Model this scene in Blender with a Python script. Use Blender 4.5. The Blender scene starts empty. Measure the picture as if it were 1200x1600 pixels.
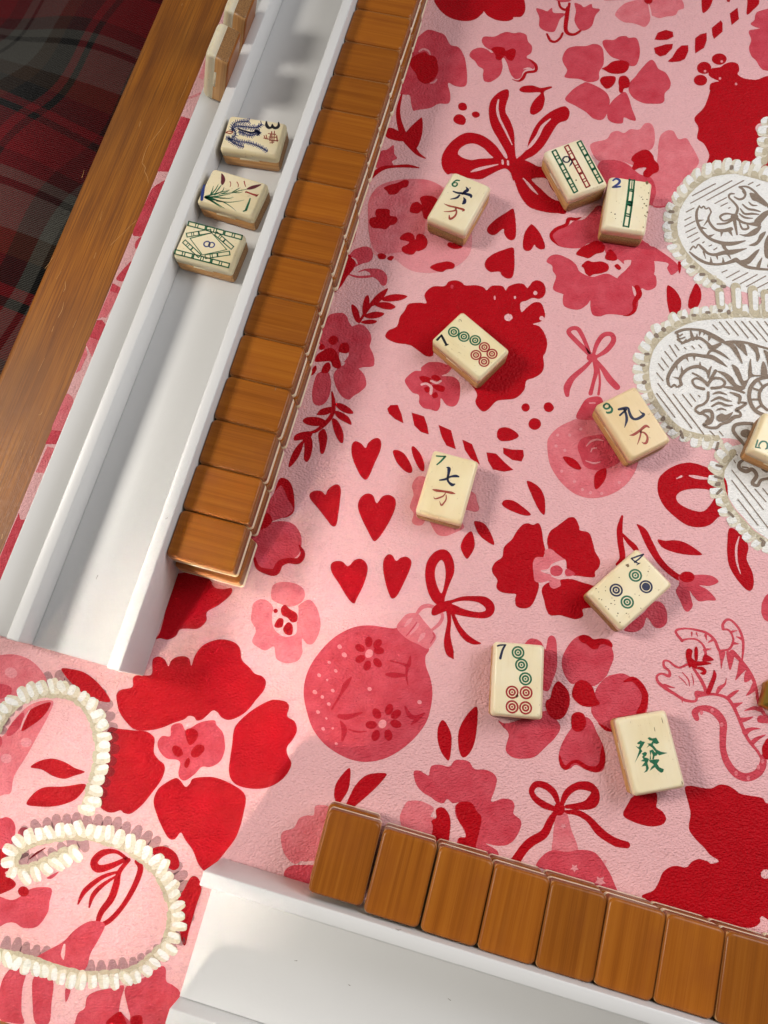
import bpy, bmesh, math, random
from mathutils import Vector, Matrix
from mathutils.geometry import tessellate_polygon
random.seed(7)
MM = 0.001
S = bpy.context.scene
COL = S.collection

# ---------------------------------------------------------------- camera
cam_d = bpy.data.cameras.new('camera')
cam = bpy.data.objects.new('camera', cam_d); COL.objects.link(cam)
cam_d.sensor_width = 36; cam_d.sensor_fit = 'AUTO'; cam_d.lens = 36 * 1202.5 / 1600
cam_d.clip_start = 0.01; cam_d.clip_end = 20
cam.matrix_world = Matrix.Translation((0, 0, 335.65 * MM)) @ Matrix.Rotation(0.274396, 4, 'X') @ Matrix.Rotation(-0.117391, 4, 'Z')
cam_d.dof.use_dof = True; cam_d.dof.focus_distance = 0.345; cam_d.dof.aperture_fstop = 22
S.camera = cam

# ---------------------------------------------------------------- light
A = math.radians(68.45)
U = Vector((math.cos(A), math.sin(A), 0)); V = Vector((math.sin(A), -math.cos(A), 0))
def uvz(u, v, z): return (U * u + V * v + Vector((0, 0, z))) * MM

W = bpy.data.worlds.new('World'); S.world = W; W.use_nodes = True
W.node_tree.nodes['Background'].inputs[0].default_value = (1.0, 0.93, 0.86, 1)
W.node_tree.nodes['Background'].inputs[1].default_value = 0.17

def area(name, az, el, dist, size, size_y, power, col, target=(0, 100, 0), spread=180):
    l = bpy.data.lights.new(name, 'AREA'); l.shape = 'RECTANGLE'; l.size = size; l.size_y = size_y
    l.energy = power; l.color = col; l.spread = math.radians(spread)
    o = bpy.data.objects.new(name, l); COL.objects.link(o)
    a, e = math.radians(az), math.radians(el)
    d = Vector((math.cos(a) * math.cos(e), math.sin(a) * math.cos(e), math.sin(e)))
    t = Vector(target) * MM
    o.location = t + d * dist
    o.rotation_euler = (-d).to_track_quat('-Z', 'Y').to_euler()
    return o
area('window_light', 158, 43, 1.5, 0.36, 0.36, 1.5, (1.0, 0.94, 0.85), (-90, 50, 0), 50)
area('side_window_light', 28, 50, 0.57, 0.35, 0.35, 2.75, (0.975, 0.97, 1.0), (190, 5, 0))
area('near_window_light', 230, 27, 2.4, 0.11, 0.11, 0.085, (1.0, 0.87, 0.73), (-95, 8, 0), 1.9)
S.view_settings.view_transform = 'Standard'; S.view_settings.look = 'None'
S.view_settings.gamma = 1.0
S.view_settings.exposure = 0.0
S.cycles.max_bounces = 6
S.cycles.use_adaptive_sampling = True

# ---------------------------------------------------------------- helpers
def lin(r, g, b):
    f = lambda c: (c / 255) / 12.92 if c / 255 <= 0.04045 else ((c / 255 + 0.055) / 1.055) ** 2.4
    return (f(r), f(g), f(b), 1)
def link(name, me, parent=None, mats=()):
    o = bpy.data.objects.new(name, me); COL.objects.link(o)
    if parent is not None: o.parent = parent
    for m in mats: me.materials.append(m)
    return o
def tag(o, label=None, cat=None, group=None, kind=None):
    if label: o['label'] = label
    if cat: o['category'] = cat
    if group: o['group'] = group
    if kind: o['kind'] = kind
    return o
def mesh_of(bm, name, smooth=True):
    me = bpy.data.meshes.new(name); bm.normal_update(); bm.to_mesh(me); bm.free()
    if smooth: me.polygons.foreach_set('use_smooth', [True] * len(me.polygons))
    return me
def empty(name, loc=(0, 0, 0), rot=(0, 0, 0)):
    o = bpy.data.objects.new(name, None); COL.objects.link(o); o.empty_display_size = 0.01
    o.location = loc; o.rotation_euler = rot
    return o

class Mat:
    def __init__(s, name):
        s.m = bpy.data.materials.new(name); s.m.use_nodes = True
        s.t = s.m.node_tree; s.b = s.t.nodes['Principled BSDF']
    def n(s, typ, **kw):
        x = s.t.nodes.new(typ)
        for k, v in kw.items():
            if k in x.inputs.keys(): x.inputs[k].default_value = v
            else: setattr(x, k, v)
        return x
    def l(s, a, b): s.t.links.new(a, b)
    def coords(s, scale=(1, 1, 1), rot=(0, 0, 0), out='Object'):
        tc = s.n('ShaderNodeTexCoord'); mp = s.n('ShaderNodeMapping')
        mp.inputs['Scale'].default_value = scale; mp.inputs['Rotation'].default_value = rot
        s.l(tc.outputs[out], mp.inputs['Vector']); return mp.outputs[0]
    def math(s, op, a, b=None, clamp=False):
        x = s.n('ShaderNodeMath', operation=op, use_clamp=clamp)
        for i, q in enumerate((a, b)):
            if q is None: continue
            if hasattr(q, 'is_output'): s.l(q, x.inputs[i])
            else: x.inputs[i].default_value = q
        return x.outputs[0]
    def ramp(s, fac, stops):
        r = s.n('ShaderNodeValToRGB'); e = r.color_ramp.elements
        while len(e) < len(stops): e.new(0.5)
        for q, (p, c) in zip(e, stops): q.position = p; q.color = c if len(c) == 4 else (*c, 1)
        s.l(fac, r.inputs[0]); return r.outputs[0]
    def mix(s, fac, a, b, mode='MIX'):
        x = s.n('ShaderNodeMix', data_type='RGBA', blend_type=mode)
        for k, q in ((0, fac), (6, a), (7, b)):
            if hasattr(q, 'is_output'): s.l(q, x.inputs[k])
            else: x.inputs[k].default_value = q
        return x.outputs[2]
    def noise(s, vec, scale, detail=3, rough=0.5):
        x = s.n('ShaderNodeTexNoise'); x.inputs['Scale'].default_value = scale
        x.inputs['Detail'].default_value = detail; x.inputs['Roughness'].default_value = rough
        s.l(vec, x.inputs['Vector']); return x.outputs[0]
    def bump(s, h, strength, dist, normal=None):
        x = s.n('ShaderNodeBump'); x.inputs['Strength'].default_value = strength; x.inputs['Distance'].default_value = dist
        s.l(h, x.inputs['Height'])
        if normal is not None: s.l(normal, x.inputs['Normal'])
        return x.outputs[0]
    def set(s, **kw):
        for k, v in kw.items():
            k = k.replace('_', ' ')
            if hasattr(v, 'is_output'): s.l(v, s.b.inputs[k])
            else: s.b.inputs[k].default_value = v
        return s.m

# ---------------------------------------------------------------- materials
def leather_bump(M):
    """pebbled grain and long creases shared by the mat and every ink printed on it"""
    v = M.coords()
    wob = M.n('ShaderNodeTexNoise'); wob.inputs['Scale'].default_value = 260; wob.inputs['Detail'].default_value = 2
    M.l(v, wob.inputs['Vector'])
    va = M.n('ShaderNodeVectorMath', operation='MULTIPLY_ADD')
    M.l(wob.outputs['Color'], va.inputs[0]); va.inputs[1].default_value = (0.0010,) * 3; M.l(v, va.inputs[2])
    st = M.n('ShaderNodeMapping'); st.inputs['Scale'].default_value = (0.8, 1.25, 1); st.inputs['Rotation'].default_value = (0, 0, 0.15)
    M.l(va.outputs[0], st.inputs[0])
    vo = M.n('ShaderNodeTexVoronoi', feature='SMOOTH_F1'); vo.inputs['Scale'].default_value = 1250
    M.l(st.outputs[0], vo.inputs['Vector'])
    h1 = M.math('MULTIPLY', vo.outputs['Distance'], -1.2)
    fine = M.noise(v, 2200, 2)
    h2 = M.math('MULTIPLY', fine, 0.35)
    ms = M.n('ShaderNodeMapping'); ms.inputs['Scale'].default_value = (0.5, 1.6, 1); ms.inputs['Rotation'].default_value = (0, 0, -0.25)
    M.l(v, ms.inputs[0])
    cre = M.n('ShaderNodeTexVoronoi', feature='DISTANCE_TO_EDGE'); cre.inputs['Scale'].default_value = 70
    wv = M.n('ShaderNodeVectorMath', operation='MULTIPLY_ADD')
    M.l(wob.outputs['Color'], wv.inputs[0]); wv.inputs[1].default_value = (0.008,) * 3; M.l(ms.outputs[0], wv.inputs[2])
    M.l(wv.outputs[0], cre.inputs['Vector'])
    c = M.math('MULTIPLY', M.math('MINIMUM', cre.outputs['Distance'], 0.02), 4.0)
    h = M.math('ADD', M.math('ADD', h1, h2), c)
    broad = M.noise(v, 32, 2)
    h = M.math('ADD', h, M.math('MULTIPLY', broad, 1.2))
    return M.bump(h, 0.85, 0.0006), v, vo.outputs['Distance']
def ink(name, rgb, rgb2=None, amount=0.5, alpha=1.0):
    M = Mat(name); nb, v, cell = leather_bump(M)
    c1 = lin(*rgb); c2 = lin(*(rgb2 or rgb))
    n1 = M.noise(v, 130, 4, 0.6); n2 = M.noise(v, 1500, 2)
    f = M.math('ADD', M.math('MULTIPLY', M.math('SUBTRACT', n1, 0.5), 2.2 * amount), 0.5, True)
    col = M.mix(f, c1, c2)
    g = M.math('SUBTRACT', M.math('ADD', 0.99, M.math('MULTIPLY', n2, 0.12)), M.math('MULTIPLY', cell, 0.16))  # random ink mottling; grain crevices darkened to put relief shade into the colour
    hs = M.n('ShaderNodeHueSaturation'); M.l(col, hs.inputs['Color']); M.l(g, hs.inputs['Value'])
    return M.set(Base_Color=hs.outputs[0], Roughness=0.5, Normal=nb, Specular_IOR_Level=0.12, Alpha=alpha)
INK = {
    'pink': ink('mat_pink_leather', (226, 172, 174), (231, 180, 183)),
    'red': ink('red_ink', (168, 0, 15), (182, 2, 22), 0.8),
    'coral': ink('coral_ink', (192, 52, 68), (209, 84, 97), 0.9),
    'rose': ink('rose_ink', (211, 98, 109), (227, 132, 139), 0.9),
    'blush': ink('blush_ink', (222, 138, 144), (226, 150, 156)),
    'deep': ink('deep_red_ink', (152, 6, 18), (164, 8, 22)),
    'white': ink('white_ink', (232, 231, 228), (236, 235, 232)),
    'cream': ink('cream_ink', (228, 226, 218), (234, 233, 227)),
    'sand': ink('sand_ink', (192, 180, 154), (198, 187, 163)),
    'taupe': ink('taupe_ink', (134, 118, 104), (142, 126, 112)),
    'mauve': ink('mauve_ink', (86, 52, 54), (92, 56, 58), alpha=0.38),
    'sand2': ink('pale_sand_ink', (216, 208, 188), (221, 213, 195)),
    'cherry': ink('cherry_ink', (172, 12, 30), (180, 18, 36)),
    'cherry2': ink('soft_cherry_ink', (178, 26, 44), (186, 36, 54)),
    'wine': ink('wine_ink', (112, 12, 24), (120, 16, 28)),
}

def m_white():
    M = Mat('white_lacquer'); v = M.coords()
    n = M.noise(v, 900, 3); n2 = M.noise(v, 30, 2)
    c = M.mix(n2, (0.70, 0.705, 0.705, 1), (0.73, 0.735, 0.735, 1))
    return M.set(Base_Color=c, Roughness=0.38, Normal=M.bump(n, 0.12, 0.0002))
def m_wood():
    M = Mat('varnished_pine'); v = M.coords(rot=(0, 0, -A))
    def sc(x, y): 
        mp = M.n('ShaderNodeMapping'); mp.inputs['Scale'].default_value = (x, y, 1); M.l(v, mp.inputs[0]); return mp.outputs[0]
    big = M.noise(sc(9, 95), 1, 4, 0.6); fine = M.noise(sc(22, 1500), 1, 3, 0.6); pore = M.noise(sc(90, 3600), 1, 2)
    cl = M.noise(v, 14, 2)
    c = M.ramp(big, [(0.28, lin(128, 70, 16)), (0.5, lin(170, 102, 24)), (0.72, lin(188, 120, 36))])
    c = M.mix(M.ramp(fine, [(0.36, (0, 0, 0)), (0.68, (.75, .75, .75))]), c, lin(92, 48, 14))
    c = M.mix(M.math('MULTIPLY', M.math('GREATER_THAN', pore, 0.66), 0.25), c, lin(70, 36, 14))
    c = M.mix(M.ramp(cl, [(0.35, (0, 0, 0)), (0.7, (.55, .55, .55))]), c, lin(118, 74, 36))
    h = M.math('ADD', fine, M.math('MULTIPLY', pore, 0.5))
    sp = M.noise(v, 700, 2)
    return M.set(Base_Color=c, Roughness=M.math('ADD', 0.4, M.math('MULTIPLY', sp, 0.18)), Normal=M.bump(h, 0.25, 0.0003), Specular_IOR_Level=0.3)
def m_scratch():
    M = Mat('scratched_varnish'); v = M.coords(); n = M.noise(v, 500, 2)
    return M.set(Base_Color=M.mix(n, lin(178, 122, 62), lin(200, 150, 92)), Roughness=0.5)
def m_bamboo_back():
    M = Mat('amber_bamboo_skin'); 
    oi = M.n('ShaderNodeObjectInfo'); tc = M.n('ShaderNodeTexCoord')
    va = M.n('ShaderNodeVectorMath', operation='MULTIPLY_ADD'); M.l(oi.outputs['Random'], va.inputs[0])
    va.inputs[1].default_value = (0.7, 0.9, 0.3); M.l(tc.outputs['Object'], va.inputs[2])
    def sc(x, y):
        mp = M.n('ShaderNodeMapping'); mp.inputs['Scale'].default_value = (x, y, 20); M.l(va.outputs[0], mp.inputs[0]); return mp.outputs[0]
    s1 = M.noise(sc(2600, 22), 1, 2, 0.6); s2 = M.noise(sc(520, 9), 1, 2); blotch = M.noise(sc(90, 60), 1, 2)
    c = M.ramp(s2, [(0.25, lin(136, 74, 12)), (0.5, lin(150, 84, 17)), (0.75, lin(162, 96, 24))])
    c = M.mix(M.ramp(s1, [(0.5, (0, 0, 0)), (0.78, (.32, .32, .32))]), c, lin(178, 112, 44))
    c = M.mix(M.ramp(s1, [(0.24, (.3, .3, .3)), (0.46, (0, 0, 0))]), c, lin(104, 50, 8))
    c = M.mix(M.ramp(blotch, [(0.5, (0, 0, 0)), (0.75, (.35, .35, .35))]), c, lin(130, 66, 18))
    hs = M.n('ShaderNodeHueSaturation'); M.l(c, hs.inputs['Color'])
    M.l(M.math('ADD', 0.86, M.math('MULTIPLY', oi.outputs['Random'], 0.24)), hs.inputs['Value'])
    r = M.math('ADD', 0.24, M.math('MULTIPLY', blotch, 0.22))
    return M.set(Base_Color=hs.outputs[0], Roughness=r, Normal=M.bump(s1, 0.1, 0.0002), Specular_IOR_Level=0.32)
def m_bamboo_side():
    M = Mat('cut_bamboo')
    tc = M.n('ShaderNodeTexCoord'); oi = M.n('ShaderNodeObjectInfo')
    va = M.n('ShaderNodeVectorMath', operation='MULTIPLY_ADD'); M.l(oi.outputs['Random'], va.inputs[0])
    va.inputs[1].default_value = (0.7, 0.9, 0.3); M.l(tc.outputs['Object'], va.inputs[2])
    def sc(x, y, z):
        mp = M.n('ShaderNodeMapping'); mp.inputs['Scale'].default_value = (x, y, z); M.l(va.outputs[0], mp.inputs[0]); return mp.outputs[0]
    s1 = M.noise(sc(900, 25, 1600), 1, 3, 0.6); dots = M.noise(sc(2400, 60, 2400), 1, 2)
    nx = M.n('ShaderNodeSeparateXYZ'); M.l(tc.outputs['Normal'], nx.inputs[0])
    end = M.math('GREATER_THAN', M.math('ABSOLUTE', nx.outputs[1]), 0.72)
    side = M.ramp(s1, [(0.3, lin(172, 120, 70)), (0.5, lin(192, 143, 90)), (0.7, lin(208, 162, 108))])
    grain = M.ramp(dots, [(0.3, lin(104, 72, 42)), (0.6, lin(158, 116, 72)), (0.75, lin(176, 134, 88))])
    c = M.mix(end, side, grain)
    return M.set(Base_Color=c, Roughness=0.45, Normal=M.bump(s1, 0.2, 0.0002))
def m_bone():
    M = Mat('yellowed_bone')
    tc = M.n('ShaderNodeTexCoord'); oi = M.n('ShaderNodeObjectInfo')
    va = M.n('ShaderNodeVectorMath', operation='MULTIPLY_ADD'); M.l(oi.outputs['Random'], va.inputs[0])
    va.inputs[1].default_value = (0.7, 0.9, 0.3); M.l(tc.outputs['Object'], va.inputs[2])
    def sc(x, y):
        mp = M.n('ShaderNodeMapping'); mp.inputs['Scale'].default_value = (x, y, 400); M.l(va.outputs[0], mp.inputs[0]); return mp.outputs[0]
    cl = M.noise(sc(70, 40), 1, 3); st = M.noise(sc(700, 60), 1, 3, 0.6); sp = M.noise(sc(1500, 620), 1, 2); area_ = M.noise(sc(120, 90), 1, 1)
    c = M.mix(M.ramp(cl, [(0.35, (0, 0, 0)), (0.7, (1, 1, 1))]), lin(236, 226, 199), lin(228, 213, 177))
    c = M.mix(M.ramp(st, [(0.55, (0, 0, 0)), (0.85, (.25, .25, .25))]), c, lin(204, 180, 132))
    speck = M.math('MULTIPLY', M.math('GREATER_THAN', sp, 0.685), M.math('GREATER_THAN', area_, 0.52))
    c = M.mix(M.math('MULTIPLY', speck, 0.4), c, lin(150, 122, 78))
    c = M.mix(1.0, c, oi.outputs['Color'], 'MULTIPLY')
    return M.set(Base_Color=c, Roughness=0.33, Normal=M.bump(M.math('SUBTRACT', st, M.math('MULTIPLY', speck, 0.6)), 0.12, 0.0002), Subsurface_Weight=0.12, Subsurface_Radius=(0.004, 0.003, 0.0015), Subsurface_Scale=0.5)
def m_paint(name, rgb):
    M = Mat(name); v = M.coords(); n = M.noise(v, 900, 3); n2 = M.noise(v, 2600, 2)
    c = M.mix(M.ramp(n, [(0.4, (0, 0, 0)), (0.75, (.3, .3, .3))]), lin(*rgb), lin(*[min(255, q + 50) for q in rgb]))
    return M.set(Base_Color=c, Roughness=0.42)
def m_brass():
    M = Mat('polished_brass'); v = M.coords(); n = M.noise(v, 220, 3)
    return M.set(Base_Color=M.mix(n, lin(150, 118, 48), lin(196, 160, 78)), Metallic=1.0, Roughness=0.34)
def m_plaid():
    M = Mat('plaid_wool'); v = M.coords(rot=(0, 0, -math.radians(64)))
    sx = M.n('ShaderNodeSeparateXYZ'); wob = M.noise(v, 6, 2)
    M.l(v, sx.inputs[0])
    def band(axis, period, off, stops):
        p = M.math('ADD', M.math('DIVIDE', sx.outputs[axis], period), M.math('ADD', off, M.math('MULTIPLY', wob, 0.02)))
        return M.ramp(M.math('FRACT', p), stops)
    r, k, g, d, b = lin(138, 6, 22), lin(9, 10, 10), lin(98, 98, 92), lin(84, 4, 14), lin(66, 46, 28)
    def hard(seq):
        out = []; x = 0
        for w, c in seq: out.append((x, c)); x += w
        return out
    a1 = band(0, 0.15, 0.1, hard([(.24, r), (.05, k), (.06, r), (.14, k), (.12, b), (.2, g), (.04, k), (.06, g), (.09, d)]))
    a2 = band(1, 0.14, 0.35, hard([(.26, r), (.04, k), (.05, r), (.13, k), (.1, b), (.2, g), (.03, k), (.07, g), (.12, d)]))
    for nd in M.t.nodes:
        if nd.bl_idname == 'ShaderNodeValToRGB': nd.color_ramp.interpolation = 'CONSTANT' if len(nd.color_ramp.elements) > 3 else nd.color_ramp.interpolation
    tw = M.n('ShaderNodeTexWave', wave_type='BANDS', bands_direction='DIAGONAL'); tw.inputs['Scale'].default_value = 260; M.l(v, tw.inputs[0])
    f = M.ramp(tw.outputs[1], [(0.4, (0.25, 0.25, 0.25)), (0.6, (0.75, 0.75, 0.75))])
    c = M.mix(f, a1, a2)
    fuzz = M.noise(v, 900, 4, 0.7)
    hs = M.n('ShaderNodeHueSaturation'); M.l(c, hs.inputs['Color']); M.l(M.math('ADD', 0.6, M.math('MULTIPLY', fuzz, 0.8)), hs.inputs['Value'])
    return M.set(Base_Color=hs.outputs[0], Roughness=0.95, Normal=M.bump(M.math('ADD', fuzz, tw.outputs[1]), 0.6, 0.0012), Specular_IOR_Level=0.1, Sheen_Weight=0.15)
def m_floor():
    M = Mat('dark_floor'); v = M.coords(scale=(3, 30, 1)); n = M.noise(v, 1, 3)
    return M.set(Base_Color=M.mix(n, lin(40, 26, 18), lin(66, 44, 30)), Roughness=0.5)
WHITE, WOOD, SCR, BACK, SIDE, BONE, BRASS, PLAID, FLOOR = m_white(), m_wood(), m_scratch(), m_bamboo_back(), m_bamboo_side(), m_bone(), m_brass(), m_plaid(), m_floor()
PAINT = {'navy': m_paint('navy_paint', (11, 19, 56)), 'green': m_paint('green_paint', (4, 90, 57)), 'red': m_paint('red_paint', (150, 22, 24)),
         'black': m_paint('black_paint', (20, 20, 30)), 'blue': m_paint('blue_paint', (38, 56, 120)), 'maroon': m_paint('maroon_paint', (92, 30, 42)),
         'brick': m_paint('brick_paint', (150, 52, 34)), 'stain': m_paint('brown_stain', (112, 90, 56)), 'pale': m_paint('pale_paint', (196, 130, 110))}

# ---------------------------------------------------------------- setting: floor, table, mat
bm = bmesh.new(); bmesh.ops.create_grid(bm, x_segments=1, y_segments=1, size=4)
fl = link('floor', mesh_of(bm, 'floor', False), None, [FLOOR]); fl.location = (0, 0, -0.75); tag(fl, kind='structure')

def prism(pts, h0, h1, place, name, mats, parent=None, bevel=0.0, seg=2, closed=True):
    """extrude the outline PTS (a, b) between H0 and H1; PLACE maps (a, b, h) to a point"""
    bm = bmesh.new()
    r0 = [bm.verts.new(place(a, b, h0)) for a, b in pts]; r1 = [bm.verts.new(place(a, b, h1)) for a, b in pts]
    n = len(pts)
    for i in range(n): bm.faces.new((r0[i], r0[(i + 1) % n], r1[(i + 1) % n], r1[i]))
    bm.faces.new(r0[::-1]); bm.faces.new(r1)
    bmesh.ops.recalc_face_normals(bm, faces=bm.faces)
    if bevel: bmesh.ops.bevel(bm, geom=list(bm.edges), offset=bevel * MM, segments=seg, affect='EDGES', profile=0.5, clamp_overlap=True)
    me = mesh_of(bm, name, bevel > 0)
    o = link(name, me, parent, mats)
    return o

table = empty('wooden_table', uvz(150, 60, -2)); tag(table, 'varnished amber wooden table with scratched edge under the patterned mat', 'table')
TI = Matrix.Translation(-uvz(150, 60, -2))
def under(o, root):
    o.parent = root; o.matrix_parent_inverse = Matrix.Translation(-Vector(root.location)) if root.rotation_euler.z == 0 else root.matrix_basis.inverted(); return o
top = prism([(-190, -236.5), (620, -236.5), (620, 420), (-190, 420)], -30, -2, lambda a, b, h: uvz(a, b, h), 'tabletop', [WOOD], None, 4.5, 4)
under(top, table)
ap = prism([(-160, -206), (590, -206), (590, 390), (-160, 390)], -95, -30.3, lambda a, b, h: uvz(a, b, h), 'apron', [WOOD]); under(ap, table)
for k, (a, b) in enumerate(((-120, -170), (550, -170), (550, 350), (-120, 350))):
    q = prism([(a - 32, b - 32), (a + 32, b - 32), (a + 32, b + 32), (a - 32, b + 32)], -750, -95.3, lambda a, b, h: uvz(a, b, h), 'leg', [WOOD], None, 4); under(q, table)

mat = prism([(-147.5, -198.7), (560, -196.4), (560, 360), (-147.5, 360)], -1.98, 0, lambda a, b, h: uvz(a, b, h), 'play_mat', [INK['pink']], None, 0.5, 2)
tag(mat, 'pink leather-look game mat printed with red flowers, hearts, bows and tigers on the table', 'game mat')
mat.data.polygons.foreach_set('use_smooth', [False] * len(mat.data.polygons))

# plaid blanket hanging beside the table
bm = bmesh.new(); bmesh.ops.create_grid(bm, x_segments=110, y_segments=70, size=0.5)
for w in bm.verts:
    x, y = w.co.x * 900, w.co.y * 480
    z = -150 + 16 * math.sin(x / 70 + y / 120) + 12 * math.sin(y / 46 + 0.7 * math.sin(x / 90)) + 5 * math.sin(x / 23 + y / 31)
    w.co = uvz(180 + x, -440 + y, z)
pl = link('plaid_blanket', mesh_of(bm, 'plaid_blanket'), None, [PLAID])
sm = pl.modifiers.new('thickness', 'SOLIDIFY'); sm.thickness = 0.004
tag(pl, 'red, black and grey plaid wool blanket in shade below the table edge', 'blanket')

# scratches in the varnish of the table edge
def ribbon(bm, pts, z, mi=0, cap=True):
    """flat tapered stroke along PTS (x, y, width) at height Z, rounded ends"""
    P = [Vector((p[0], p[1])) for p in pts]; Wd = [p[2] / 2 for p in pts]; n = len(P)
    Lf, Rt = [], []
    for i in range(n):
        d = (P[min(i + 1, n - 1)] - P[max(i - 1, 0)])
        if d.length < 1e-9: d = Vector((1, 0))
        d.normalize(); nn = Vector((-d.y, d.x))
        Lf.append(P[i] + nn * Wd[i]); Rt.append(P[i] - nn * Wd[i])
    def vv(q): return bm.verts.new((q.x * MM, q.y * MM, z * MM))
    L_, R_ = [vv(q) for q in Lf], [vv(q) for q in Rt]
    for i in range(n - 1):
        f = bm.faces.new((R_[i], R_[i + 1], L_[i + 1], L_[i])); f.material_index = mi
    if cap:
        for i, s in ((0, -1), (n - 1, 1)):
            w = Wd[i]
            if w < 0.04: continue
            d = (P[min(i + 1, n - 1)] - P[max(i - 1, 0)]).normalized() * s
            nn = Vector((-d.y, d.x)) * w
            arc = [P[i] + nn * math.cos(t) + d * w * math.sin(t) for t in [math.pi * k / 6 for k in range(7)]]
            f = bm.faces.new([vv(q) for q in arc][::-1]); f.material_index = mi
def curve(pts, sub=6, closed=False):
    """Catmull-Rom through PTS (tuples of any length)"""
    n = len(pts); out = []
    if n < 3 and not closed:
        return [tuple(a + (b - a) * t / sub for a, b in zip(pts[0], pts[1])) for t in range(sub + 1)]
    rng = range(n) if closed else range(n - 1)
    for i in rng:
        g = lambda k: pts[k % n] if closed else pts[max(0, min(n - 1, k))]
        p0, p1, p2, p3 = g(i - 1), g(i), g(i + 1), g(i + 2)
        for s in range(sub):
            t = s / sub
            out.append(tuple(0.5 * (2 * b + (c - a) * t + (2 * a - 5 * b + 4 * c - d) * t * t + (3 * b - a - 3 * c + d) * t ** 3) for a, b, c, d in zip(p0, p1, p2, p3)))
    if not closed: out.append(tuple(pts[-1]))
    return out
def fill(bm, loops, z, mi=0):
    vs = []; fl_ = []
    for lp in loops:
        for x, y in lp: vs.append(bm.verts.new((x * MM, y * MM, z * MM)))
        fl_.append([Vector((x, y, 0)) for x, y in lp])
    for t in tessellate_polygon(fl_):
        a, b, c = [vs[i] for i in t]
        ar = (b.co.x - a.co.x) * (c.co.y - a.co.y) - (b.co.y - a.co.y) * (c.co.x - a.co.x)
        if abs(ar) < 1e-13: continue
        try: f = bm.faces.new((a, b, c) if ar > 0 else (a, c, b)); f.material_index = mi
        except ValueError: pass
SCRATCH = [
[(-78.1, 353.6, 0.15), (-79.4, 348.6, 0.24), (-82.1, 342.0, 0.21), (-85.2, 336.5, 0.09)],
[(-88.9, 330.2, 0.06), (-92.2, 324.8, 0.18), (-96.2, 318.7, 0.24), (-99.8, 314.2, 0.21), (-102.0, 311.2, 0.18), (-103.8, 306.6, 0.27), (-105.3, 301.1, 0.3)],
[(-105.3, 300.7, 0.24), (-103.7, 297.6, 0.3), (-104.1, 295.3, 0.3), (-102.9, 291.9, 0.3), (-102.3, 287.8, 0.18)],
[(-109.0, 265.9, 0.24), (-112.0, 263.3, 0.24), (-116.4, 258.9, 0.18), (-121.8, 253.9, 0.24), (-122.8, 252.5, 0.12)],
[(-152.1, 250.4, 0.12), (-154.1, 246.9, 0.24), (-156.7, 243.5, 0.12)],
[(-146.2, 234.7, 0.18), (-146.2, 231.0, 0.27), (-147.2, 228.9, 0.18)],
[(-146.9, 223.0, 0.12), (-147.8, 218.8, 0.3), (-149.8, 214.7, 0.24)],
[(-152.0, 210.0, 0.18), (-152.9, 207.3, 0.36)],
[(-157.4, 164.5, 0.24), (-158.3, 163.3, 0.3), (-159.2, 163.4, 0.12)],
[(-105.3, 327.5, 0.3), (-106.4, 324.3, 0.24)],
[(-126.8, 273.8, 0.12), (-128.2, 268.2, 0.18)],
[(-148.2, 240.9, 0.12), (-150.8, 236.8, 0.18)],
[(-162.7, 142.8, 0.18), (-163.3, 139.7, 0.18)],
[(-136.0, 300.9, 0.12), (-137.4, 295.9, 0.18)],
[(-79.5, 405.1, 0.36), (-79.9, 403.8, 0.24)],
[(-165.3, 150.3, 0.12), (-167.3, 145.3, 0.18)],
[(-175.3, 105.8, 0.48), (-175.6, 103.7, 0.3)],
[(-156.4, 193.0, 0.12), (-159.5, 186.5, 0.15)],
[(-130.4, 249.4, 0.24), (-131.5, 246.1, 0.18)],
[(-140.5, 212.1, 0.12), (-142.4, 208.1, 0.15)]]
for s in SCRATCH:
    bm = bmesh.new(); ribbon(bm, curve(s, 4), -1.96)
    o = link('scratch', mesh_of(bm, 'scratch', False), None, [SCR]); o.parent = top; o.matrix_parent_inverse = Matrix.Translation(-Vector(table.location)).inverted() @ Matrix.Translation(-Vector(table.location))

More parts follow.
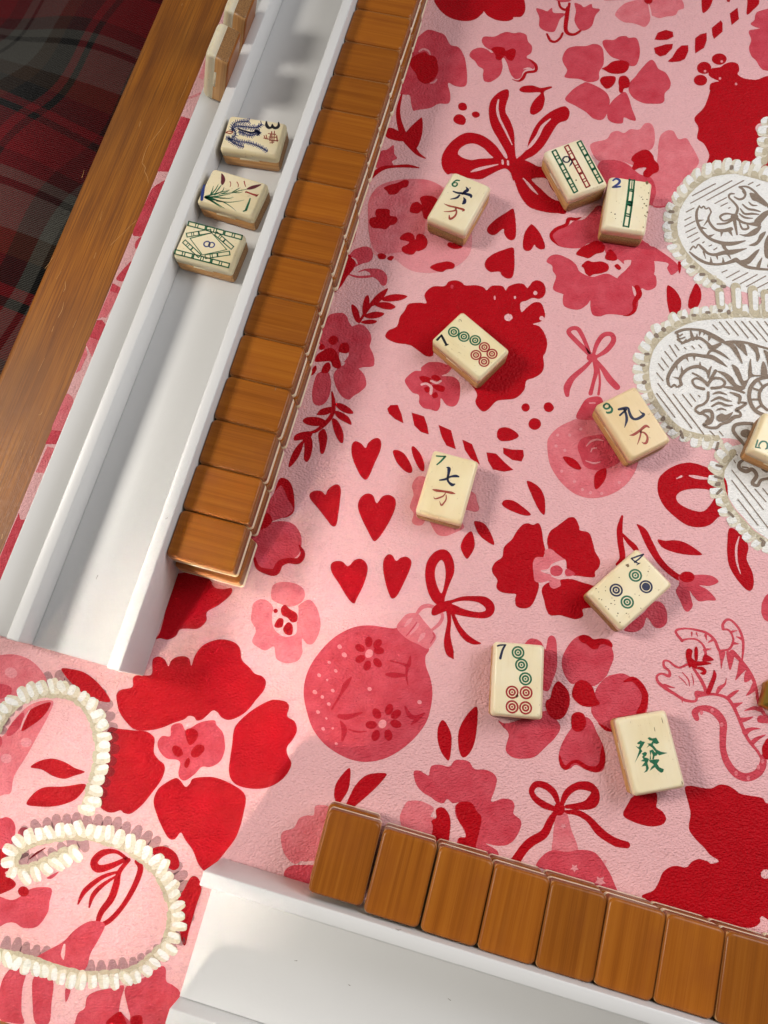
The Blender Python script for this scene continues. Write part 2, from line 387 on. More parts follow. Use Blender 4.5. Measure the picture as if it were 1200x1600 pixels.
# ---------------------------------------------------------------- prints on the mat
# each entry: name, then shapes "ink layer kind: x,y x,y ..." in tenths of a millimetre on the mat
PRINT = [
('printed_flower', [('red', 0, 'c', '598,3915 608,3856 611,3821 639,3754 685,3702 752,3672 814,3675 859,3710 869,3721 887,3688 934,3650 985,3637 1018,3646 1024,3659 1064,3656 1090,3686 1101,3735 1101,3792 1101,3861')]),
('printed_flower', [('coral', 0, 'c', '496,3607 540,3640 566,3638 595,3622 635,3592 656,3523 697,3500 719,3437 721,3361 713,3276 694,3236 648,3243 609,3270 611,3196 595,3140 540,3143 495,3123 426,3120 402,3121 397,3174 396,3220 359,3232 333,3268 401,3408 455,3563'), ('red', 1, 'c', '419,3443 463,3480 512,3494 531,3470 564,3454 571,3404 566,3351 535,3302 490,3282 455,3314 447,3356 430,3393'), ('blush', 1, 's', '483,3502,10 506,3514,14 531,3499,12 539,3474,8'), ('blush', 1, 's', '517,3283,8 535,3286,13 551,3302,10')]),
('printed_flower', [('coral', 0, 'c', '748,3432 767,3468 812,3480 849,3461 867,3437 881,3443 846,3473 829,3508 831,3535 849,3551 900,3542 938,3558 974,3564 1007,3550 1042,3550 1073,3527 1075,3483 1091,3447 1079,3405 1050,3383 1063,3359 1081,3335 1075,3298 1045,3302 1016,3285 998,3251 967,3245 947,3285 940,3350 929,3392 915,3381 913,3333 891,3282 856,3255 825,3244 801,3258 800,3295 808,3332 785,3357 773,3391'), ('red', 1, 'c', '870,3458 898,3473 940,3459 947,3438 982,3449 999,3434 991,3397 969,3367 945,3382 936,3405 910,3381 886,3391 886,3423'), ('red', 1, 's', '1056,3368,3 1074,3347,13 1090,3315,17 1080,3281,17 1032,3278,15 1008,3244,19 981,3229,11 950,3245,3'), ('pink', 2, 's', '1021,3302,4 1045,3305,10 1063,3298,6')]),
('printed_berry', [('red', 0, 'c', '644,3123 663,3134 684,3122 685,3091 664,3081 643,3095'), ('red', 0, 'c', '606,3040 627,3061 656,3054 670,3021 655,2992 627,2998 607,3017'), ('red', 0, 'c', '707,3059 726,3067 743,3057 745,3036 724,3026 708,3038')]),
('printed_leaf', [('red', 0, 'c', '977,3174 1001,3192 1052,3190 1091,3168 1143,3171 1148,3160 1104,3140 1100,3093 1077,3034 1034,3004 1010,3013 1017,3053 1045,3096 1080,3128 1078,3141 1019,3147 987,3157')]),
('printed_tulip', [('coral', 0, 'c', '1155,3699 1188,3688 1212,3673 1242,3692 1245,3657 1308,3642 1272,3608 1245,3557 1222,3527 1180,3539 1152,3576 1162,3636'), ('coral', 0, 'c', '1369,3706 1401,3690 1415,3671 1458,3687 1462,3659 1498,3642 1464,3602 1435,3539 1395,3512 1362,3523 1347,3586 1367,3650'), ('coral', 0, 'c', '1275,3789 1273,3744 1292,3725 1336,3721 1355,3731 1376,3774'), ('red', 1, 's', '1184,3519,10 1195,3472,16 1219,3459,15 1249,3479,14 1269,3511,12'), ('red', 1, 's', '1286,3728,12 1288,3690,14 1309,3668,18 1330,3678,16 1341,3708,14'), ('red', 1, 's', '1328,3679,22 1306,3603,24 1290,3539,22 1297,3505,21 1330,3493,18 1365,3512,14')]),
('printed_bow', [('red', 0, 'c', '835,2759 801,2839 759,2895 714,2927 656,2939 593,2909 540,2856 511,2800 508,2741 527,2699 556,2699 618,2666 689,2645 741,2664 794,2686 828,2691 849,2663 857,2613 889,2653 956,2660 1032,2672 944,2689 897,2706 943,2734 988,2753 1047,2804 1101,2877 1144,2930 1193,2946 1214,2994 1196,3033 1134,3018 1067,2976 1016,2920 974,2845 953,2793 904,2750 892,2751 896,2816 906,2905 899,2978 883,3042 895,3092 916,3141 918,3183 879,3178 836,3147 808,3104 793,3034 797,2951 822,2866 844,2793 849,2757|599,2818 614,2846 655,2868 696,2864 733,2834 764,2784 773,2765 707,2770 665,2768 626,2784 608,2801'), ('red', 0, 'c', '854,2722 926,2732 993,2683 1053,2645 1082,2533 1090,2393 1042,2393 979,2409 912,2446 878,2513 865,2583 859,2652|952,2612 1021,2605 1036,2549 1070,2463 1026,2488 986,2547 963,2579'), ('pink', 1, 's', '908,2621,5 927,2584,14 945,2548,14 965,2515,5'), ('pink', 1, 's', '858,3123,8 843,3068,13 844,3006,13 864,2921,11 884,2832,5'), ('pink', 1, 's', '952,2790,5 982,2818,18 1024,2868,18 1059,2924,17 1107,2963,7'), ('pink', 1, 's', '651,2697,7 681,2705,18 732,2714,16 793,2722,5'), ('pink', 1, 's', '820,2743,11 818,2722,11'), ('pink', 1, 's', '847,2735,11 845,2713,11')]),
('printed_leaf', [('red', 0, 's', '356,3235,9 326,3142,21 321,3060,28 335,2966,39 365,2901,37 392,2847,22 428,2812,7'), ('red', 0, 'c', '339,2965 370,3012 427,3061 443,3065 439,3002 420,2934 387,2878 358,2912'), ('red', 0, 'c', '241,2974 255,3023 279,3025 310,3000 335,2966 336,2935 294,2941')]),
('printed_tulip', [('coral', 0, 'c', '177,2837 204,2888 238,2894 274,2916 272,2864 283,2832 254,2816 259,2786 200,2779 168,2793'), ('red', 1, 's', '141,2733,14 169,2764,27 209,2783,24 259,2784,16 333,2777,20 387,2758,7')]),
('printed_flower', [('coral', 0, 'c', '1239,3349 1270,3399 1316,3414 1375,3407 1420,3415 1452,3399 1462,3360 1448,3276 1415,3227 1401,3176 1348,3168 1302,3196 1229,3217 1249,3262 1237,3312'), ('coral', 0, 'c', '1340,3169 1392,3130 1427,3088 1435,3035 1414,2976 1389,2933 1361,2920 1326,2937 1297,2982 1254,3025 1205,3073 1236,3116 1276,3147 1314,3165'), ('coral', 0, 'c', '1469,3419 1489,3434 1531,3426 1565,3443 1600,3443 1614,3428 1652,3422 1660,3374 1650,3311 1622,3250 1594,3238 1563,3259 1535,3290 1497,3317 1473,3374'), ('coral', 0, 'c', '1693,3263 1717,3252 1728,3202 1760,3171 1773,3111 1760,3071 1727,3039 1715,2994 1693,2979 1652,2983 1604,2995 1561,3032 1545,3081 1559,3132 1597,3169 1630,3206'), ('coral', 0, 'c', '1519,3080 1535,3051 1539,2968 1545,2895 1517,2899 1487,2919 1472,2885 1431,2891 1403,2921 1410,2976 1440,3024 1481,3059'), ('red', 1, 'c', '1432,3246 1460,3258 1499,3284 1551,3284 1581,3261 1569,3221 1534,3199 1476,3207 1446,3233'), ('red', 1, 'c', '1408,3170 1430,3193 1489,3186 1487,3153 1459,3120 1432,3113 1415,3137'), ('red', 1, 'c', '1503,3150 1518,3180 1548,3181 1562,3147 1550,3107 1523,3100 1510,3076 1494,3083 1500,3119')]),
('printed_flower', [('rose', 0, 'c', '1573,3597 1598,3632 1644,3665 1690,3675 1782,3689 1907,3693 1949,3642 1949,3585 1916,3573 1892,3543 1839,3540 1802,3535 1763,3557 1747,3521 1714,3487 1679,3509 1651,3524 1610,3536 1581,3568'), ('pink', 1, 's', '1765,3641,4 1765,3602,10 1761,3548,8'), ('red', 1, 'c', '1792,3661 1785,3647 1772,3640 1758,3642 1749,3653 1747,3667 1754,3681 1767,3688 1781,3686 1791,3676'), ('rose', 0, 's', '1536,3702,8 1641,3693,10')]),
('printed_candy_cane', [('red', 0, 'p', '1747,3396 1774,3439 1820,3452 1855,3433 1851,3400 1814,3384 1771,3388'), ('red', 0, 'p', '1733,3342 1763,3348 1799,3356 1838,3353 1827,3322 1784,3285 1753,3279 1732,3304'), ('red', 0, 'p', '1785,3242 1814,3265 1851,3313 1882,3336 1916,3333 1909,3294 1879,3245 1850,3233 1808,3234'), ('red', 0, 'p', '1963,3373 1995,3395 2031,3401 2022,3353 1995,3303 1941,3273 1947,3310'), ('red', 0, 'p', '2066,3429 2125,3472 2130,3452 2116,3394 2060,3353 2058,3381'), ('red', 0, 'p', '2183,3511 2234,3545 2223,3466 2174,3431')]),
('printed_candy_cane', [('red', 0, 'c', '2293,3567 2305,3599 2354,3603 2356,3558 2316,3519 2272,3490'), ('red', 0, 'c', '2066,3652 2121,3644 2092,3575 2048,3535 2042,3560'), ('red', 0, 'c', '2190,3616 2211,3613 2200,3590 2189,3594')]),
('printed_flower', [('coral', 0, 'c', '2276,3425 2303,3449 2315,3480 2343,3504 2426,3502 2392,3369 2335,3383 2296,3400'), ('coral', 0, 'c', '2253,3373 2283,3385 2391,3364 2331,3125 2276,3112 2256,3136 2246,3180 2229,3214 2229,3268 2254,3319')]),
('printed_fruit', [('red', 0, 'c', '1960,3016 1963,3036 1976,3066 2003,3076 2022,3077 1982,3114 1985,3144 2007,3164 2050,3166 2080,3183 2116,3190 2146,3173 2144,3131 2130,3107 2157,3076 2212,3058 2307,3031 2187,2554 2089,2490 1851,2542 1869,2628 1858,2699 1831,2738 1852,2801 1845,2863 1910,2925'), ('red', 0, 'c', '2096,3213 2083,3192 2061,3181 2038,3185 2022,3201 2019,3224 2032,3245 2054,3255 2078,3252 2094,3236'), ('red', 0, 'c', '2003,3168 1991,3146 1969,3134 1946,3138 1930,3154 1929,3178 1941,3200 1963,3212 1986,3209 2001,3192'), ('red', 0, 'c', '1964,3092 1953,3072 1933,3062 1912,3065 1897,3081 1895,3102 1906,3121 1927,3131 1948,3128 1962,3113'), ('pink', 1, 'c', '2139,2760 2169,2784 2241,2770 2223,2697 2163,2708 2143,2729'), ('blush', 1, 'c', '2073,3200 2071,3195 2067,3193 2063,3193 2060,3197 2060,3202 2062,3207 2066,3209 2070,3208 2073,3205'), ('blush', 1, 'c', '1973,3150 1970,3145 1966,3143 1962,3143 1959,3147 1959,3152 1962,3156 1966,3159 1970,3158 1972,3155'), ('blush', 1, 'c', '2039,3092 2036,3088 2032,3085 2028,3086 2026,3089 2026,3094 2028,3099 2032,3101 2036,3101 2039,3097'), ('blush', 1, 'c', '2113,3045 2111,3040 2107,3038 2103,3038 2100,3042 2100,3047 2103,3051 2107,3054 2111,3053 2113,3050')]),
('printed_flower', [('rose', 0, 'c', '1279,2761 1303,2788 1371,2798 1403,2834 1438,2841 1468,2823 1505,2842 1550,2834 1586,2867 1618,2859 1625,2813 1611,2744 1585,2703 1550,2693 1522,2598 1466,2626 1419,2657 1353,2662 1299,2679'), ('rose', 0, 'c', '1629,2732 1652,2784 1691,2808 1722,2797 1736,2747 1777,2746 1792,2699 1805,2647 1809,2597 1776,2553 1686,2478 1626,2391 1582,2354 1517,2377 1398,2470 1289,2582 1313,2667 1403,2664 1454,2628 1499,2563 1546,2556 1588,2599 1613,2674'), ('coral', 1, 'c', '1313,2665 1363,2670 1410,2657 1453,2623 1498,2561 1550,2534 1557,2448 1523,2367 1585,2354 1624,2381 1555,2362 1391,2433 1289,2582'), ('red', 2, 'c', '1472,2655 1490,2682 1536,2705 1568,2701 1586,2668 1588,2638 1602,2607 1594,2569 1562,2554 1539,2538 1516,2546 1516,2570 1538,2596 1506,2601 1475,2590 1466,2606 1480,2634')]),
('printed_ornament', [('blush', 0, 'c', '98,2535 115,2610 163,2671 232,2696 332,2698 436,2672 518,2602 586,2506 601,2380 593,2269 559,2200 489,2154 390,2136 297,2153 245,2187 195,2240 103,2280 90,2384'), ('rose', 1, 'c', '98,2535 115,2610 163,2671 232,2696 332,2698 436,2672 493,2605 418,2529 381,2439 363,2356 314,2288 215,2274 120,2287 90,2384'), ('red', 2, 'c', '195,2662 230,2676 263,2681 306,2695 326,2683 314,2652 284,2644 256,2617 219,2617 207,2640'), ('red', 2, 'c', '133,2511 142,2538 173,2539 208,2527 207,2493 236,2482 241,2458 222,2437 202,2435 175,2415 152,2423 112,2433 97,2463 106,2491 135,2496'), ('red', 2, 'c', '309,2501 325,2547 355,2554 373,2535 370,2574 400,2586 440,2574 460,2542 437,2488 407,2445 375,2454 369,2498 347,2486'), ('red', 2, 'c', '240,2347 253,2371 285,2383 311,2365 316,2335 331,2365 363,2356 376,2317 361,2282 327,2268 313,2270 293,2252 262,2260 242,2280 247,2302 272,2313 282,2328'), ('red', 2, 'c', '119,2276 140,2281 160,2265 152,2246 124,2251'), ('red', 2, 'c', '164,2249 181,2260 198,2253 186,2234 171,2236'), ('red', 2, 'c', '369,2169 397,2185 430,2190 462,2190 490,2173 484,2148 448,2146 426,2135 392,2147'), ('red', 2, 'c', '470,2281 488,2297 544,2266 527,2255 495,2259')]),
('printed_flower', [('coral', 0, 'c', '-58,2283 -24,2293 7,2321 60,2332 91,2314 96,2272 75,2242 34,2234 -16,2213 -42,2198 -71,2230'), ('red', 0, 's', '23,2459,9 12,2414,26 -13,2361,29 -39,2308,14'), ('red', 1, 'c', '-67,2184 -52,2255 -32,2294 -13,2286 3,2247 -8,2212 -45,2171 -73,2130 -107,2094 -111,2103 -83,2149'), ('pink', 2, 's', '-12,2277,3 5,2261,9 12,2237,5'), ('coral', 0, 'c', '46,2198 94,2200 133,2184 152,2145 141,2101 119,2102 103,2133 74,2160 68,2179'), ('coral', 0, 's', '-43,2188,7 3,2165,12 50,2159,14 82,2159,12'), ('coral', 0, 's', '13,2191,5 46,2199,9 78,2199,7')]),
('printed_leaf', [('red', 0, 's', '-12,1913,12 20,1957,15 66,2013,20 101,2044,18 145,2078,5'), ('red', 0, 'c', '-41,2009 -29,2012 -9,1978 -6,1916 -27,1919 -40,1965'), ('red', 0, 'c', '11,1945 12,1993 30,2044 48,2055 51,2024 43,1980 23,1948'), ('red', 0, 'c', '15,1944 44,1958 84,1959 115,1944 88,1926 41,1926'), ('red', 0, 'c', '-4,1912 16,1920 48,1920 75,1909 61,1897 22,1898'), ('red', 0, 'c', '52,1997 68,2030 103,2061 146,2081 143,2065 115,2024 72,1994'), ('red', 0, 'c', '111,2025 140,2040 188,2043 238,2025 208,2007 160,2005 121,2012'), ('red', 0, 'c', '72,1999 97,2009 144,2001 174,1974 147,1962 105,1974')]),
('printed_flower', [('red', 0, 'c', '106,1823 126,1851 167,1867 189,1917 216,1948 240,1981 291,1981 326,1974 321,2014 339,2043 373,2061 427,2056 450,2078 486,2080 512,2065 529,2045 576,2041 613,2025 626,2005 639,2015 661,2027 707,2018 719,1993 738,2013 779,2023 810,2016 825,1992 839,2003 858,2023 883,2027 907,2008 913,1971 899,1938 873,1925 843,1934 810,1923 779,1914 777,1865 813,1891 847,1909 877,1901 887,1860 884,1825 860,1802 820,1794 848,1778 866,1741 872,1688 856,1639 840,1616 837,1574 819,1535 781,1514 741,1503 722,1456 675,1421 614,1420 583,1416 540,1380 516,1374 497,1394 487,1428 492,1493 348,1697 316,1686 286,1692 258,1721 217,1759 157,1778 120,1800'), ('pink', 1, 'c', '729,1841 723,1831 712,1825 700,1827 691,1835 689,1846 695,1857 706,1863 718,1861 727,1853'), ('pink', 1, 'c', '870,1957 867,1951 861,1948 855,1948 851,1953 850,1960 853,1966 859,1970 865,1969 869,1964'), ('blush', 1, 'c', '665,1958 663,1951 660,1947 657,1947 655,1952 655,1959 657,1966 660,1970 663,1970 665,1965'), ('pink', 1, 'c', '763,1947 761,1942 758,1939 755,1939 752,1943 752,1948 754,1953 757,1956 761,1956 763,1952'), ('pink', 1, 'c', '878,1817 875,1810 868,1807 862,1808 857,1813 856,1820 860,1827 866,1830 872,1830 877,1824'), ('coral', 1, 'c', '470,2047 467,2041 463,2037 458,2038 455,2042 454,2049 457,2055 461,2058 466,2057 469,2053')]),
('printed_flower', [('coral', 0, 'c', '-219,1840 -196,1871 -173,1912 -152,1971 -120,1975 -88,1975 -67,1951 -62,1924 -42,1890 -17,1904 13,1889 32,1850 38,1815 24,1773 36,1738 39,1695 28,1670 -18,1672 -49,1668 -37,1704 -92,1703 -186,1775'), ('coral', 0, 'c', '-187,1931 -152,1971 -111,1978 -81,1966 -62,1924 -53,1896 -17,1902 20,1878 38,1832 25,1782 36,1738 39,1695 13,1672 -41,1673 -73,1658 -113,1646 -117,1681 -79,1752 -125,1836 -202,1855'), ('coral', 0, 'c', '-162,1653 -132,1687 -85,1694 -41,1667 -15,1625 -14,1575 -46,1546 -79,1529 -103,1513 -132,1532 -151,1568 -162,1611'), ('coral', 0, 'c', '-242,1663 -210,1676 -188,1669 -178,1630 -186,1564 -210,1517 -242,1500 -271,1517 -274,1567 -262,1615'), ('pink', 1, 'c', '-125,1758 -99,1781 -79,1752 -98,1721 -122,1707'), ('red', 1, 'c', '-171,1833 -151,1857 -128,1849 -125,1823 -151,1807'), ('red', 1, 'c', '-215,1813 -201,1820 -189,1801 -204,1788 -219,1795'), ('red', 1, 'c', '-126,1776 -112,1808 -81,1811 -73,1777 -86,1755 -117,1762'), ('red', 1, 'c', '-244,1731 -233,1764 -200,1785 -164,1794 -139,1773 -127,1733 -122,1690 -140,1680 -162,1695 -171,1722 -206,1726'), ('red', 1, 'c', '-219,1677 -203,1709 -179,1719 -172,1692 -188,1665 -211,1666'), ('red', 1, 'c', '-272,1663 -258,1699 -242,1710 -241,1688 -257,1665'), ('red', 0, 's', '-179,1563,8 -176,1513,19 -185,1456,20 -219,1412,22 -268,1377,17 -315,1359,14 -359,1285,8'), ('red', 0, 'c', '-169,1500 -143,1500 -107,1475 -88,1442 -118,1444 -153,1469'), ('red', 0, 'c', '-177,1464 -147,1456 -112,1423 -103,1385 -130,1400 -165,1429'), ('red', 0, 'c', '-192,1425 -166,1413 -146,1354 -151,1302 -169,1309 -187,1359'), ('red', 0, 'c', '-260,1459 -235,1483 -182,1487 -176,1468 -216,1450 -253,1453'), ('red', 0, 'c', '-330,1432 -307,1449 -254,1442 -219,1416 -251,1398 -303,1408'), ('red', 0, 'c', '-262,1361 -234,1381 -222,1347 -227,1308 -245,1261 -261,1264 -262,1312'), ('red', 0, 'c', '-371,1366 -336,1378 -291,1374 -301,1345 -346,1339 -378,1341'), ('red', 0, 'c', '-328,1337 -299,1349 -293,1308 -307,1254 -326,1227 -340,1243 -334,1289'), ('red', 0, 'c', '-343,1331 -337,1314 -361,1261 -394,1222 -413,1212 -407,1243 -380,1295')]),
('printed_flower', [('coral', 0, 'c', '171,1576 189,1599 223,1620 253,1618 259,1636 297,1657 350,1650 378,1634 408,1626 380,1591 348,1579 400,1568 426,1535 422,1478 404,1431 379,1416 350,1429 329,1465 320,1425 301,1403 273,1415 244,1425 225,1453 228,1494 201,1510 182,1541'), ('red', 1, 'c', '241,1584 265,1589 300,1568 293,1544 260,1552'), ('red', 1, 'c', '298,1581 318,1589 339,1571 342,1548 307,1563'), ('red', 1, 'c', '257,1528 280,1529 277,1504 262,1506'), ('red', 1, 'c', '296,1535 327,1535 355,1519 344,1496 315,1508'), ('red', 1, 'c', '290,1490 311,1500 317,1475 295,1469'), ('pink', 2, 's', '248,1546,11 271,1548,11 291,1527,13 285,1495,13'), ('pink', 2, 's', '295,1559,11 320,1545,11 340,1553,11')]),
('printed_candy_cane', [('red', 0, 'p', '72,1444 89,1461 123,1458 136,1407 139,1362 103,1387 77,1419'), ('red', 0, 'p', '183,1411 239,1385 248,1337 249,1292 214,1309 188,1344'), ('red', 0, 'p', '300,1334 355,1299 361,1234 364,1203 323,1227 307,1273'), ('red', 0, 'p', '400,1247 441,1220 450,1179 463,1115 424,1151 404,1197'), ('red', 0, 'p', '501,1171 544,1160 580,1108 611,1071 567,1068 518,1085 502,1129'), ('red', 0, 'p', '581,1184 620,1170 670,1162 669,1132 654,1107 612,1120 577,1156'), ('red', 0, 'c', '563,1257 577,1279 608,1283 642,1263 661,1232 627,1215 582,1216 563,1233')]),
('printed_berry', [('red', 0, 'c', '735,1366 729,1355 718,1348 706,1350 698,1359 696,1371 702,1383 713,1389 725,1388 733,1379'), ('red', 0, 'c', '799,1360 811,1379 834,1378 846,1350 826,1332 805,1339'), ('red', 0, 'c', '773,1278 764,1262 748,1253 731,1255 718,1268 715,1285 724,1302 740,1311 757,1308 770,1296')]),
('printed_leaf', [('red', 0, 'c', '73,1227 93,1234 127,1208 152,1142 145,1115 117,1127 85,1174'), ('red', 0, 'c', '161,1235 175,1240 200,1199 210,1150 203,1116 184,1130 165,1187')]),
('printed_heart', [('red', 0, 'c', '-50,1262 -70,1288 -95,1301 -113,1282 -117,1230 -104,1174 -87,1129 -67,1107 -46,1127 -18,1179 15,1238 25,1280 14,1303 -12,1301 -36,1284')]),
('printed_heart', [('red', 0, 'c', '-256,1059 -273,1078 -302,1084 -327,1073 -327,1046 -295,996 -263,943 -241,908 -221,911 -206,963 -193,1022 -184,1075 -193,1099 -215,1100 -243,1082')]),
('printed_heart', [('red', 0, 'c', '-28,990 -42,1030 -70,1041 -101,1022 -115,982 -104,927 -82,864 -65,821 -51,816 -23,842 24,904 54,961 57,999 34,1022 1,1019')]),
('printed_heart', [('red', 0, 'c', '-187,715 -210,739 -242,745 -263,731 -261,694 -234,640 -202,572 -178,546 -163,567 -129,621 -103,683 -105,719 -127,742 -156,739')]),
('printed_heart', [('red', 0, 'c', '28,714 13,742 -8,746 -28,721 -34,674 -28,608 -16,557 -1,548 21,567 56,620 87,674 95,706 76,727 51,726')]),
('printed_heart', [('red', 0, 'c', '761,2339 712,2309 682,2327 686,2359 734,2400 796,2434 827,2449 832,2415 827,2349 815,2285 794,2267 772,2282 762,2311')]),
('printed_heart', [('red', 0, 'c', '900,2227 875,2198 848,2202 843,2235 862,2298 895,2340 911,2342 936,2297 950,2239 948,2202 927,2196 907,2212')]),
('printed_heart', [('red', 0, 'c', '704,2100 661,2104 639,2134 647,2170 687,2201 747,2220 792,2225 793,2186 780,2106 761,2059 733,2058 713,2079')]),
('printed_flower', [('coral', 0, 'c', '986,2262 999,2288 1042,2306 1084,2314 1121,2337 1170,2340 1218,2380 1256,2409 1297,2370 1449,2162 1490,2129 1577,2017 1535,1969 1519,2007 1519,2043 1337,2081 1317,2061 1291,2092 1246,2107 1229,2183 1168,2200 1124,2178 1054,2188 1010,2212'), ('coral', 0, 'c', '943,2125 968,2154 1008,2156 1058,2123 1084,2088 1096,2046 1149,2011 1222,2020 1270,1986 1287,1993 1347,2052 1396,2059 1432,2041 1439,1999 1456,1970 1445,1918 1403,1901 1375,1919 1355,1939 1334,1951 1330,1889 1345,1852 1318,1794 1262,1784 1217,1794 1179,1799 1147,1792 1114,1805 1110,1848 1116,1884 1097,1863 1055,1842 1010,1852 983,1878 990,1925 993,1934 957,1956 950,1980 975,2035 965,2068 966,2099'), ('coral', 0, 'c', '1270,1986 1347,2052 1373,2145 1456,2161 1465,2050 1441,1972 1365,1911 1325,1943'), ('red', 1, 's', '1017,2207,4 995,2242,15 993,2275,17 1026,2303,19 1077,2320,19 1095,2350,21 1130,2345,16 1157,2351,5'), ('red', 1, 's', '1353,1926,25 1356,1885,28 1325,1846,20 1316,1803,18 1284,1781,10 1257,1782,3'), ('red', 1, 'c', '1094,2146 1124,2178 1167,2196 1202,2209 1231,2196 1243,2172 1229,2141 1188,2133 1152,2115 1123,2128'), ('red', 1, 'c', '1230,2105 1253,2143 1270,2149 1288,2115 1286,2088 1258,2087'), ('red', 1, 'c', '1110,2080 1142,2103 1168,2092 1211,2089 1239,2067 1233,2036 1199,2024 1159,2023 1138,2015 1121,2033 1118,2061'), ('red', 1, 'c', '1269,2058 1286,2065 1298,2041 1287,2031 1273,2042')]),
('printed_bow', [('coral', 0, 's', '1065,1587,16 1045,1623,24 1009,1679,24 983,1725,23 998,1745,21 1028,1741,23 1044,1700,21 1056,1639,18 1065,1587,13'), ('coral', 0, 's', '1073,1586,14 1104,1649,21 1143,1691,23 1181,1691,24 1186,1656,24 1143,1610,24 1083,1580,13'), ('coral', 1, 'c', '1094,1579 1087,1567 1072,1561 1057,1563 1045,1572 1043,1585 1050,1597 1064,1603 1080,1601 1091,1592'), ('coral', 0, 's', '1066,1570,13 1021,1534,21 960,1491,27 925,1446,33 918,1406,20'), ('coral', 0, 's', '1085,1567,13 1109,1514,24 1129,1461,33 1155,1417,31'), ('coral', 0, 's', '1074,1569,16 1074,1510,21 1051,1455,17 1027,1400,20'), ('coral', 0, 's', '1085,1567,14 1087,1500,11 1079,1443,11 1063,1391,12')]),
('printed_ornament', [('rose', 0, 'c', '785,1181 806,1218 850,1252 914,1276 968,1286 1043,1284 1110,1243 1184,1170 1190,1090 1168,1015 1110,945 1028,902 940,894 872,921 823,973 790,1039 778,1095'), ('coral', 0, 'c', '939,1289 971,1342 1008,1378 1068,1378 1081,1328 1100,1269 1040,1268 980,1272'), ('coral', 1, 'c', '920,1148 949,1184 1010,1192 1068,1185 1117,1131 1121,1076 1069,1035 993,1022 938,1044 925,1092'), ('red', 2, 'c', '844,1104 868,1103 901,1080 917,1039 893,1039 861,1065'), ('red', 2, 'c', '964,979 984,1015 1027,1027 1021,987 994,952 963,934'), ('red', 2, 'c', '1085,1119 1110,1097 1114,1077 1088,1076'), ('blush', 2, 's', '960,1144,5 987,1165,9 1017,1169,9 1041,1160,4'), ('blush', 2, 's', '975,1114,5 985,1128,8 1004,1129,6'), ('blush', 2, 's', '944,1074,5 978,1058,9 1007,1060,5'), ('blush', 2, 's', '1014,1353,8 1038,1350,8'), ('blush', 1, 'c', '958,1229 955,1225 951,1222 947,1223 943,1226 943,1231 945,1235 949,1238 954,1237 957,1234'), ('blush', 1, 'c', '846,1213 844,1208 840,1206 836,1207 832,1210 832,1215 834,1219 838,1221 843,1221 846,1217'), ('blush', 1, 'c', '830,1161 828,1156 824,1154 819,1155 816,1158 815,1163 818,1167 822,1169 826,1169 829,1166'), ('blush', 1, 'c', '866,1135 864,1131 860,1128 855,1129 852,1132 852,1137 854,1141 858,1144 862,1143 866,1140'), ('blush', 1, 'c', '834,1037 832,1033 828,1031 823,1031 820,1035 820,1039 822,1044 826,1046 830,1045 833,1042'), ('blush', 1, 'c', '944,920 942,916 938,913 934,914 931,917 930,922 932,926 936,928 941,928 944,925'), ('blush', 1, 'c', '994,910 991,906 987,904 983,904 980,907 979,912 981,916 986,918 990,918 993,915'), ('blush', 1, 'c', '1082,953 1080,948 1076,946 1071,947 1068,950 1068,954 1070,959 1074,961 1078,960 1082,957'), ('blush', 1, 'c', '912,939 909,935 905,933 901,933 898,936 897,941 899,945 903,948 908,947 911,944'), ('blush', 1, 'c', '883,981 880,977 876,975 872,975 869,978 868,983 870,987 875,990 879,989 882,986'), ('blush', 1, 'c', '901,1206 899,1201 895,1199 890,1200 887,1203 887,1208 889,1212 893,1214 897,1214 901,1211'), ('blush', 1, 'c', '1092,1230 1090,1225 1085,1223 1081,1223 1078,1227 1077,1231 1080,1236 1084,1238 1088,1238 1091,1234')]),
('printed_flower', [('rose', 0, 'c', '155,1079 180,1095 214,1079 256,1005 334,1034 415,985 424,946 429,907 409,895 367,907 345,857 348,827 303,810 265,800 230,808 212,836 190,891 165,864 136,866 120,885 132,921 119,953 133,989 143,1011 141,1050')]),
('printed_leaf', [('red', 0, 'c', '339,686 323,726 325,756 351,793 378,808 386,778 382,734 359,700'), ('red', 0, 'c', '396,845 410,852 443,834 465,783 470,734 432,761 408,794')]),
('printed_bow', [('red', 0, 'c', '192,493 164,521 149,573 148,638 165,694 198,730 236,742 266,726 281,680 276,630 250,583 223,529 214,501|201,668 225,693 238,678 239,634 227,585 209,546 196,575 190,626'), ('red', 0, 'c', '214,505 251,512 298,521 361,516 401,506 426,480 430,451 414,425 381,415 326,425 273,441 226,461|249,497 295,502 350,492 382,471 389,449 357,445 304,462 265,485'), ('red', 0, 's', '228,471,21 226,422,17 212,368,23 207,327,34 211,286,34 221,261,7'), ('red', 0, 's', '243,459,14 259,397,21 287,346,28 318,320,23 345,311,7'), ('red', 1, 'c', '182,501 198,510 224,500 228,471 198,461 169,452 154,459 160,483')]),
('printed_leaf', [('red', 0, 'c', '534,917 550,934 588,926 626,891 655,853 627,851 580,874 547,897'), ('red', 0, 'c', '661,1005 678,1007 713,975 728,931 725,882 714,844 695,867 676,930')]),
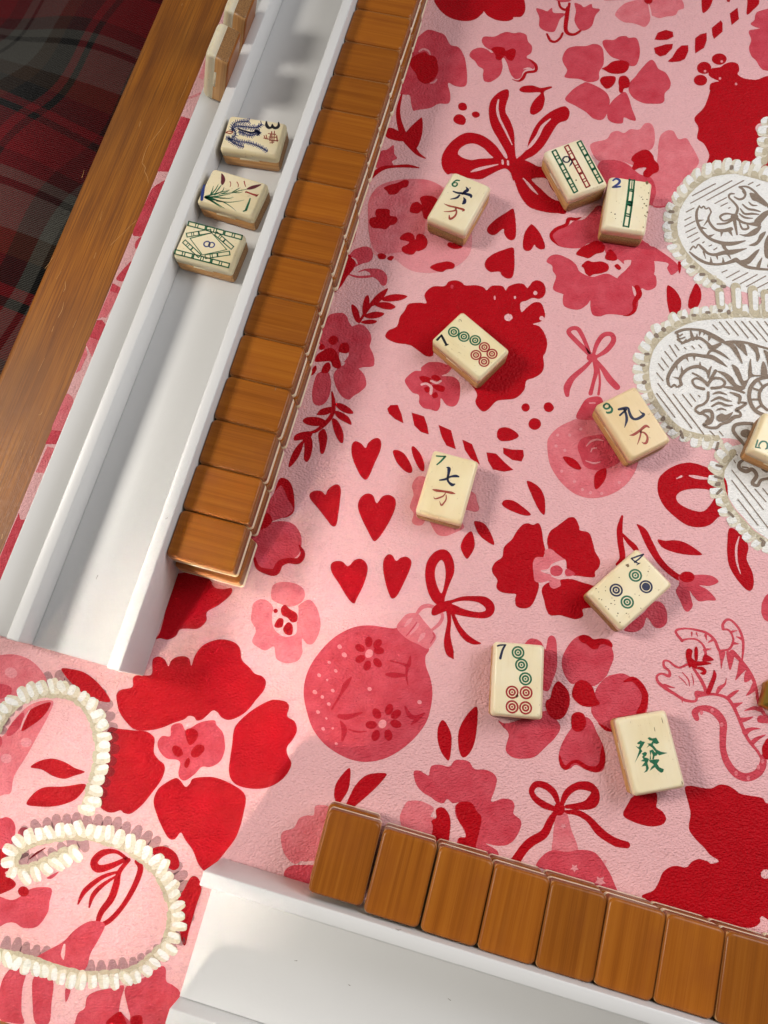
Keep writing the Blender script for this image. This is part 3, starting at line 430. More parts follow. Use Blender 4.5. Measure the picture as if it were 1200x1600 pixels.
('printed_flower', [('red', 0, 'c', '445,631 463,655 498,676 512,718 553,750 580,784 610,810 636,814 656,804 682,809 691,778 689,726 691,682 682,661 638,572 637,529 616,482 589,446 559,437 526,450 523,479 531,503 501,510 467,521 451,544 460,575 445,606'), ('red', 0, 'c', '708,731 728,766 760,784 792,803 824,819 848,811 859,772 859,754 896,738 905,693 908,648 921,610 912,579 890,560 881,537 819,550 785,562 759,615 711,665 705,695'), ('red', 0, 'c', '645,507 667,533 711,542 775,543 827,521 885,492 912,447 870,409 827,407 806,403 804,375 771,365 738,376 705,390 664,395 651,421 648,464'), ('rose', 1, 'c', '627,631 645,655 681,654 689,682 715,686 739,661 763,637 772,628 770,596 754,587 749,559 732,539 731,518 698,508 683,524 683,545 654,541 624,549 622,581'), ('pink', 2, 'c', '656,595 689,598 710,618 762,630 773,614 760,558 733,545 700,561 695,572 668,583'), ('coral', 3, 'c', '751,582 743,568 728,561 711,563 698,573 696,588 703,602 719,609 736,607 748,596'), ('coral', 2, 'c', '759,576 772,588 803,563 784,555 763,557')]),
('printed_leaf', [('red', 0, 's', '1057,796,10 1035,741,25 1026,679,27 1021,609,25 991,582,12'), ('red', 0, 's', '1042,715,9 1060,681,21 1084,646,25 1092,620,12'), ('red', 0, 's', '1116,749,6 1136,716,31 1151,657,35 1172,591,30 1203,537,28 1243,495,28 1271,486,30'), ('red', 0, 'c', '1190,671 1224,662 1266,659 1306,644 1348,608 1368,580 1318,585 1271,597 1221,620 1198,642'), ('coral', 0, 'c', '1247,498 1276,507 1310,497 1352,493 1392,481 1412,454 1371,440 1327,448 1356,426 1380,390 1380,375 1345,379 1309,380 1290,407 1280,429 1280,387 1278,362 1255,341 1239,352 1228,399 1221,436 1242,465'), ('red', 1, 'c', '1314,487 1305,473 1287,467 1267,469 1252,480 1249,495 1258,508 1277,515 1297,512 1311,502')]),
('printed_bow', [('red', 0, 'c', '1248,937 1277,971 1334,1000 1399,1009 1447,994 1502,959 1552,900 1519,760 1477,739 1432,709 1381,704 1330,722 1284,769 1251,819 1237,879|1316,860 1345,879 1397,883 1457,872 1489,848 1461,806 1419,775 1375,784 1336,808 1314,834'), ('pink', 1, 's', '1393,946,6 1415,938,15 1451,927,13 1487,920,5'), ('pink', 1, 's', '1333,939,4 1357,947,10'), ('red', 0, 'c', '1478,573 1490,622 1513,683 1546,666 1577,599 1556,539 1566,481 1562,433 1544,401 1521,407 1491,459 1474,517'), ('pink', 1, 's', '1547,641,5 1523,593,10 1511,532,9 1514,478,4')]),
('printed_flower', [('coral', 0, 'c', '1069,363 1100,396 1137,400 1157,380 1163,346 1153,305 1125,286 1097,293 1082,325 1071,336 1050,299 1016,282 981,286 972,302')]),
('printed_flower', [('red', 0, 'c', '-458,1163 -422,1151 -403,1109 -400,1047 -408,995 -443,973 -494,973 -541,928 -570,939 -520,1024 -484,1112'), ('coral', 1, 'c', '-468,1121 -447,1115 -429,1059 -409,1010 -435,983 -480,969 -513,970 -534,1026'), ('red', 2, 'c', '-536,1003 -515,993 -510,962 -533,938 -555,937 -557,967'), ('coral', 0, 'c', '-588,881 -556,930 -510,958 -452,956 -410,934 -385,886 -385,841 -399,799 -437,774 -488,765 -520,732 -555,737 -589,763 -604,809'), ('red', 1, 's', '-396,837,6 -383,797,22 -405,766,29 -452,772,26 -489,762,32 -513,728,35 -555,737,25 -589,759,19 -600,801,12'), ('coral', 0, 'c', '-607,936 -570,939 -551,899 -583,858 -607,868')]),
('printed_flower', [('rose', 0, 'c', '-537,640 -524,671 -488,680 -431,667 -395,638 -391,601 -418,573 -461,566 -509,587 -536,608'), ('rose', 0, 'c', '-628,565 -618,600 -585,614 -551,599 -532,561 -543,513 -532,470 -492,437 -443,445 -435,493 -434,550 -396,581 -367,584 -342,546 -332,488 -341,440 -370,395 -398,395 -417,421 -421,387 -422,359 -445,328 -494,323 -534,345 -539,377 -544,401 -580,388 -607,402 -636,433 -616,479 -634,524'), ('pink', 1, 'c', '-541,541 -525,567 -496,578 -455,556 -425,570 -425,527 -435,493 -458,475 -488,492 -491,454 -532,470 -536,505'), ('red', 2, 'c', '-514,553 -516,548 -521,545 -527,545 -532,550 -533,556 -531,561 -526,564 -520,564 -515,559'), ('red', 2, 'c', '-500,561 -481,577 -462,556 -432,532 -433,500 -456,496 -475,519 -496,532'), ('red', 2, 'c', '-534,491 -514,520 -493,514 -499,483 -521,479'), ('red', 2, 'c', '-497,472 -474,498 -455,482 -460,444 -485,446')]),
('printed_flower', [('red', 0, 'c', '-1108,499 -1051,502 -1021,569 -971,750 -927,774 -848,772 -787,706 -752,680 -711,679 -718,648 -770,611 -825,585 -830,547 -867,517 -916,522 -948,522 -967,496 -1003,484 -1037,494 -1066,490'), ('blush', 1, 'c', '-797,711 -772,705 -730,685 -738,679 -780,687')]),
('printed_flower', [('red', 0, 'c', '-1075,394 -1067,412 -1043,416 -1019,399 -1005,370 -992,392 -968,405 -936,405 -913,391 -905,361 -889,400 -855,439 -806,457 -759,457 -712,438 -690,408 -685,360 -656,326 -634,296 -604,281 -588,256 -600,220 -634,186 -675,145 -716,123 -755,115 -785,128 -803,152 -822,162 -846,146 -870,130 -893,129 -904,145 -927,151 -947,139 -994,129 -1041,116 -1096,111 -1157,121 -1195,159 -1221,200 -1232,247 -1232,277 -1212,294 -1164,300 -1160,338 -1136,347 -1081,342'), ('red', 0, 'c', '-584,174 -557,177 -511,164 -497,140 -508,103 -479,78 -472,40 -493,5 -518,-21 -520,-50 -506,-88 -522,-122 -559,-154 -613,-173 -673,-171 -733,-152 -761,-124 -768,-87 -760,-38 -749,12 -738,70 -717,101 -668,137 -620,161'), ('red', 0, 'c', '-1265,141 -1227,133 -1157,118 -1111,109 -1085,91 -1074,71 -1079,20 -1061,-11 -1039,-32 -1036,-58 -1056,-99 -1096,-144 -1135,-183 -1181,-211 -1211,-206 -1225,-194 -1256,-199 -1286,-191 -1312,-163 -1311,-92 -1299,-21 -1289,88'), ('coral', 1, 'c', '-1003,115 -979,127 -956,121 -942,93 -918,102 -886,117 -847,123 -816,120 -810,101 -785,68 -779,30 -781,-6 -802,-47 -842,-65 -880,-61 -911,-86 -950,-107 -973,-97 -979,-71 -970,-36 -985,-20 -1023,-12 -1052,17 -1063,55 -1042,82 -1008,78'), ('red', 2, 'c', '-942,93 -914,99 -890,80 -897,51 -925,31 -939,56'), ('red', 2, 'c', '-1002,26 -990,38 -967,26 -956,-1 -977,-10 -995,3'), ('red', 2, 'c', '-922,6 -898,29 -871,25 -867,4 -893,-19 -919,-16'), ('red', 2, 'c', '-951,-34 -935,-18 -928,-33 -940,-57 -952,-52'), ('red', 0, 'c', '-1087,-176 -1072,-135 -1045,-113 -995,-93 -973,-104 -952,-132 -933,-121 -915,-102 -834,-107 -756,-145 -706,-193 -719,-266 -751,-344 -797,-396 -843,-439 -884,-463 -913,-432 -932,-381 -961,-338 -979,-307 -1004,-329 -1030,-322 -1055,-278 -1075,-227')]),
('printed_ornament', [('coral', 0, 'c', '-431,171 -422,237 -392,301 -338,363 -270,414 -190,443 -120,443 -59,428 -18,418 17,419 76,384 123,317 105,284 101,244 113,189 115,135 102,77 78,20 38,-27 -21,-72 -92,-106 -161,-119 -227,-112 -291,-84 -354,-35 -396,22 -418,83'), ('rose', 1, 'c', '-4,418 21,453 52,474 94,469 117,435 147,390 161,364 151,341 119,314 84,335 32,369'), ('rose', 1, 's', '90,470,13 118,495,18 153,496,17 186,473,14 200,446,14 181,414,15 148,393,12'), ('blush', 2, 's', '32,421,7 51,439,17 67,452,7'), ('blush', 2, 's', '51,384,7 76,409,18 92,424,8'), ('blush', 2, 's', '82,349,7 102,371,21 114,380,8'), ('coral', 2, 's', '33,379,4 69,413,7 85,432,4'), ('coral', 2, 's', '133,336,4 153,361,7 149,379,4'), ('cherry', 2, 'c', '-134,350 -143,355 -147,367 -146,381 -139,392 -129,395 -120,390 -115,378 -117,364 -124,353'), ('cherry', 2, 'c', '-111,344 -114,354 -110,366 -100,376 -87,379 -78,375 -74,366 -79,354 -89,344 -101,341'), ('cherry', 2, 'c', '-70,326 -76,318 -88,315 -102,317 -112,325 -114,335 -108,343 -96,347 -82,344 -72,336'), ('cherry', 2, 'c', '-91,261 -101,260 -112,266 -120,278 -121,290 -116,299 -106,300 -95,294 -87,282 -85,270'), ('cherry', 2, 'c', '-158,253 -165,261 -165,273 -159,286 -149,293 -138,293 -132,285 -132,272 -138,260 -148,253'), ('cherry', 2, 'c', '-196,296 -196,306 -188,316 -175,321 -162,320 -155,314 -155,303 -163,294 -176,288 -188,289'), ('cherry', 2, 'c', '-153,337 -162,333 -175,335 -186,343 -192,354 -190,365 -181,369 -169,367 -157,359 -151,347'), ('blush', 3, 'c', '-124,338 -118,329 -119,318 -126,309 -137,305 -147,307 -152,316 -151,327 -144,337 -134,341'), ('cherry', 2, 'c', '-87,60 -94,68 -94,82 -87,95 -76,103 -65,102 -59,94 -59,81 -65,68 -76,60'), ('cherry', 2, 'c', '-71,46 -72,56 -65,67 -53,75 -39,77 -30,71 -28,61 -35,49 -48,41 -61,40'), ('cherry', 2, 'c', '-33,9 -42,3 -55,3 -69,9 -77,20 -77,30 -68,37 -54,37 -41,30 -33,20'), ('cherry', 2, 'c', '-90,-45 -100,-41 -107,-30 -108,-15 -103,-4 -93,1 -83,-2 -76,-14 -75,-28 -80,-40'), ('cherry', 2, 'c', '-155,-38 -162,-30 -162,-17 -155,-4 -145,4 -134,4 -127,-5 -127,-18 -133,-30 -144,-38'), ('cherry', 2, 'c', '-134,25 -140,16 -153,11 -167,13 -179,20 -182,30 -177,39 -164,44 -149,42 -138,35'), ('cherry', 2, 'c', '-120,49 -131,49 -142,57 -148,71 -147,84 -140,92 -129,91 -118,83 -112,70 -113,56'), ('blush', 3, 'c', '-100,40 -94,32 -95,21 -102,12 -113,8 -122,11 -128,19 -127,30 -120,39 -110,43'), ('cherry2', 1, 's', '-317,111,8 -274,166,11 -249,203,24 -222,231,7'), ('cherry2', 1, 's', '-71,227,11 -41,220,23 7,214,11'), ('cherry2', 1, 's', '-48,282,5 5,262,8 26,253,20 40,289,7'), ('cherry2', 1, 's', '21,247,14 13,207,8 15,173,4'), ('cherry2', 1, 's', '-289,78,17 -256,71,23 -193,81,8'), ('cherry2', 1, 's', '-285,55,8 -273,21,24 -285,-20,11'), ('cherry2', 1, 's', '-254,19,5 -215,5,7 -181,4,4'), ('cherry2', 1, 's', '-8,86,7 7,47,20 33,37,16 69,49,7'), ('cherry2', 1, 's', '9,10,5 31,24,16 60,41,8'), ('blush', 2, 'c', '-251,359 -257,357 -263,359 -267,363 -268,369 -266,374 -261,376 -255,375 -251,370 -249,364'), ('blush', 2, 'c', '-234,321 -240,319 -246,321 -252,326 -253,332 -250,338 -245,340 -238,339 -233,333 -231,327'), ('blush', 2, 'c', '-305,300 -308,298 -313,299 -316,303 -317,307 -315,311 -311,312 -307,311 -304,308 -303,303'), ('blush', 2, 'c', '-280,261 -284,259 -289,260 -292,264 -293,268 -292,272 -288,274 -283,273 -279,269 -278,264'), ('blush', 2, 'c', '-352,250 -356,248 -361,250 -365,254 -366,259 -364,263 -360,265 -355,263 -351,259 -350,254'), ('blush', 2, 'c', '-322,229 -325,227 -328,228 -330,231 -331,234 -330,236 -327,237 -324,237 -321,234 -321,231'), ('blush', 2, 'c', '-375,181 -380,179 -386,181 -391,185 -392,191 -390,196 -385,198 -379,196 -375,192 -373,186'), ('blush', 2, 'c', '-347,159 -351,157 -356,158 -359,162 -360,166 -358,170 -354,172 -350,171 -346,167 -345,163'), ('blush', 2, 'c', '-300,180 -304,178 -309,180 -312,183 -314,188 -312,192 -308,193 -303,192 -300,188 -298,184'), ('blush', 2, 'c', '-322,126 -326,124 -331,126 -335,130 -336,135 -334,139 -330,140 -325,139 -321,135 -320,130'), ('blush', 2, 'c', '-370,99 -375,97 -380,98 -383,102 -385,107 -383,111 -378,113 -373,111 -370,108 -368,103'), ('blush', 2, 'c', '-355,28 -359,27 -364,28 -368,32 -369,36 -367,40 -363,41 -358,40 -355,37 -354,32'), ('blush', 2, 'c', '-317,28 -320,27 -323,27 -325,30 -326,33 -325,35 -322,36 -319,36 -316,33 -316,30'), ('blush', 2, 'c', '-307,-36 -310,-38 -314,-37 -317,-34 -318,-30 -317,-27 -313,-26 -310,-27 -307,-30 -306,-33'), ('blush', 2, 'c', '-143,168 -147,166 -153,167 -157,171 -158,177 -156,181 -151,183 -146,182 -142,178 -140,172'), ('blush', 2, 'c', '62,90 57,88 51,89 47,93 46,99 49,103 53,105 59,104 63,100 64,94'), ('blush', 2, 'c', '-340,71 -343,70 -346,71 -348,73 -349,76 -348,79 -345,80 -342,79 -340,76 -339,73')]),
('printed_leaf', [('red', 0, 'c', '111,-55 121,-11 141,13 159,-9 170,-62 150,-146 131,-137 116,-101'), ('red', 0, 'c', '194,-84 206,-33 240,15 289,52 290,9 267,-79 240,-127 210,-146 196,-129')]),
('printed_leaf', [('red', 0, 'c', '-340,-227 -329,-190 -299,-156 -266,-134 -267,-172 -282,-221 -315,-261 -331,-273 -338,-252'), ('red', 0, 'c', '-298,-284 -282,-252 -250,-205 -207,-173 -166,-166 -117,-173 -137,-199 -187,-238 -244,-275 -276,-293')]),
('printed_flower', [('rose', 0, 'c', '-572,-374 -560,-348 -517,-340 -491,-306 -458,-298 -431,-300 -422,-267 -395,-265 -370,-273 -327,-309 -367,-456 -466,-471 -498,-467 -518,-476 -543,-461 -566,-423'), ('coral', 0, 'c', '-565,-495 -538,-480 -499,-481 -423,-498 -435,-556 -517,-541 -567,-518')]),
('printed_flower', [('rose', 0, 'c', '-82,-354 -72,-325 -48,-293 -28,-288 17,-297 60,-327 43,-356 60,-370 48,-417 48,-466 -7,-436 -68,-405'), ('red', 1, 'c', '69,-334 92,-327 113,-345 121,-383 110,-436 91,-482 35,-464 47,-399 45,-374 65,-364'), ('coral', 0, 'c', '-4,-179 19,-176 41,-191 56,-199 62,-184 74,-163 108,-163 146,-174 169,-154 196,-153 228,-164 247,-195 289,-203 319,-219 332,-245 316,-287 296,-328 343,-322 378,-331 388,-354 379,-384 402,-408 401,-435 371,-477 335,-497 290,-495 250,-483 291,-513 288,-543 228,-563 142,-488 144,-452 174,-449 166,-412 146,-367 148,-330 163,-317 140,-317 119,-299 101,-313 76,-304 52,-283 22,-261 0,-227'), ('red', 1, 'c', '149,-349 156,-322 186,-315 218,-326 233,-358 248,-385 231,-437 216,-472 197,-512 154,-495 142,-470 148,-449 174,-449 172,-419 156,-393')]),
('printed_bow', [('red', 0, 's', '565,-372,15 556,-326,27 526,-293,28 489,-283,25 466,-305,23 476,-336,25 510,-366,28 553,-386,19'), ('red', 0, 's', '576,-375,16 605,-332,27 648,-309,29 694,-312,36 721,-335,32 706,-371,48 667,-385,33 596,-381,15'), ('red', 1, 'c', '588,-388 581,-403 569,-411 555,-409 546,-399 544,-384 551,-369 564,-361 577,-363 587,-373'), ('red', 0, 's', '553,-400,28 523,-427,29 489,-472,34 433,-496,36 396,-522,35 357,-562,37'), ('red', 0, 's', '586,-400,14 637,-409,23 677,-438,26 708,-484,34 735,-511,32 771,-536,32 810,-549,26'), ('red', 0, 's', '560,-401,16 561,-425,14 569,-437,4')]),
('printed_ornament', [('rose', 0, 'c', '543,-423 566,-401 594,-410 600,-466 614,-533 603,-556 515,-546 521,-493'), ('coral', 1, 'c', '437,-586 476,-548 517,-536 566,-549 618,-546 668,-557 695,-584 713,-621 730,-670 732,-740 604,-691 479,-608'), ('blush', 2, 'p', '603,-618 591,-618 584,-627 581,-616 569,-613 579,-607 580,-596 589,-603 600,-599 596,-609'), ('blush', 2, 'p', '700,-679 684,-679 674,-691 670,-677 655,-673 668,-664 669,-650 681,-658 697,-654 691,-667'), ('blush', 2, 'p', '582,-457 573,-457 568,-463 566,-456 558,-454 565,-449 565,-441 572,-446 580,-443 577,-451'), ('blush', 2, 'p', '719,-604 713,-604 709,-608 708,-603 702,-602 707,-599 707,-593 712,-596 718,-595 716,-600')]),
('printed_flower', [('coral', 0, 'c', '547,298 573,305 604,288 618,252 637,298 656,308 670,287 664,226 654,173 628,122 596,79 556,124 531,262'), ('coral', 0, 'c', '704,242 741,279 779,295 812,288 830,272 864,271 897,260 901,226 900,185 874,141 851,110 793,77 750,102 708,96 686,122 676,164 681,204'), ('red', 1, 'c', '767,286 786,296 812,288 830,272 871,270 902,250 901,229 873,244 853,245 839,230 816,232 798,251 774,268'), ('coral', 0, 'c', '850,107 889,116 924,116 954,98 989,68 1012,32 1010,-1 992,-51 940,-104 825,-113 791,-80 764,-25 784,25 805,69'), ('red', 1, 's', '924,82,7 962,87,23 988,58,27 999,20,26 988,-18,28 964,-55,33'), ('red', 1, 's', '786,-75,4 808,-95,14 831,-109,10'), ('coral', 0, 'c', '670,-80 695,-50 737,-42 760,-64 772,-110 788,-164 787,-214 770,-257 736,-264 699,-249 663,-226 635,-238 609,-235 596,-199 609,-156 637,-115'), ('red', 1, 's', '603,-184,6 606,-219,17 622,-232,18 645,-216,12 672,-214,15 707,-242,19 745,-251,24 770,-231,23 780,-194,19 784,-166,5'), ('coral', 0, 'c', '374,-14 415,-31 583,2 616,-41 625,-75 597,-110 551,-143 499,-176 439,-177 402,-162 386,-131 408,-76 387,-41'), ('red', 2, 'c', '605,52 622,90 647,115 668,98 685,63 680,17 653,-26 623,-40 592,-25 579,15 586,41'), ('red', 2, 'c', '697,55 714,92 741,109 770,99 789,71 795,30 805,3 765,-4 732,4 706,27'), ('red', 2, 'c', '673,-61 682,-29 708,-18 732,-32 734,-67 714,-94 687,-96 673,-80')]),
('printed_heart', [('red', 0, 'c', '817,-435 845,-396 873,-370 914,-364 964,-367 964,-399 956,-422 977,-442 985,-470 967,-489 927,-493 884,-482 838,-459')]),
('printed_flower', [('red', 0, 'c', '1084,-364 1109,-357 1151,-369 1190,-376 1226,-366 1259,-373 1282,-391 1301,-409 1343,-422 1385,-435 1399,-457 1471,-476 1365,-886 1280,-859 1264,-881 1233,-894 1186,-887 1086,-852 934,-796 831,-743 878,-725 906,-698 929,-665 961,-648 989,-646 1026,-655 1052,-638 1081,-631 1112,-642 1126,-653 1158,-647 1128,-620 1112,-593 1090,-565 1070,-531 1069,-505 1085,-465 1086,-423'), ('pink', 1, 'c', '1346,-715 1341,-724 1330,-729 1319,-728 1311,-721 1310,-711 1316,-702 1326,-697 1338,-698 1345,-705')]),
('printed_tiger', [('coral', 0, 's', '1201,222,13 1183,257,11 1192,270,10 1228,271,8 1272,260,9 1314,240,11 1338,209,13 1345,172,13 1352,155,11'), ('coral', 0, 's', '1202,224,9 1238,226,7 1267,217,8 1287,189,10 1288,159,12 1280,134,9'), ('coral', 0, 's', '1249,251,8 1246,234,3'), ('coral', 0, 's', '1269,247,7 1270,232,3'), ('coral', 0, 's', '1305,233,13 1305,212,3'), ('coral', 0, 's', '1333,212,14 1308,201,3'), ('coral', 0, 's', '1286,173,13 1315,174,4'), ('coral', 0, 's', '1385,251,14 1388,270,12 1408,287,11 1428,282,10 1450,247,11 1457,205,12 1451,165,11 1434,114,7'), ('coral', 0, 's', '1383,250,7 1408,242,9 1417,215,9 1413,190,10 1390,164,10 1358,162,9'), ('coral', 0, 's', '1419,235,10 1443,238,3'), ('coral', 0, 's', '1454,200,15 1432,213,3'), ('coral', 0, 's', '1413,187,15 1435,181,3'), ('coral', 0, 's', '1401,150,22 1424,117,17 1445,75,17 1460,33,15 1463,-17,13 1459,-66,13 1470,-111,15 1491,-147,15'), ('coral', 0, 's', '1218,-4,30 1257,-8,15 1296,-15,11 1333,-32,13 1351,-63,15 1361,-103,14 1370,-153,15 1379,-197,14 1392,-227,13 1409,-257,12 1418,-287,11'), ('coral', 0, 's', '1205,123,11 1167,112,9 1144,125,10 1128,143,8 1108,147,9 1103,124,12 1120,103,11 1115,83,14 1087,96,9 1065,88,10 1065,64,13 1089,36,15 1124,7,13 1158,-21,13 1201,-31,10 1212,-10,12'), ('coral', 0, 's', '1222,106,10 1242,58,15 1253,17,15 1250,-7,15'), ('coral', 0, 's', '1174,91,4 1192,59,6 1191,32,3'), ('coral', 0, 's', '1155,77,3 1174,52,5 1182,35,2'), ('coral', 0, 's', '1089,47,15 1129,32,3'), ('coral', 0, 's', '1211,82,3 1212,52,5 1206,33,2'), ('coral', 0, 's', '1150,-11,10 1147,-30,3'), ('coral', 1, 'c', '1346,165 1371,154 1352,116 1338,87 1342,122'), ('coral', 1, 'c', '1377,156 1404,140 1395,111 1374,77 1371,103'), ('coral', 1, 'c', '1423,113 1443,78 1420,58 1385,33 1401,65'), ('coral', 1, 'c', '1437,66 1455,34 1421,22'), ('coral', 1, 'c', '1455,14 1459,-16 1414,-34 1437,-9'), ('coral', 1, 'c', '1392,-92 1438,-78 1460,-89 1468,-108 1434,-94'), ('coral', 1, 'c', '1448,-118 1491,-128 1490,-152 1439,-144'), ('coral', 1, 'c', '1292,-10 1308,16 1337,27 1351,50 1343,22 1321,4 1299,-14'), ('coral', 1, 'c', '1334,-27 1369,-9 1392,-8 1359,-30 1341,-38'), ('coral', 1, 'c', '1352,-58 1395,-58 1380,-67 1357,-78'), ('coral', 1, 'c', '1358,-117 1393,-119 1425,-119 1400,-132 1368,-137'), ('coral', 1, 'c', '1365,-171 1403,-160 1442,-170 1404,-174 1375,-191'), ('coral', 1, 'c', '1389,-217 1413,-201 1459,-195 1425,-212 1396,-230'), ('red', 2, 'c', '1427,-255 1441,-228 1470,-212 1480,-289 1431,-288'), ('cherry', 2, 'c', '1257,7 1294,62 1307,87 1313,65 1302,41 1270,-7 1255,-7'), ('cherry', 2, 'c', '1316,127 1272,125 1271,140 1287,154'), ('red', 3, 'c', '1205,110 1202,153 1210,180 1224,186 1235,175 1226,146 1242,128 1236,99 1217,109'), ('red', 3, 'c', '1237,139 1244,179 1256,191 1258,172 1247,133'), ('red', 3, 'c', '1235,129 1273,126 1303,114 1274,110 1236,112'), ('red', 3, 'c', '1235,105 1263,104 1275,84 1261,70 1246,80 1259,86 1239,98'), ('coral', 0, 's', '1192,-100,22 1190,-76,27 1215,-62,22 1249,-68,28 1279,-91,33 1295,-130,32 1284,-177,28 1272,-228,26 1275,-280,29 1298,-327,32 1337,-350,33 1383,-342,31 1414,-315,30 1429,-279,22'), ('rose', 1, 'c', '1295,-137 1293,-142 1288,-145 1284,-145 1281,-141 1281,-135 1284,-130 1288,-127 1293,-127 1295,-131'), ('rose', 1, 'c', '1223,-80 1220,-86 1216,-89 1212,-88 1209,-84 1209,-79 1212,-73 1216,-70 1220,-71 1223,-74'), ('rose', 1, 'c', '1403,-318 1401,-323 1397,-326 1392,-326 1390,-322 1390,-317 1393,-311 1397,-308 1401,-309 1403,-313'), ('rose', 1, 'c', '1426,-297 1423,-302 1419,-305 1415,-305 1412,-301 1412,-296 1415,-290 1419,-287 1423,-288 1426,-292'), ('rose', 1, 'c', '1353,-354 1350,-360 1346,-363 1342,-362 1339,-358 1339,-353 1342,-348 1346,-345 1350,-345 1353,-349'), ('rose', 1, 'c', '1309,-331 1306,-336 1302,-339 1298,-339 1296,-335 1296,-329 1298,-324 1302,-321 1306,-322 1309,-325'), ('rose', 1, 'c', '1269,-76 1267,-81 1262,-84 1258,-84 1255,-80 1255,-74 1258,-69 1262,-66 1266,-66 1269,-70')]),
('printed_leaf', [('coral', 0, 'c', '1566,317 1578,346 1606,375 1642,371 1614,259 1573,264 1562,291')]),
('printed_petal', [('coral', 0, 'p', '-830,3260 -780,3234 -907,2915 -967,2926')]),
('printed_petal', [('coral', 0, 'c', '-1010,2805 -990,2832 -964,2849 -929,2855 -994,2699 -1055,2556 -1083,2547 -1107,2568 -1065,2676'), ('coral', 0, 'c', '-1098,2502 -1083,2528 -1063,2539 -1081,2484 -1095,2476')]),
('printed_petal', [('blush', 0, 's', '-781,3372,11 -751,3382,16 -717,3397,12')]),
('printed_petal', [('blush', 0, 'p', '-680,3620 -723,3501 -702,3482 -669,3544')]),
('printed_petal', [('coral', 0, 'c', '-1117,2404 -1150,2306 -1178,2298 -1196,2316 -1170,2352')]),
('printed_petal', [('coral', 0, 'p', '-1215,2292 -1172,2259 -1182,2225 -1231,2249')]),
('printed_petal', [('rose', 0, 'p', '-1231,2249 -1182,2225 -1249,2101 -1269,2106 -1294,2099')]),
('printed_petal', [('coral', 0, 'p', '-1295,2094 -1270,2092 -1253,2063 -1288,1981 -1333,2003')]),
('printed_petal', [('rose', 0, 'p', '-1333,2001 -1288,1981 -1322,1894 -1352,1968')]),
('printed_petal', [('rose', 0, 'p', '-1353,1955 -1344,1915 -1379,1832 -1403,1819')]),
('printed_petal', [('rose', 0, 'c', '-1450,1710 -1433,1709 -1416,1686 -1420,1651 -1469,1524 -1519,1534 -1485,1631')]),
('printed_petal', [('coral', 0, 'p', '-1519,1537 -1469,1525 -1493,1461 -1548,1470')]),
('printed_petal', [('rose', 0, 'p', '-1538,1457 -1501,1440 -1545,1322 -1593,1334')]),
('printed_petal', [('coral', 0, 'p', '-1669,1144 -1662,1113 -1638,1108 -1750,836 -1779,788 -1781,886 -1752,947 -1688,1101')]),
('printed_flower', [('rose', 0, 'c', '-1784,497 -1742,503 -1679,499 -1615,471 -1565,423 -1537,365 -1599,325 -1737,294 -1779,285'), ('blush', 1, 'c', '-1665,408 -1674,399 -1690,398 -1706,406 -1717,419 -1718,433 -1708,443 -1692,444 -1676,436 -1665,422'), ('coral', 1, 'c', '-1767,378 -1718,374 -1689,356 -1696,326 -1766,317')]),
('printed_leaf', [('red', 0, 'c', '-1471,413 -1425,406 -1369,384 -1314,336 -1273,281 -1260,249 -1294,253 -1349,276 -1405,323 -1446,369')]),
('printed_flower', [('rose', 0, 'c', '-1721,159 -1674,220 -1599,278 -1509,281 -1526,223 -1570,148 -1617,69 -1670,-9 -1682,-71 -1709,-78 -1770,-68 -1775,139'), ('red', 1, 'c', '-1642,170 -1625,214 -1598,258 -1521,277 -1526,249 -1557,213 -1604,185'), ('coral', 1, 'c', '-1706,162 -1694,195 -1646,243 -1631,235 -1652,184 -1686,157'), ('coral', 1, 'c', '-1761,137 -1734,160 -1723,133 -1733,114 -1761,111'), ('blush', 1, 'c', '-1597,119 -1602,108 -1613,102 -1628,103 -1639,112 -1644,124 -1640,135 -1628,141 -1614,139 -1602,131'), ('blush', 1, 'c', '-1682,63 -1686,52 -1697,46 -1712,48 -1723,56 -1728,68 -1724,79 -1713,85 -1698,83 -1686,75'), ('pink', 2, 's', '-1645,177,4 -1632,215,8 -1609,252,4')]),
('printed_leaf', [('red', 0, 'c', '-1602,19 -1562,40 -1508,43 -1453,21 -1413,-6 -1372,-26 -1420,-37 -1460,-44 -1507,-27 -1555,4'), ('red', 0, 'c', '-1617,-126 -1588,-88 -1541,-68 -1460,-74 -1369,-75 -1400,-122 -1447,-142 -1507,-148 -1567,-141')]),
('printed_flower', [('coral', 0, 'c', '-1755,-168 -1727,-170 -1698,-168 -1673,-184 -1661,-219 -1675,-276 -1724,-303 -1752,-300'), ('coral', 0, 'c', '-1651,-233 -1634,-215 -1609,-224 -1619,-256 -1647,-259'), ('red', 0, 'c', '-1752,-300 -1696,-303 -1684,-366 -1701,-383 -1659,-420 -1665,-441 -1720,-459 -1748,-461'), ('coral', 0, 'c', '-1748,-467 -1678,-484 -1644,-479 -1596,-452 -1540,-451 -1509,-464 -1519,-510 -1526,-547 -1566,-592 -1621,-593 -1656,-571 -1690,-567 -1745,-577'), ('red', 1, 'c', '-1602,-460 -1606,-471 -1617,-477 -1631,-475 -1642,-467 -1647,-456 -1643,-445 -1632,-439 -1618,-441 -1607,-449'), ('coral', 0, 'c', '-1530,-417 -1481,-400 -1509,-423')]),
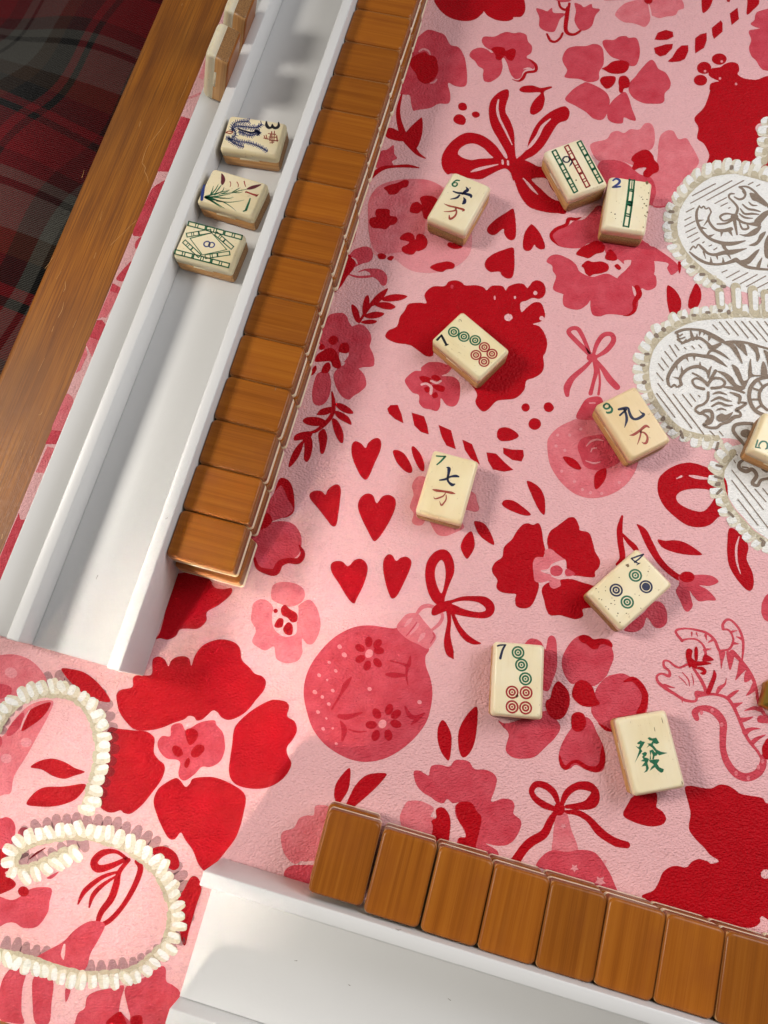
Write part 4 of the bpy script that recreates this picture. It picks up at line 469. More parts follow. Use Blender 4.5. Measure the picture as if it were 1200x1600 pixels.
('printed_bow', [('red', 0, 's', '-1202,-383,13 -1247,-350,15 -1303,-350,27 -1337,-379,31 -1321,-406,31 -1272,-403,24 -1204,-382,16'), ('red', 0, 's', '-1195,-387,16 -1234,-427,20 -1249,-476,29 -1270,-524,29 -1311,-570,24 -1322,-612,18 -1279,-603,20 -1223,-555,20 -1173,-485,23 -1148,-424,24 -1164,-396,16'), ('red', 0, 's', '-1233,-426,9 -1304,-440,17 -1374,-482,21 -1403,-528,7'), ('red', 0, 's', '-1241,-439,7 -1304,-470,17 -1343,-504,19 -1358,-545,7'), ('red', 0, 'c', '-1100,-358 -1050,-351 -1003,-382 -989,-428 -1012,-446 -1046,-425 -1080,-396')]),
('printed_ornament', [('coral', 0, 'c', '-1313,-602 -1296,-621 -1327,-673 -1355,-713 -1376,-765 -1443,-770 -1545,-735 -1576,-708 -1525,-683 -1464,-659 -1416,-621 -1361,-597'), ('pink', 1, 's', '-1458,-671,9 -1464,-701,17 -1462,-720,6')]),
('printed_leaf', [('red', 0, 'c', '-1003,-566 -974,-519 -944,-478 -917,-484 -904,-526 -928,-586 -960,-669 -979,-723 -995,-690')]),
('printed_flower', [('coral', 0, 'c', '-1713,-799 -1688,-746 -1651,-727 -1609,-743 -1624,-808 -1626,-886 -1616,-928 -1672,-919 -1712,-899'), ('coral', 0, 'c', '-1583,-779 -1549,-771 -1503,-793 -1509,-870 -1519,-938 -1571,-932 -1583,-863'), ('coral', 0, 'c', '-1454,-826 -1434,-834 -1453,-873'), ('coral', 0, 'c', '-1417,-946 -1404,-914 -1379,-900 -1369,-863 -1335,-847 -1272,-842 -1224,-839 -1238,-887 -1245,-931 -1228,-938 -1212,-983 -1417,-967'), ('coral', 0, 'c', '-1218,-845 -1145,-819 -1081,-787 -1059,-797 -1058,-840 -1030,-859 -1003,-895 -1008,-1004 -1058,-1010 -1200,-995 -1202,-946 -1213,-906'), ('red', 1, 'c', '-1295,-955 -1248,-927 -1230,-938 -1218,-982 -1280,-976'), ('red', 1, 'c', '-1200,-984 -1196,-949 -1158,-950 -1159,-988')]),
('printed_braid', [('mauve', 0, 'S', '-1771,210,39 -1756,202,49 -1736,190,49 -1721,182,35'), ('mauve', 0, 'S', '-1752,244,40 -1738,236,50 -1720,226,49 -1707,218,36'), ('mauve', 0, 'S', '-1725,282,40 -1714,273,50 -1699,261,50 -1689,252,36'), ('mauve', 0, 'S', '-1700,320,40 -1687,305,50 -1669,287,50 -1656,273,36'), ('mauve', 0, 'S', '-1663,345,40 -1652,332,50 -1637,315,50 -1627,303,36'), ('mauve', 0, 'S', '-1620,373,40 -1612,357,50 -1601,335,50 -1593,319,36'), ('mauve', 0, 'S', '-1577,386,40 -1572,368,50 -1565,344,50 -1560,326,36'), ('mauve', 0, 'S', '-1533,389,40 -1530,371,50 -1527,348,50 -1524,331,36'), ('mauve', 0, 'S', '-1480,389,40 -1480,370,50 -1479,346,50 -1478,327,36'), ('mauve', 0, 'S', '-1433,378,40 -1435,363,50 -1437,343,50 -1438,329,36'), ('mauve', 0, 'S', '-1383,364,40 -1390,349,50 -1399,328,50 -1406,313,36'), ('mauve', 0, 'S', '-1334,325,40 -1344,314,50 -1358,300,50 -1368,290,36'), ('mauve', 0, 'S', '-1295,287,40 -1310,278,50 -1330,266,50 -1345,256,36'), ('mauve', 0, 'S', '-1267,238,40 -1284,232,49 -1306,224,49 -1322,218,36'), ('mauve', 0, 'S', '-1258,189,39 -1271,187,49 -1288,184,49 -1301,182,35'), ('mauve', 0, 'S', '-1248,141,39 -1262,141,49 -1280,140,49 -1293,140,35'), ('mauve', 0, 'S', '-1245,98,39 -1259,100,49 -1278,102,49 -1292,104,35'), ('mauve', 0, 'S', '-1241,51,39 -1259,54,48 -1284,59,48 -1302,63,35'), ('mauve', 0, 'S', '-1254,4,38 -1269,9,48 -1289,15,48 -1304,19,35'), ('mauve', 0, 'S', '-1264,-38,38 -1280,-33,48 -1301,-25,48 -1316,-19,34'), ('mauve', 0, 'S', '-1282,-79,38 -1295,-73,48 -1314,-66,48 -1327,-60,34'), ('mauve', 0, 'S', '-1296,-120,38 -1311,-113,47 -1330,-104,47 -1345,-98,34'), ('mauve', 0, 'S', '-1313,-154,38 -1327,-147,47 -1344,-137,47 -1358,-129,34'), ('sand', 1, 'S', '-1767,160,38 -1750,195,40 -1728,229,40 -1701,257,42 -1668,285,41 -1632,306,43 -1596,314,42 -1557,319,43 -1509,317,41 -1467,312,37 -1429,299,42 -1388,269,43 -1359,236,42 -1334,194,39 -1319,153,40 -1311,110,36 -1308,72,41 -1311,28,39 -1318,-16,36 -1329,-55,35 -1343,-95,40 -1359,-134,41 -1374,-166,34'), ('sand2', 2, 'c', '-1810,193 -1785,196 -1755,183 -1745,176 -1749,157 -1776,145 -1801,159'), ('white', 4, 'c', '-1811,177 -1793,181 -1767,178 -1759,164 -1760,154 -1781,150 -1810,157'), ('sand', 6, 'c', '-1765,135 -1763,151 -1752,164 -1744,169 -1739,165 -1743,147 -1752,131'), ('sand2', 3, 'c', '-1802,233 -1770,235 -1736,223 -1727,207 -1731,189 -1758,182 -1794,197'), ('cream', 5, 'c', '-1801,216 -1781,219 -1751,211 -1738,196 -1741,188 -1772,190 -1799,201'), ('sand', 6, 'c', '-1748,171 -1746,187 -1734,202 -1727,208 -1722,200 -1724,181 -1738,165'), ('sand2', 2, 'c', '-1767,265 -1744,271 -1722,260 -1712,241 -1714,223 -1741,221 -1767,239'), ('white', 4, 'c', '-1773,254 -1752,255 -1735,248 -1726,236 -1729,227 -1752,229 -1772,239'), ('sand', 6, 'c', '-1732,206 -1723,218 -1713,232 -1703,238 -1698,231 -1707,213 -1720,200'), ('sand2', 3, 'c', '-1724,304 -1705,296 -1685,280 -1686,259 -1696,250 -1722,258 -1740,277'), ('white', 5, 'c', '-1734,296 -1718,289 -1703,272 -1699,258 -1706,250 -1725,256 -1742,275'), ('sand2', 2, 'c', '-1707,327 -1676,322 -1647,310 -1640,290 -1645,275 -1678,277 -1706,301'), ('white', 4, 'c', '-1714,320 -1686,312 -1664,299 -1656,285 -1659,278 -1685,284 -1712,298'), ('sand2', 3, 'c', '-1643,359 -1618,341 -1607,304 -1608,287 -1623,282 -1650,309 -1665,344'), ('white', 5, 'c', '-1653,350 -1638,334 -1626,307 -1626,292 -1637,291 -1655,311 -1665,340'), ('sand2', 2, 'c', '-1599,375 -1578,349 -1568,319 -1575,296 -1590,293 -1616,326 -1626,359'), ('white', 4, 'c', '-1612,364 -1598,345 -1588,319 -1591,310 -1602,306 -1617,331 -1623,359'), ('sand2', 3, 'c', '-1550,374 -1532,351 -1527,323 -1537,308 -1555,306 -1572,329 -1584,363'), ('white', 5, 'c', '-1566,370 -1555,349 -1549,329 -1555,318 -1566,317 -1575,338 -1582,359'), ('sand2', 2, 'c', '-1497,378 -1481,354 -1478,321 -1486,301 -1508,301 -1524,330 -1526,365'), ('cream', 4, 'c', '-1514,375 -1506,355 -1501,327 -1503,313 -1514,319 -1524,339 -1532,370'), ('sand', 6, 'c', '-1531,307 -1514,309 -1494,306 -1487,299 -1489,294 -1504,291 -1526,294'), ('sand2', 3, 'c', '-1455,361 -1438,344 -1430,317 -1445,299 -1463,301 -1478,322 -1482,348'), ('cream', 5, 'c', '-1472,364 -1459,346 -1450,321 -1460,315 -1468,311 -1486,331 -1490,354'), ('sand', 6, 'c', '-1492,307 -1474,304 -1453,301 -1446,293 -1447,284 -1466,285 -1491,293'), ('sand2', 2, 'c', '-1396,325 -1390,305 -1403,286 -1421,283 -1438,293 -1443,315 -1422,335'), ('white', 4, 'c', '-1408,333 -1411,314 -1420,298 -1430,296 -1445,302 -1441,320 -1428,339'), ('sand', 6, 'c', '-1453,298 -1440,295 -1421,285 -1412,273 -1416,268 -1438,275 -1457,287'), ('sand2', 3, 'c', '-1351,292 -1347,268 -1369,244 -1390,248 -1400,257 -1400,289 -1379,304'), ('white', 5, 'c', '-1361,302 -1365,281 -1377,268 -1388,264 -1399,272 -1394,287 -1377,306'), ('sand', 6, 'c', '-1415,276 -1398,269 -1385,254 -1380,242 -1385,240 -1407,250 -1418,266'), ('sand2', 2, 'c', '-1312,263 -1315,239 -1329,213 -1355,207 -1370,219 -1366,250 -1347,274'), ('white', 4, 'c', '-1324,272 -1324,249 -1338,231 -1350,225 -1364,231 -1358,256 -1346,276'), ('sand', 6, 'c', '-1383,251 -1369,239 -1357,218 -1358,209 -1367,207 -1377,221 -1388,242'), ('sand2', 3, 'c', '-1278,190 -1302,172 -1336,170 -1355,176 -1356,198 -1330,217 -1294,219'), ('white', 5, 'c', '-1288,203 -1306,191 -1334,185 -1346,194 -1349,207 -1331,217 -1299,224'), ('sand', 6, 'c', '-1356,212 -1344,199 -1336,177 -1339,169 -1345,167 -1357,183 -1365,205'), ('sand2', 2, 'c', '-1266,153 -1276,137 -1302,130 -1320,136 -1330,149 -1313,170 -1284,174'), ('white', 4, 'c', '-1271,165 -1279,150 -1301,143 -1317,147 -1318,158 -1307,176 -1285,181'), ('sand', 6, 'c', '-1336,174 -1330,161 -1324,139 -1329,127 -1336,132 -1346,149 -1347,169'), ('sand2', 3, 'c', '-1254,96 -1281,86 -1310,88 -1324,99 -1324,119 -1302,126 -1269,123'), ('white', 5, 'c', '-1259,111 -1279,105 -1303,104 -1318,113 -1317,118 -1294,124 -1266,122'), ('sand', 6, 'c', '-1327,132 -1320,117 -1318,96 -1323,88 -1332,90 -1337,108 -1338,128'), ('sand2', 2, 'c', '-1264,52 -1278,40 -1307,45 -1322,57 -1320,75 -1298,87 -1272,78'), ('white', 4, 'c', '-1263,64 -1281,59 -1298,61 -1309,68 -1310,82 -1292,92 -1269,85'), ('sand2', 3, 'c', '-1265,6 -1284,-2 -1319,1 -1333,17 -1332,31 -1308,42 -1272,36'), ('white', 5, 'c', '-1264,21 -1284,16 -1308,18 -1323,24 -1319,37 -1300,45 -1272,40'), ('sand', 6, 'c', '-1322,51 -1320,35 -1321,16 -1329,8 -1337,14 -1339,32 -1335,52'), ('sand2', 2, 'c', '-1273,-28 -1286,-48 -1318,-49 -1332,-35 -1334,-17 -1314,-6 -1283,-3'), ('white', 4, 'c', '-1271,-21 -1286,-25 -1308,-28 -1320,-24 -1320,-18 -1305,-7 -1277,-7'), ('sand', 6, 'c', '-1325,7 -1325,-6 -1330,-25 -1337,-31 -1344,-28 -1344,-11 -1337,6'), ('sand2', 3, 'c', '-1289,-73 -1310,-88 -1336,-81 -1351,-69 -1346,-55 -1327,-46 -1295,-48'), ('cream', 5, 'c', '-1288,-62 -1304,-68 -1327,-69 -1337,-59 -1333,-50 -1315,-44 -1292,-48'), ('sand', 6, 'c', '-1335,-32 -1336,-47 -1343,-63 -1349,-70 -1357,-64 -1355,-47 -1347,-28'), ('sand2', 2, 'c', '-1301,-129 -1327,-128 -1356,-113 -1370,-97 -1366,-84 -1333,-84 -1299,-100'), ('cream', 4, 'c', '-1298,-115 -1321,-116 -1345,-103 -1354,-94 -1353,-84 -1325,-83 -1301,-96'), ('sand', 6, 'c', '-1349,-73 -1351,-85 -1355,-105 -1365,-109 -1372,-102 -1368,-87 -1361,-71'), ('sand2', 3, 'c', '-1306,-169 -1336,-170 -1362,-158 -1379,-142 -1369,-125 -1344,-125 -1307,-137'), ('white', 5, 'c', '-1308,-153 -1326,-156 -1354,-149 -1360,-138 -1357,-130 -1335,-128 -1311,-136'), ('sand2', 2, 'c', '-1334,-198 -1360,-201 -1393,-186 -1402,-169 -1398,-154 -1362,-159 -1332,-171'), ('cream', 4, 'c', '-1332,-183 -1348,-186 -1377,-177 -1388,-165 -1382,-155 -1356,-158 -1330,-170')]),
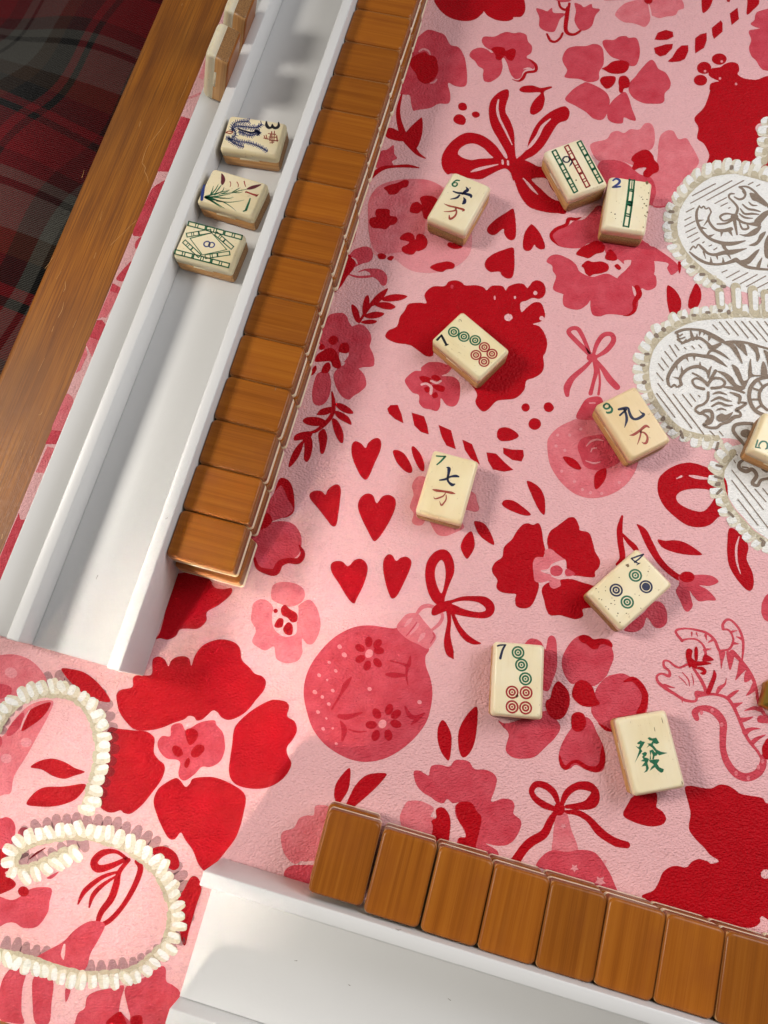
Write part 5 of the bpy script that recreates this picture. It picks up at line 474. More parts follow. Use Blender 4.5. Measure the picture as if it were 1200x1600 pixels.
('printed_braid', [('mauve', 0, 'S', '-1372,-322,36 -1378,-309,45 -1387,-291,45 -1394,-278,32'), ('mauve', 0, 'S', '-1408,-340,36 -1416,-324,45 -1427,-303,45 -1435,-287,32'), ('mauve', 0, 'S', '-1449,-351,36 -1457,-337,45 -1466,-318,45 -1474,-304,32'), ('mauve', 0, 'S', '-1491,-364,36 -1497,-350,45 -1506,-333,45 -1513,-320,32'), ('mauve', 0, 'S', '-1535,-379,36 -1540,-364,44 -1548,-345,45 -1554,-330,32'), ('mauve', 0, 'S', '-1583,-388,35 -1585,-372,44 -1588,-351,45 -1590,-334,32'), ('mauve', 0, 'S', '-1643,-361,36 -1635,-351,45 -1625,-339,45 -1617,-329,32'), ('mauve', 0, 'S', '-1681,-314,36 -1662,-314,45 -1637,-314,45 -1617,-314,32'), ('mauve', 0, 'S', '-1659,-266,36 -1647,-274,45 -1632,-284,45 -1620,-291,32'), ('mauve', 0, 'S', '-1626,-226,36 -1616,-241,45 -1601,-260,45 -1590,-275,32'), ('mauve', 0, 'S', '-1583,-207,36 -1575,-224,45 -1565,-246,45 -1557,-263,32'), ('mauve', 0, 'S', '-1531,-205,36 -1528,-218,45 -1524,-234,45 -1521,-247,33'), ('mauve', 0, 'S', '-1493,-195,36 -1490,-212,45 -1486,-235,45 -1483,-252,32'), ('mauve', 0, 'S', '-1449,-199,36 -1448,-213,45 -1445,-233,45 -1444,-247,32'), ('mauve', 0, 'S', '-1408,-198,36 -1407,-214,45 -1406,-235,45 -1405,-251,32'), ('mauve', 0, 'S', '-1364,-208,36 -1364,-220,45 -1364,-237,45 -1364,-249,32'), ('mauve', 0, 'S', '-1317,-216,36 -1319,-229,45 -1323,-245,45 -1325,-257,32'), ('mauve', 0, 'S', '-1278,-227,36 -1282,-240,45 -1287,-256,45 -1291,-269,32'), ('mauve', 0, 'S', '-1237,-234,36 -1243,-251,45 -1250,-273,45 -1256,-289,32'), ('mauve', 0, 'S', '-1200,-257,36 -1205,-269,45 -1212,-285,45 -1218,-297,32'), ('mauve', 0, 'S', '-1153,-276,36 -1161,-290,45 -1172,-309,45 -1181,-323,32'), ('mauve', 0, 'S', '-1111,-301,36 -1121,-314,45 -1135,-333,45 -1145,-346,32'), ('mauve', 0, 'S', '-1077,-326,36 -1089,-339,45 -1105,-356,44 -1117,-368,32'), ('mauve', 0, 'S', '-1046,-364,36 -1057,-373,44 -1072,-384,44 -1083,-393,32'), ('mauve', 0, 'S', '-1020,-395,35 -1032,-402,44 -1048,-412,44 -1061,-420,32'), ('mauve', 0, 'S', '-993,-432,35 -1008,-438,44 -1026,-446,44 -1040,-453,32'), ('mauve', 0, 'S', '-973,-466,35 -989,-471,44 -1011,-478,44 -1028,-483,31'), ('mauve', 0, 'S', '-967,-504,35 -980,-506,44 -998,-509,44 -1011,-511,31'), ('mauve', 0, 'S', '-952,-547,35 -970,-548,43 -993,-548,43 -1010,-549,31'), ('mauve', 0, 'S', '-950,-586,34 -968,-584,43 -991,-582,43 -1009,-580,31'), ('mauve', 0, 'S', '-954,-625,34 -972,-620,43 -995,-614,43 -1013,-610,31'), ('mauve', 0, 'S', '-977,-665,34 -989,-659,43 -1005,-652,43 -1017,-647,31'), ('mauve', 0, 'S', '-993,-706,34 -1008,-696,43 -1029,-682,43 -1044,-671,31'), ('mauve', 0, 'S', '-1027,-729,34 -1036,-720,42 -1049,-708,42 -1059,-699,31'), ('mauve', 0, 'S', '-1060,-757,34 -1069,-746,42 -1082,-732,42 -1092,-721,31'), ('mauve', 0, 'S', '-1093,-780,34 -1102,-767,42 -1114,-750,42 -1123,-737,30'), ('mauve', 0, 'S', '-1136,-799,34 -1142,-783,42 -1149,-762,42 -1155,-746,30'), ('mauve', 0, 'S', '-1177,-800,34 -1180,-787,42 -1184,-769,42 -1187,-756,30'), ('mauve', 0, 'S', '-1222,-807,34 -1224,-791,42 -1227,-769,42 -1229,-753,30'), ('mauve', 0, 'S', '-1267,-803,34 -1267,-789,42 -1268,-770,42 -1269,-756,30'), ('mauve', 0, 'S', '-1313,-798,34 -1313,-785,42 -1313,-767,42 -1313,-754,30'), ('mauve', 0, 'S', '-1360,-790,34 -1358,-777,42 -1356,-760,42 -1354,-748,30'), ('mauve', 0, 'S', '-1400,-777,34 -1397,-766,42 -1392,-750,42 -1389,-739,30'), ('mauve', 0, 'S', '-1438,-764,34 -1435,-753,42 -1430,-738,42 -1427,-727,31'), ('mauve', 0, 'S', '-1475,-751,34 -1471,-740,42 -1466,-725,42 -1462,-714,31'), ('mauve', 0, 'S', '-1513,-742,34 -1508,-728,42 -1501,-710,43 -1496,-696,31'), ('mauve', 0, 'S', '-1548,-731,34 -1543,-716,42 -1535,-695,43 -1529,-680,31'), ('mauve', 0, 'S', '-1583,-710,34 -1579,-699,43 -1573,-684,43 -1569,-672,31'), ('mauve', 0, 'S', '-1622,-694,34 -1618,-683,43 -1614,-669,43 -1610,-658,31'), ('mauve', 0, 'S', '-1658,-691,34 -1654,-675,43 -1648,-654,43 -1644,-638,31'), ('mauve', 0, 'S', '-1698,-674,34 -1695,-661,43 -1691,-642,43 -1688,-629,31'), ('sand', 1, 'S', '-1419,-322,38 -1458,-335,37 -1497,-350,40 -1538,-364,41 -1579,-376,38 -1619,-383,38 -1656,-369,36 -1671,-345,42 -1662,-315,36 -1634,-289,39 -1598,-275,42 -1556,-266,37 -1518,-264,41 -1477,-263,42 -1438,-265,40 -1396,-269,41 -1355,-277,36 -1319,-288,39 -1282,-301,37 -1245,-316,41 -1204,-338,37 -1166,-361,38 -1136,-384,42 -1104,-414,41 -1080,-442,42 -1058,-476,38 -1042,-507,38 -1030,-538,39 -1023,-578,38 -1021,-611,36 -1025,-644,37 -1037,-680,35 -1058,-712,36 -1081,-736,40 -1113,-760,40 -1144,-780,38 -1179,-793,37 -1215,-798,36 -1258,-800,34 -1299,-799,35 -1343,-796,39 -1386,-789,39 -1423,-779,36 -1461,-766,39 -1496,-753,39 -1532,-740,38 -1566,-726,38 -1603,-712,39 -1644,-697,36 -1679,-685,39 -1721,-672,36'), ('sand2', 2, 'c', '-1398,-376 -1423,-361 -1441,-330 -1439,-311 -1422,-305 -1398,-328 -1380,-358'), ('white', 4, 'c', '-1395,-369 -1411,-355 -1424,-337 -1424,-320 -1416,-317 -1394,-336 -1382,-359'), ('sand2', 3, 'c', '-1440,-389 -1459,-379 -1481,-353 -1473,-335 -1461,-331 -1437,-340 -1425,-370'), ('white', 5, 'c', '-1433,-380 -1446,-373 -1462,-350 -1461,-339 -1451,-335 -1432,-351 -1422,-368'), ('sand', 6, 'c', '-1444,-318 -1455,-324 -1473,-331 -1484,-327 -1485,-322 -1472,-311 -1452,-308'), ('sand2', 2, 'c', '-1467,-401 -1499,-386 -1523,-364 -1524,-345 -1515,-335 -1487,-350 -1460,-380'), ('cream', 4, 'c', '-1460,-392 -1480,-379 -1506,-362 -1509,-350 -1500,-346 -1479,-360 -1456,-385'), ('sand', 6, 'c', '-1486,-331 -1495,-339 -1512,-347 -1524,-343 -1525,-336 -1513,-327 -1493,-322'), ('sand2', 3, 'c', '-1523,-412 -1545,-400 -1556,-383 -1557,-366 -1543,-356 -1521,-371 -1507,-395'), ('cream', 5, 'c', '-1514,-405 -1528,-396 -1541,-382 -1542,-368 -1530,-363 -1516,-377 -1502,-394'), ('sand', 6, 'c', '-1523,-347 -1535,-355 -1555,-359 -1565,-357 -1566,-349 -1550,-340 -1534,-336'), ('sand2', 2, 'c', '-1574,-429 -1592,-410 -1599,-383 -1592,-365 -1580,-360 -1563,-390 -1553,-421'), ('white', 4, 'c', '-1557,-428 -1572,-411 -1581,-383 -1582,-374 -1571,-373 -1556,-394 -1551,-421'), ('sand', 6, 'c', '-1565,-361 -1574,-367 -1594,-369 -1602,-367 -1604,-359 -1591,-352 -1571,-350'), ('sand2', 3, 'c', '-1609,-440 -1634,-420 -1651,-389 -1647,-375 -1627,-369 -1606,-393 -1590,-422'), ('white', 5, 'c', '-1602,-431 -1616,-416 -1630,-393 -1628,-383 -1622,-382 -1602,-399 -1592,-426'), ('sand', 6, 'c', '-1599,-372 -1613,-374 -1633,-373 -1641,-369 -1642,-360 -1624,-357 -1606,-360'), ('sand2', 2, 'c', '-1696,-396 -1691,-377 -1676,-354 -1660,-351 -1647,-360 -1650,-384 -1666,-401'), ('cream', 4, 'c', '-1678,-402 -1675,-386 -1668,-368 -1657,-365 -1652,-370 -1652,-389 -1664,-405'), ('sand2', 3, 'c', '-1718,-330 -1697,-321 -1667,-322 -1656,-334 -1657,-349 -1683,-360 -1713,-355'), ('white', 5, 'c', '-1719,-343 -1700,-338 -1677,-337 -1667,-344 -1667,-357 -1684,-363 -1708,-360'), ('sand', 6, 'c', '-1657,-365 -1661,-350 -1663,-334 -1658,-324 -1649,-328 -1645,-344 -1643,-360'), ('sand2', 2, 'c', '-1701,-270 -1675,-276 -1653,-293 -1647,-315 -1657,-323 -1680,-318 -1712,-295'), ('white', 4, 'c', '-1711,-284 -1691,-293 -1666,-306 -1661,-318 -1665,-322 -1690,-316 -1712,-299'), ('sand', 6, 'c', '-1661,-337 -1659,-325 -1647,-312 -1639,-309 -1632,-316 -1636,-330 -1647,-343'), ('sand2', 3, 'c', '-1658,-237 -1633,-247 -1614,-272 -1619,-289 -1632,-297 -1657,-283 -1672,-260'), ('white', 5, 'c', '-1667,-244 -1650,-259 -1635,-277 -1633,-285 -1639,-292 -1660,-280 -1676,-257'), ('sand', 6, 'c', '-1644,-308 -1635,-301 -1619,-291 -1608,-292 -1604,-301 -1615,-310 -1634,-316'), ('sand2', 2, 'c', '-1596,-220 -1584,-243 -1571,-273 -1581,-292 -1602,-289 -1616,-266 -1621,-232'), ('cream', 4, 'c', '-1613,-225 -1600,-243 -1595,-271 -1599,-284 -1611,-281 -1622,-263 -1627,-235'), ('sand', 6, 'c', '-1613,-293 -1600,-285 -1583,-279 -1571,-282 -1568,-291 -1585,-297 -1605,-302'), ('sand2', 3, 'c', '-1548,-225 -1533,-242 -1531,-268 -1548,-282 -1559,-280 -1575,-255 -1576,-227'), ('white', 5, 'c', '-1560,-226 -1550,-240 -1548,-264 -1557,-273 -1569,-273 -1577,-253 -1580,-226'), ('sand', 6, 'c', '-1573,-279 -1559,-274 -1542,-272 -1530,-279 -1531,-285 -1548,-291 -1567,-291'), ('sand2', 2, 'c', '-1519,-219 -1504,-236 -1487,-268 -1490,-282 -1511,-287 -1532,-260 -1544,-230'), ('white', 4, 'c', '-1532,-218 -1519,-238 -1506,-262 -1509,-274 -1519,-276 -1534,-256 -1545,-231'), ('sand', 6, 'c', '-1539,-277 -1522,-273 -1504,-274 -1496,-277 -1496,-283 -1512,-289 -1533,-288'), ('sand2', 3, 'c', '-1461,-216 -1456,-239 -1456,-267 -1467,-281 -1481,-274 -1497,-248 -1490,-218'), ('white', 5, 'c', '-1478,-215 -1472,-236 -1471,-260 -1477,-266 -1488,-267 -1495,-245 -1494,-222'), ('sand', 6, 'c', '-1496,-274 -1482,-272 -1464,-273 -1455,-279 -1457,-286 -1474,-289 -1494,-284'), ('sand2', 2, 'c', '-1432,-222 -1416,-240 -1408,-265 -1423,-278 -1439,-276 -1452,-260 -1457,-232'), ('white', 4, 'c', '-1444,-220 -1435,-235 -1427,-256 -1429,-267 -1440,-267 -1457,-249 -1459,-229'), ('sand2', 3, 'c', '-1392,-212 -1378,-233 -1367,-263 -1369,-282 -1389,-279 -1408,-256 -1416,-223'), ('white', 5, 'c', '-1401,-214 -1392,-232 -1383,-254 -1387,-267 -1398,-272 -1413,-245 -1421,-221'), ('sand', 6, 'c', '-1419,-279 -1401,-275 -1384,-280 -1375,-287 -1375,-294 -1394,-294 -1416,-288'), ('sand2', 2, 'c', '-1327,-242 -1322,-262 -1337,-288 -1346,-294 -1364,-283 -1369,-257 -1357,-233'), ('cream', 4, 'c', '-1343,-237 -1338,-255 -1348,-273 -1361,-278 -1370,-273 -1370,-255 -1359,-234'), ('sand2', 3, 'c', '-1283,-251 -1284,-275 -1297,-300 -1319,-305 -1331,-297 -1332,-270 -1310,-245'), ('white', 5, 'c', '-1301,-249 -1304,-268 -1313,-289 -1325,-293 -1337,-285 -1332,-267 -1321,-242'), ('sand2', 2, 'c', '-1254,-251 -1251,-279 -1257,-310 -1271,-319 -1289,-314 -1292,-284 -1286,-250'), ('white', 4, 'c', '-1268,-247 -1266,-269 -1269,-293 -1276,-303 -1289,-299 -1290,-276 -1282,-248'), ('sand', 6, 'c', '-1306,-305 -1291,-307 -1272,-315 -1265,-321 -1271,-330 -1289,-324 -1307,-315'), ('sand2', 3, 'c', '-1211,-273 -1206,-306 -1225,-332 -1238,-337 -1253,-332 -1253,-300 -1238,-268'), ('cream', 5, 'c', '-1223,-268 -1226,-290 -1236,-315 -1247,-323 -1260,-317 -1255,-295 -1240,-272'), ('sand2', 2, 'c', '-1171,-291 -1163,-316 -1171,-349 -1188,-364 -1209,-351 -1209,-325 -1201,-292'), ('white', 4, 'c', '-1184,-290 -1183,-307 -1186,-337 -1196,-343 -1204,-340 -1207,-317 -1201,-291'), ('sand2', 3, 'c', '-1125,-321 -1126,-348 -1140,-375 -1162,-384 -1172,-374 -1174,-344 -1155,-315'), ('cream', 5, 'c', '-1137,-320 -1141,-338 -1149,-360 -1165,-368 -1171,-361 -1168,-335 -1156,-315'), ('sand', 6, 'c', '-1191,-358 -1178,-365 -1160,-375 -1157,-383 -1163,-391 -1180,-382 -1194,-369'), ('sand2', 2, 'c', '-1101,-348 -1096,-371 -1109,-401 -1124,-406 -1140,-403 -1145,-374 -1128,-348'), ('white', 4, 'c', '-1110,-343 -1108,-365 -1119,-385 -1127,-391 -1140,-388 -1139,-366 -1128,-344'), ('sand', 6, 'c', '-1161,-376 -1146,-385 -1132,-398 -1130,-408 -1135,-410 -1150,-403 -1165,-389'), ('sand2', 3, 'c', '-1048,-393 -1062,-416 -1088,-434 -1112,-427 -1117,-415 -1102,-395 -1068,-375'), ('white', 5, 'c', '-1063,-386 -1070,-404 -1095,-416 -1107,-417 -1114,-407 -1103,-390 -1077,-377'), ('sand', 6, 'c', '-1129,-406 -1114,-413 -1102,-428 -1102,-440 -1108,-443 -1123,-432 -1133,-416'), ('sand2', 2, 'c', '-1027,-407 -1035,-435 -1049,-459 -1069,-470 -1088,-458 -1078,-427 -1058,-399'), ('white', 4, 'c', '-1038,-405 -1044,-423 -1062,-444 -1072,-451 -1081,-447 -1071,-423 -1054,-398'), ('sand2', 3, 'c', '-1013,-464 -1022,-486 -1044,-501 -1063,-494 -1071,-484 -1061,-461 -1034,-446'), ('cream', 5, 'c', '-1021,-456 -1032,-467 -1047,-478 -1061,-480 -1067,-475 -1055,-460 -1033,-446'), ('sand', 6, 'c', '-1080,-463 -1070,-475 -1060,-490 -1061,-501 -1069,-501 -1080,-487 -1087,-471'), ('sand2', 2, 'c', '-990,-495 -1004,-520 -1037,-532 -1053,-527 -1062,-515 -1042,-491 -1011,-481'), ('white', 4, 'c', '-1000,-488 -1014,-501 -1033,-514 -1046,-517 -1055,-508 -1035,-493 -1011,-479'), ('sand', 6, 'c', '-1061,-493 -1052,-504 -1045,-519 -1047,-530 -1055,-529 -1064,-516 -1071,-499'), ('sand2', 3, 'c', '-988,-536 -997,-550 -1021,-562 -1035,-560 -1048,-545 -1034,-526 -1007,-515'), ('cream', 5, 'c', '-991,-526 -1002,-537 -1022,-548 -1033,-544 -1039,-536 -1023,-523 -1004,-515'), ('sand', 6, 'c', '-1047,-522 -1041,-533 -1037,-551 -1040,-558 -1050,-559 -1057,-545 -1060,-527'), ('sand2', 2, 'c', '-971,-580 -987,-594 -1018,-608 -1035,-599 -1038,-585 -1017,-561 -986,-561'), ('white', 4, 'c', '-972,-569 -992,-580 -1015,-589 -1029,-585 -1030,-577 -1012,-564 -987,-559'), ('sand2', 3, 'c', '-975,-626 -996,-635 -1023,-635 -1036,-621 -1033,-605 -1005,-596 -982,-602'), ('white', 5, 'c', '-974,-617 -991,-621 -1015,-617 -1024,-609 -1024,-604 -1002,-600 -981,-603'), ('sand', 6, 'c', '-1033,-591 -1029,-604 -1031,-623 -1036,-628 -1042,-625 -1047,-610 -1045,-595'), ('sand2', 2, 'c', '-972,-669 -1000,-670 -1027,-665 -1040,-654 -1034,-637 -1010,-631 -973,-646'), ('white', 4, 'c', '-969,-656 -994,-658 -1015,-653 -1027,-646 -1022,-637 -1000,-636 -973,-644'), ('sand', 6, 'c', '-1031,-623 -1032,-635 -1036,-653 -1044,-659 -1052,-654 -1050,-639 -1047,-623'), ('sand2', 3, 'c', '-999,-712 -1022,-712 -1051,-699 -1062,-684 -1053,-668 -1022,-670 -997,-685'), ('white', 5, 'c', '-998,-699 -1017,-696 -1037,-686 -1045,-679 -1041,-669 -1019,-673 -999,-686'), ('sand', 6, 'c', '-1041,-660 -1044,-673 -1050,-688 -1060,-691 -1066,-686 -1062,-672 -1053,-656'), ('sand2', 2, 'c', '-1022,-755 -1046,-748 -1070,-730 -1072,-709 -1055,-700 -1032,-713 -1008,-736'), ('white', 4, 'c', '-1014,-746 -1035,-738 -1053,-724 -1054,-711 -1049,-708 -1030,-717 -1011,-734'), ('sand2', 3, 'c', '-1059,-772 -1080,-766 -1101,-748 -1107,-732 -1088,-721 -1060,-732 -1041,-757'), ('white', 5, 'c', '-1049,-769 -1069,-758 -1086,-741 -1090,-728 -1082,-724 -1061,-735 -1044,-755'), ('sand', 6, 'c', '-1076,-715 -1085,-725 -1095,-737 -1107,-739 -1112,-731 -1103,-719 -1085,-709'), ('sand2', 2, 'c', '-1094,-796 -1115,-789 -1137,-771 -1141,-757 -1125,-745 -1099,-756 -1081,-774'), ('white', 4, 'c', '-1081,-789 -1103,-780 -1116,-768 -1124,-758 -1118,-750 -1093,-760 -1078,-777'), ('sand', 6, 'c', '-1106,-742 -1115,-750 -1128,-761 -1137,-759 -1143,-752 -1134,-742 -1115,-733'), ('sand2', 3, 'c', '-1128,-821 -1147,-809 -1163,-792 -1164,-779 -1154,-771 -1128,-779 -1111,-805'), ('white', 5, 'c', '-1115,-814 -1133,-808 -1149,-793 -1148,-778 -1139,-774 -1119,-783 -1109,-799'), ('sand', 6, 'c', '-1134,-760 -1144,-772 -1161,-779 -1170,-778 -1171,-770 -1161,-760 -1143,-754'), ('sand2', 2, 'c', '-1181,-838 -1198,-821 -1200,-799 -1186,-790 -1172,-787 -1155,-807 -1162,-830'), ('white', 4, 'c', '-1167,-836 -1175,-824 -1181,-806 -1177,-794 -1168,-794 -1157,-810 -1156,-830'), ('sand', 6, 'c', '-1166,-779 -1176,-783 -1194,-786 -1205,-782 -1204,-777 -1188,-771 -1169,-769'), ('sand2', 3, 'c', '-1203,-841 -1226,-831 -1243,-808 -1242,-792 -1226,-787 -1200,-801 -1190,-826'), ('white', 5, 'c', '-1197,-842 -1210,-829 -1225,-810 -1224,-799 -1216,-797 -1197,-810 -1188,-831'), ('sand2', 2, 'c', '-1265,-851 -1283,-823 -1279,-795 -1270,-781 -1251,-785 -1244,-812 -1245,-843'), ('white', 4, 'c', '-1255,-847 -1261,-830 -1263,-805 -1256,-793 -1246,-794 -1243,-820 -1242,-843'), ('sand', 6, 'c', '-1241,-789 -1255,-793 -1269,-792 -1278,-787 -1280,-781 -1264,-776 -1242,-778'), ('sand2', 3, 'c', '-1313,-840 -1323,-821 -1325,-787 -1311,-779 -1296,-779 -1286,-811 -1286,-840'), ('cream', 5, 'c', '-1301,-840 -1305,-825 -1306,-797 -1301,-789 -1287,-793 -1280,-816 -1286,-839'), ('sand', 6, 'c', '-1280,-789 -1296,-792 -1312,-790 -1320,-784 -1320,-778 -1304,-774 -1282,-778'), ('sand2', 2, 'c', '-1361,-835 -1365,-812 -1365,-793 -1358,-781 -1335,-781 -1331,-803 -1330,-831'), ('white', 4, 'c', '-1345,-834 -1349,-819 -1351,-798 -1346,-792 -1335,-790 -1328,-812 -1333,-830'), ('sand', 6, 'c', '-1324,-786 -1338,-789 -1356,-786 -1363,-781 -1363,-773 -1347,-774 -1327,-776'), ('sand2', 3, 'c', '-1415,-829 -1416,-807 -1403,-781 -1393,-767 -1376,-772 -1370,-807 -1385,-837'), ('cream', 5, 'c', '-1397,-834 -1397,-812 -1392,-791 -1382,-779 -1373,-789 -1371,-808 -1381,-834'), ('sand2', 2, 'c', '-1455,-819 -1453,-798 -1442,-775 -1428,-767 -1411,-773 -1410,-803 -1430,-829'), ('white', 4, 'c', '-1441,-823 -1440,-805 -1435,-783 -1419,-779 -1411,-784 -1413,-806 -1424,-827'), ('sand', 6, 'c', '-1401,-775 -1417,-773 -1432,-768 -1439,-758 -1436,-753 -1419,-756 -1402,-764'), ('sand2', 3, 'c', '-1490,-805 -1495,-783 -1489,-766 -1471,-758 -1451,-761 -1452,-784 -1464,-807'), ('white', 5, 'c', '-1476,-808 -1477,-792 -1473,-774 -1463,-768 -1454,-773 -1453,-790 -1461,-810'), ('sand2', 2, 'c', '-1521,-789 -1527,-767 -1517,-741 -1507,-733 -1492,-742 -1483,-764 -1491,-786'), ('white', 4, 'c', '-1506,-789 -1510,-772 -1505,-753 -1496,-749 -1489,-749 -1485,-769 -1489,-791'), ('sand2', 3, 'c', '-1551,-777 -1563,-759 -1558,-732 -1544,-722 -1528,-723 -1518,-750 -1526,-772'), ('cream', 5, 'c', '-1540,-778 -1545,-764 -1546,-744 -1541,-733 -1530,-736 -1518,-754 -1523,-776'), ('sand', 6, 'c', '-1507,-737 -1524,-734 -1542,-726 -1547,-719 -1541,-713 -1527,-719 -1509,-726'), ('sand2', 2, 'c', '-1584,-766 -1593,-744 -1594,-717 -1586,-704 -1566,-709 -1559,-732 -1555,-763'), ('white', 4, 'c', '-1572,-770 -1582,-750 -1580,-729 -1573,-719 -1564,-719 -1553,-741 -1558,-768'), ('sand', 6, 'c', '-1541,-726 -1557,-723 -1574,-714 -1582,-708 -1579,-700 -1559,-703 -1541,-713'), ('sand2', 3, 'c', '-1633,-753 -1635,-728 -1628,-700 -1607,-692 -1593,-701 -1589,-727 -1607,-759'), ('cream', 5, 'c', '-1622,-756 -1623,-736 -1616,-712 -1606,-704 -1592,-712 -1591,-732 -1603,-757'), ('sand', 6, 'c', '-1581,-711 -1597,-706 -1613,-699 -1619,-691 -1613,-687 -1596,-691 -1578,-697'), ('sand2', 2, 'c', '-1679,-731 -1680,-711 -1661,-682 -1643,-679 -1632,-687 -1632,-715 -1653,-736'), ('white', 4, 'c', '-1663,-736 -1664,-716 -1648,-699 -1638,-694 -1626,-701 -1629,-720 -1646,-741'), ('sand', 6, 'c', '-1621,-695 -1637,-693 -1654,-686 -1661,-678 -1655,-673 -1640,-673 -1622,-683'), ('sand2', 3, 'c', '-1690,-726 -1708,-703 -1706,-676 -1700,-663 -1685,-665 -1666,-690 -1663,-720'), ('white', 5, 'c', '-1678,-729 -1688,-709 -1696,-685 -1689,-675 -1678,-673 -1666,-697 -1664,-723'), ('sand2', 2, 'c', '-1745,-714 -1750,-690 -1741,-662 -1731,-651 -1715,-661 -1710,-689 -1717,-720'), ('white', 4, 'c', '-1734,-720 -1734,-700 -1729,-677 -1719,-665 -1713,-670 -1712,-694 -1717,-718'), ('wine', 7, 's', '-1600,-339,4 -1572,-321,9 -1537,-305,4')]),
('printed_medallion', [('white', 0, 'c', '2312,2455 2102,2472 2057,2491 2012,2510 1959,2521 1898,2520 1840,2508 1778,2478 1712,2428 1665,2377 1630,2318 1606,2258 1599,2196 1604,2133 1626,2062 1657,2009 1694,1961 1737,1919 1780,1877 1859,1831 2133,1771'), ('white', 0, 'c', '2199,2751 2156,2622 2116,2483 2312,2455 2383,2725'), ('white', 0, 'c', '2107,1686 1913,1705 1860,1718 1801,1732 1719,1721 1656,1720 1583,1723 1522,1706 1459,1676 1406,1639 1363,1595 1334,1549 1312,1496 1304,1443 1305,1394 1312,1351 1335,1300 1361,1244 1388,1193 1434,1152 1492,1122 1602,1102 1642,1091 1927,998'), ('white', 0, 'c', '1624,1062 1593,1014 1565,976 1548,927 1541,877 1544,826 1560,774 1587,726 1617,672 1662,623 1785,511 1919,1025'), ('taupe', 1, 's', '1731,2401,6 1860,2455,7'), ('taupe', 1, 's', '1713,2359,6 1945,2461,7'), ('taupe', 1, 's', '1796,2364,6 2004,2454,7'), ('taupe', 1, 's', '1832,2341,6 1896,2367,6'), ('taupe', 1, 's', '1857,2321,6 1894,2336,6'), ('taupe', 1, 's', '1680,2311,6 1723,2329,6'), ('taupe', 1, 's', '1663,2266,6 1697,2280,6'), ('taupe', 1, 's', '1655,2231,6 1710,2253,6'), ('taupe', 1, 's', '1653,2196,6 1706,2216,6'), ('taupe', 1, 's', '1654,2165,6 1710,2188,6'), ('taupe', 1, 's', '1669,2136,6 1711,2156,6'), ('taupe', 1, 's', '2022,2427,7 2047,2437,7'), ('taupe', 1, 's', '2060,2412,6 2078,2420,6'), ('taupe', 1, 's', '1721,2126,6 1730,2131,6'), ('taupe', 1, 's', '1748,2104,6 1762,2109,6'), ('taupe', 1, 's', '1766,2080,6 1783,2089,6'), ('taupe', 1, 's', '1892,2304,6 1900,2307,6'), ('taupe', 1, 's', '1777,1951,6 1803,1960,6'), ('taupe', 1, 's', '1791,1919,6 1861,1948,6'), ('taupe', 1, 's', '1817,1900,6 1899,1933,6'), ('taupe', 1, 's', '1848,1877,6 1941,1917,6'), ('taupe', 1, 's', '1875,1859,6 1980,1904,6'), ('taupe', 1, 's', '1905,1837,6 2019,1882,6'), ('taupe', 1, 's', '1937,1818,6 2039,1855,6')]),
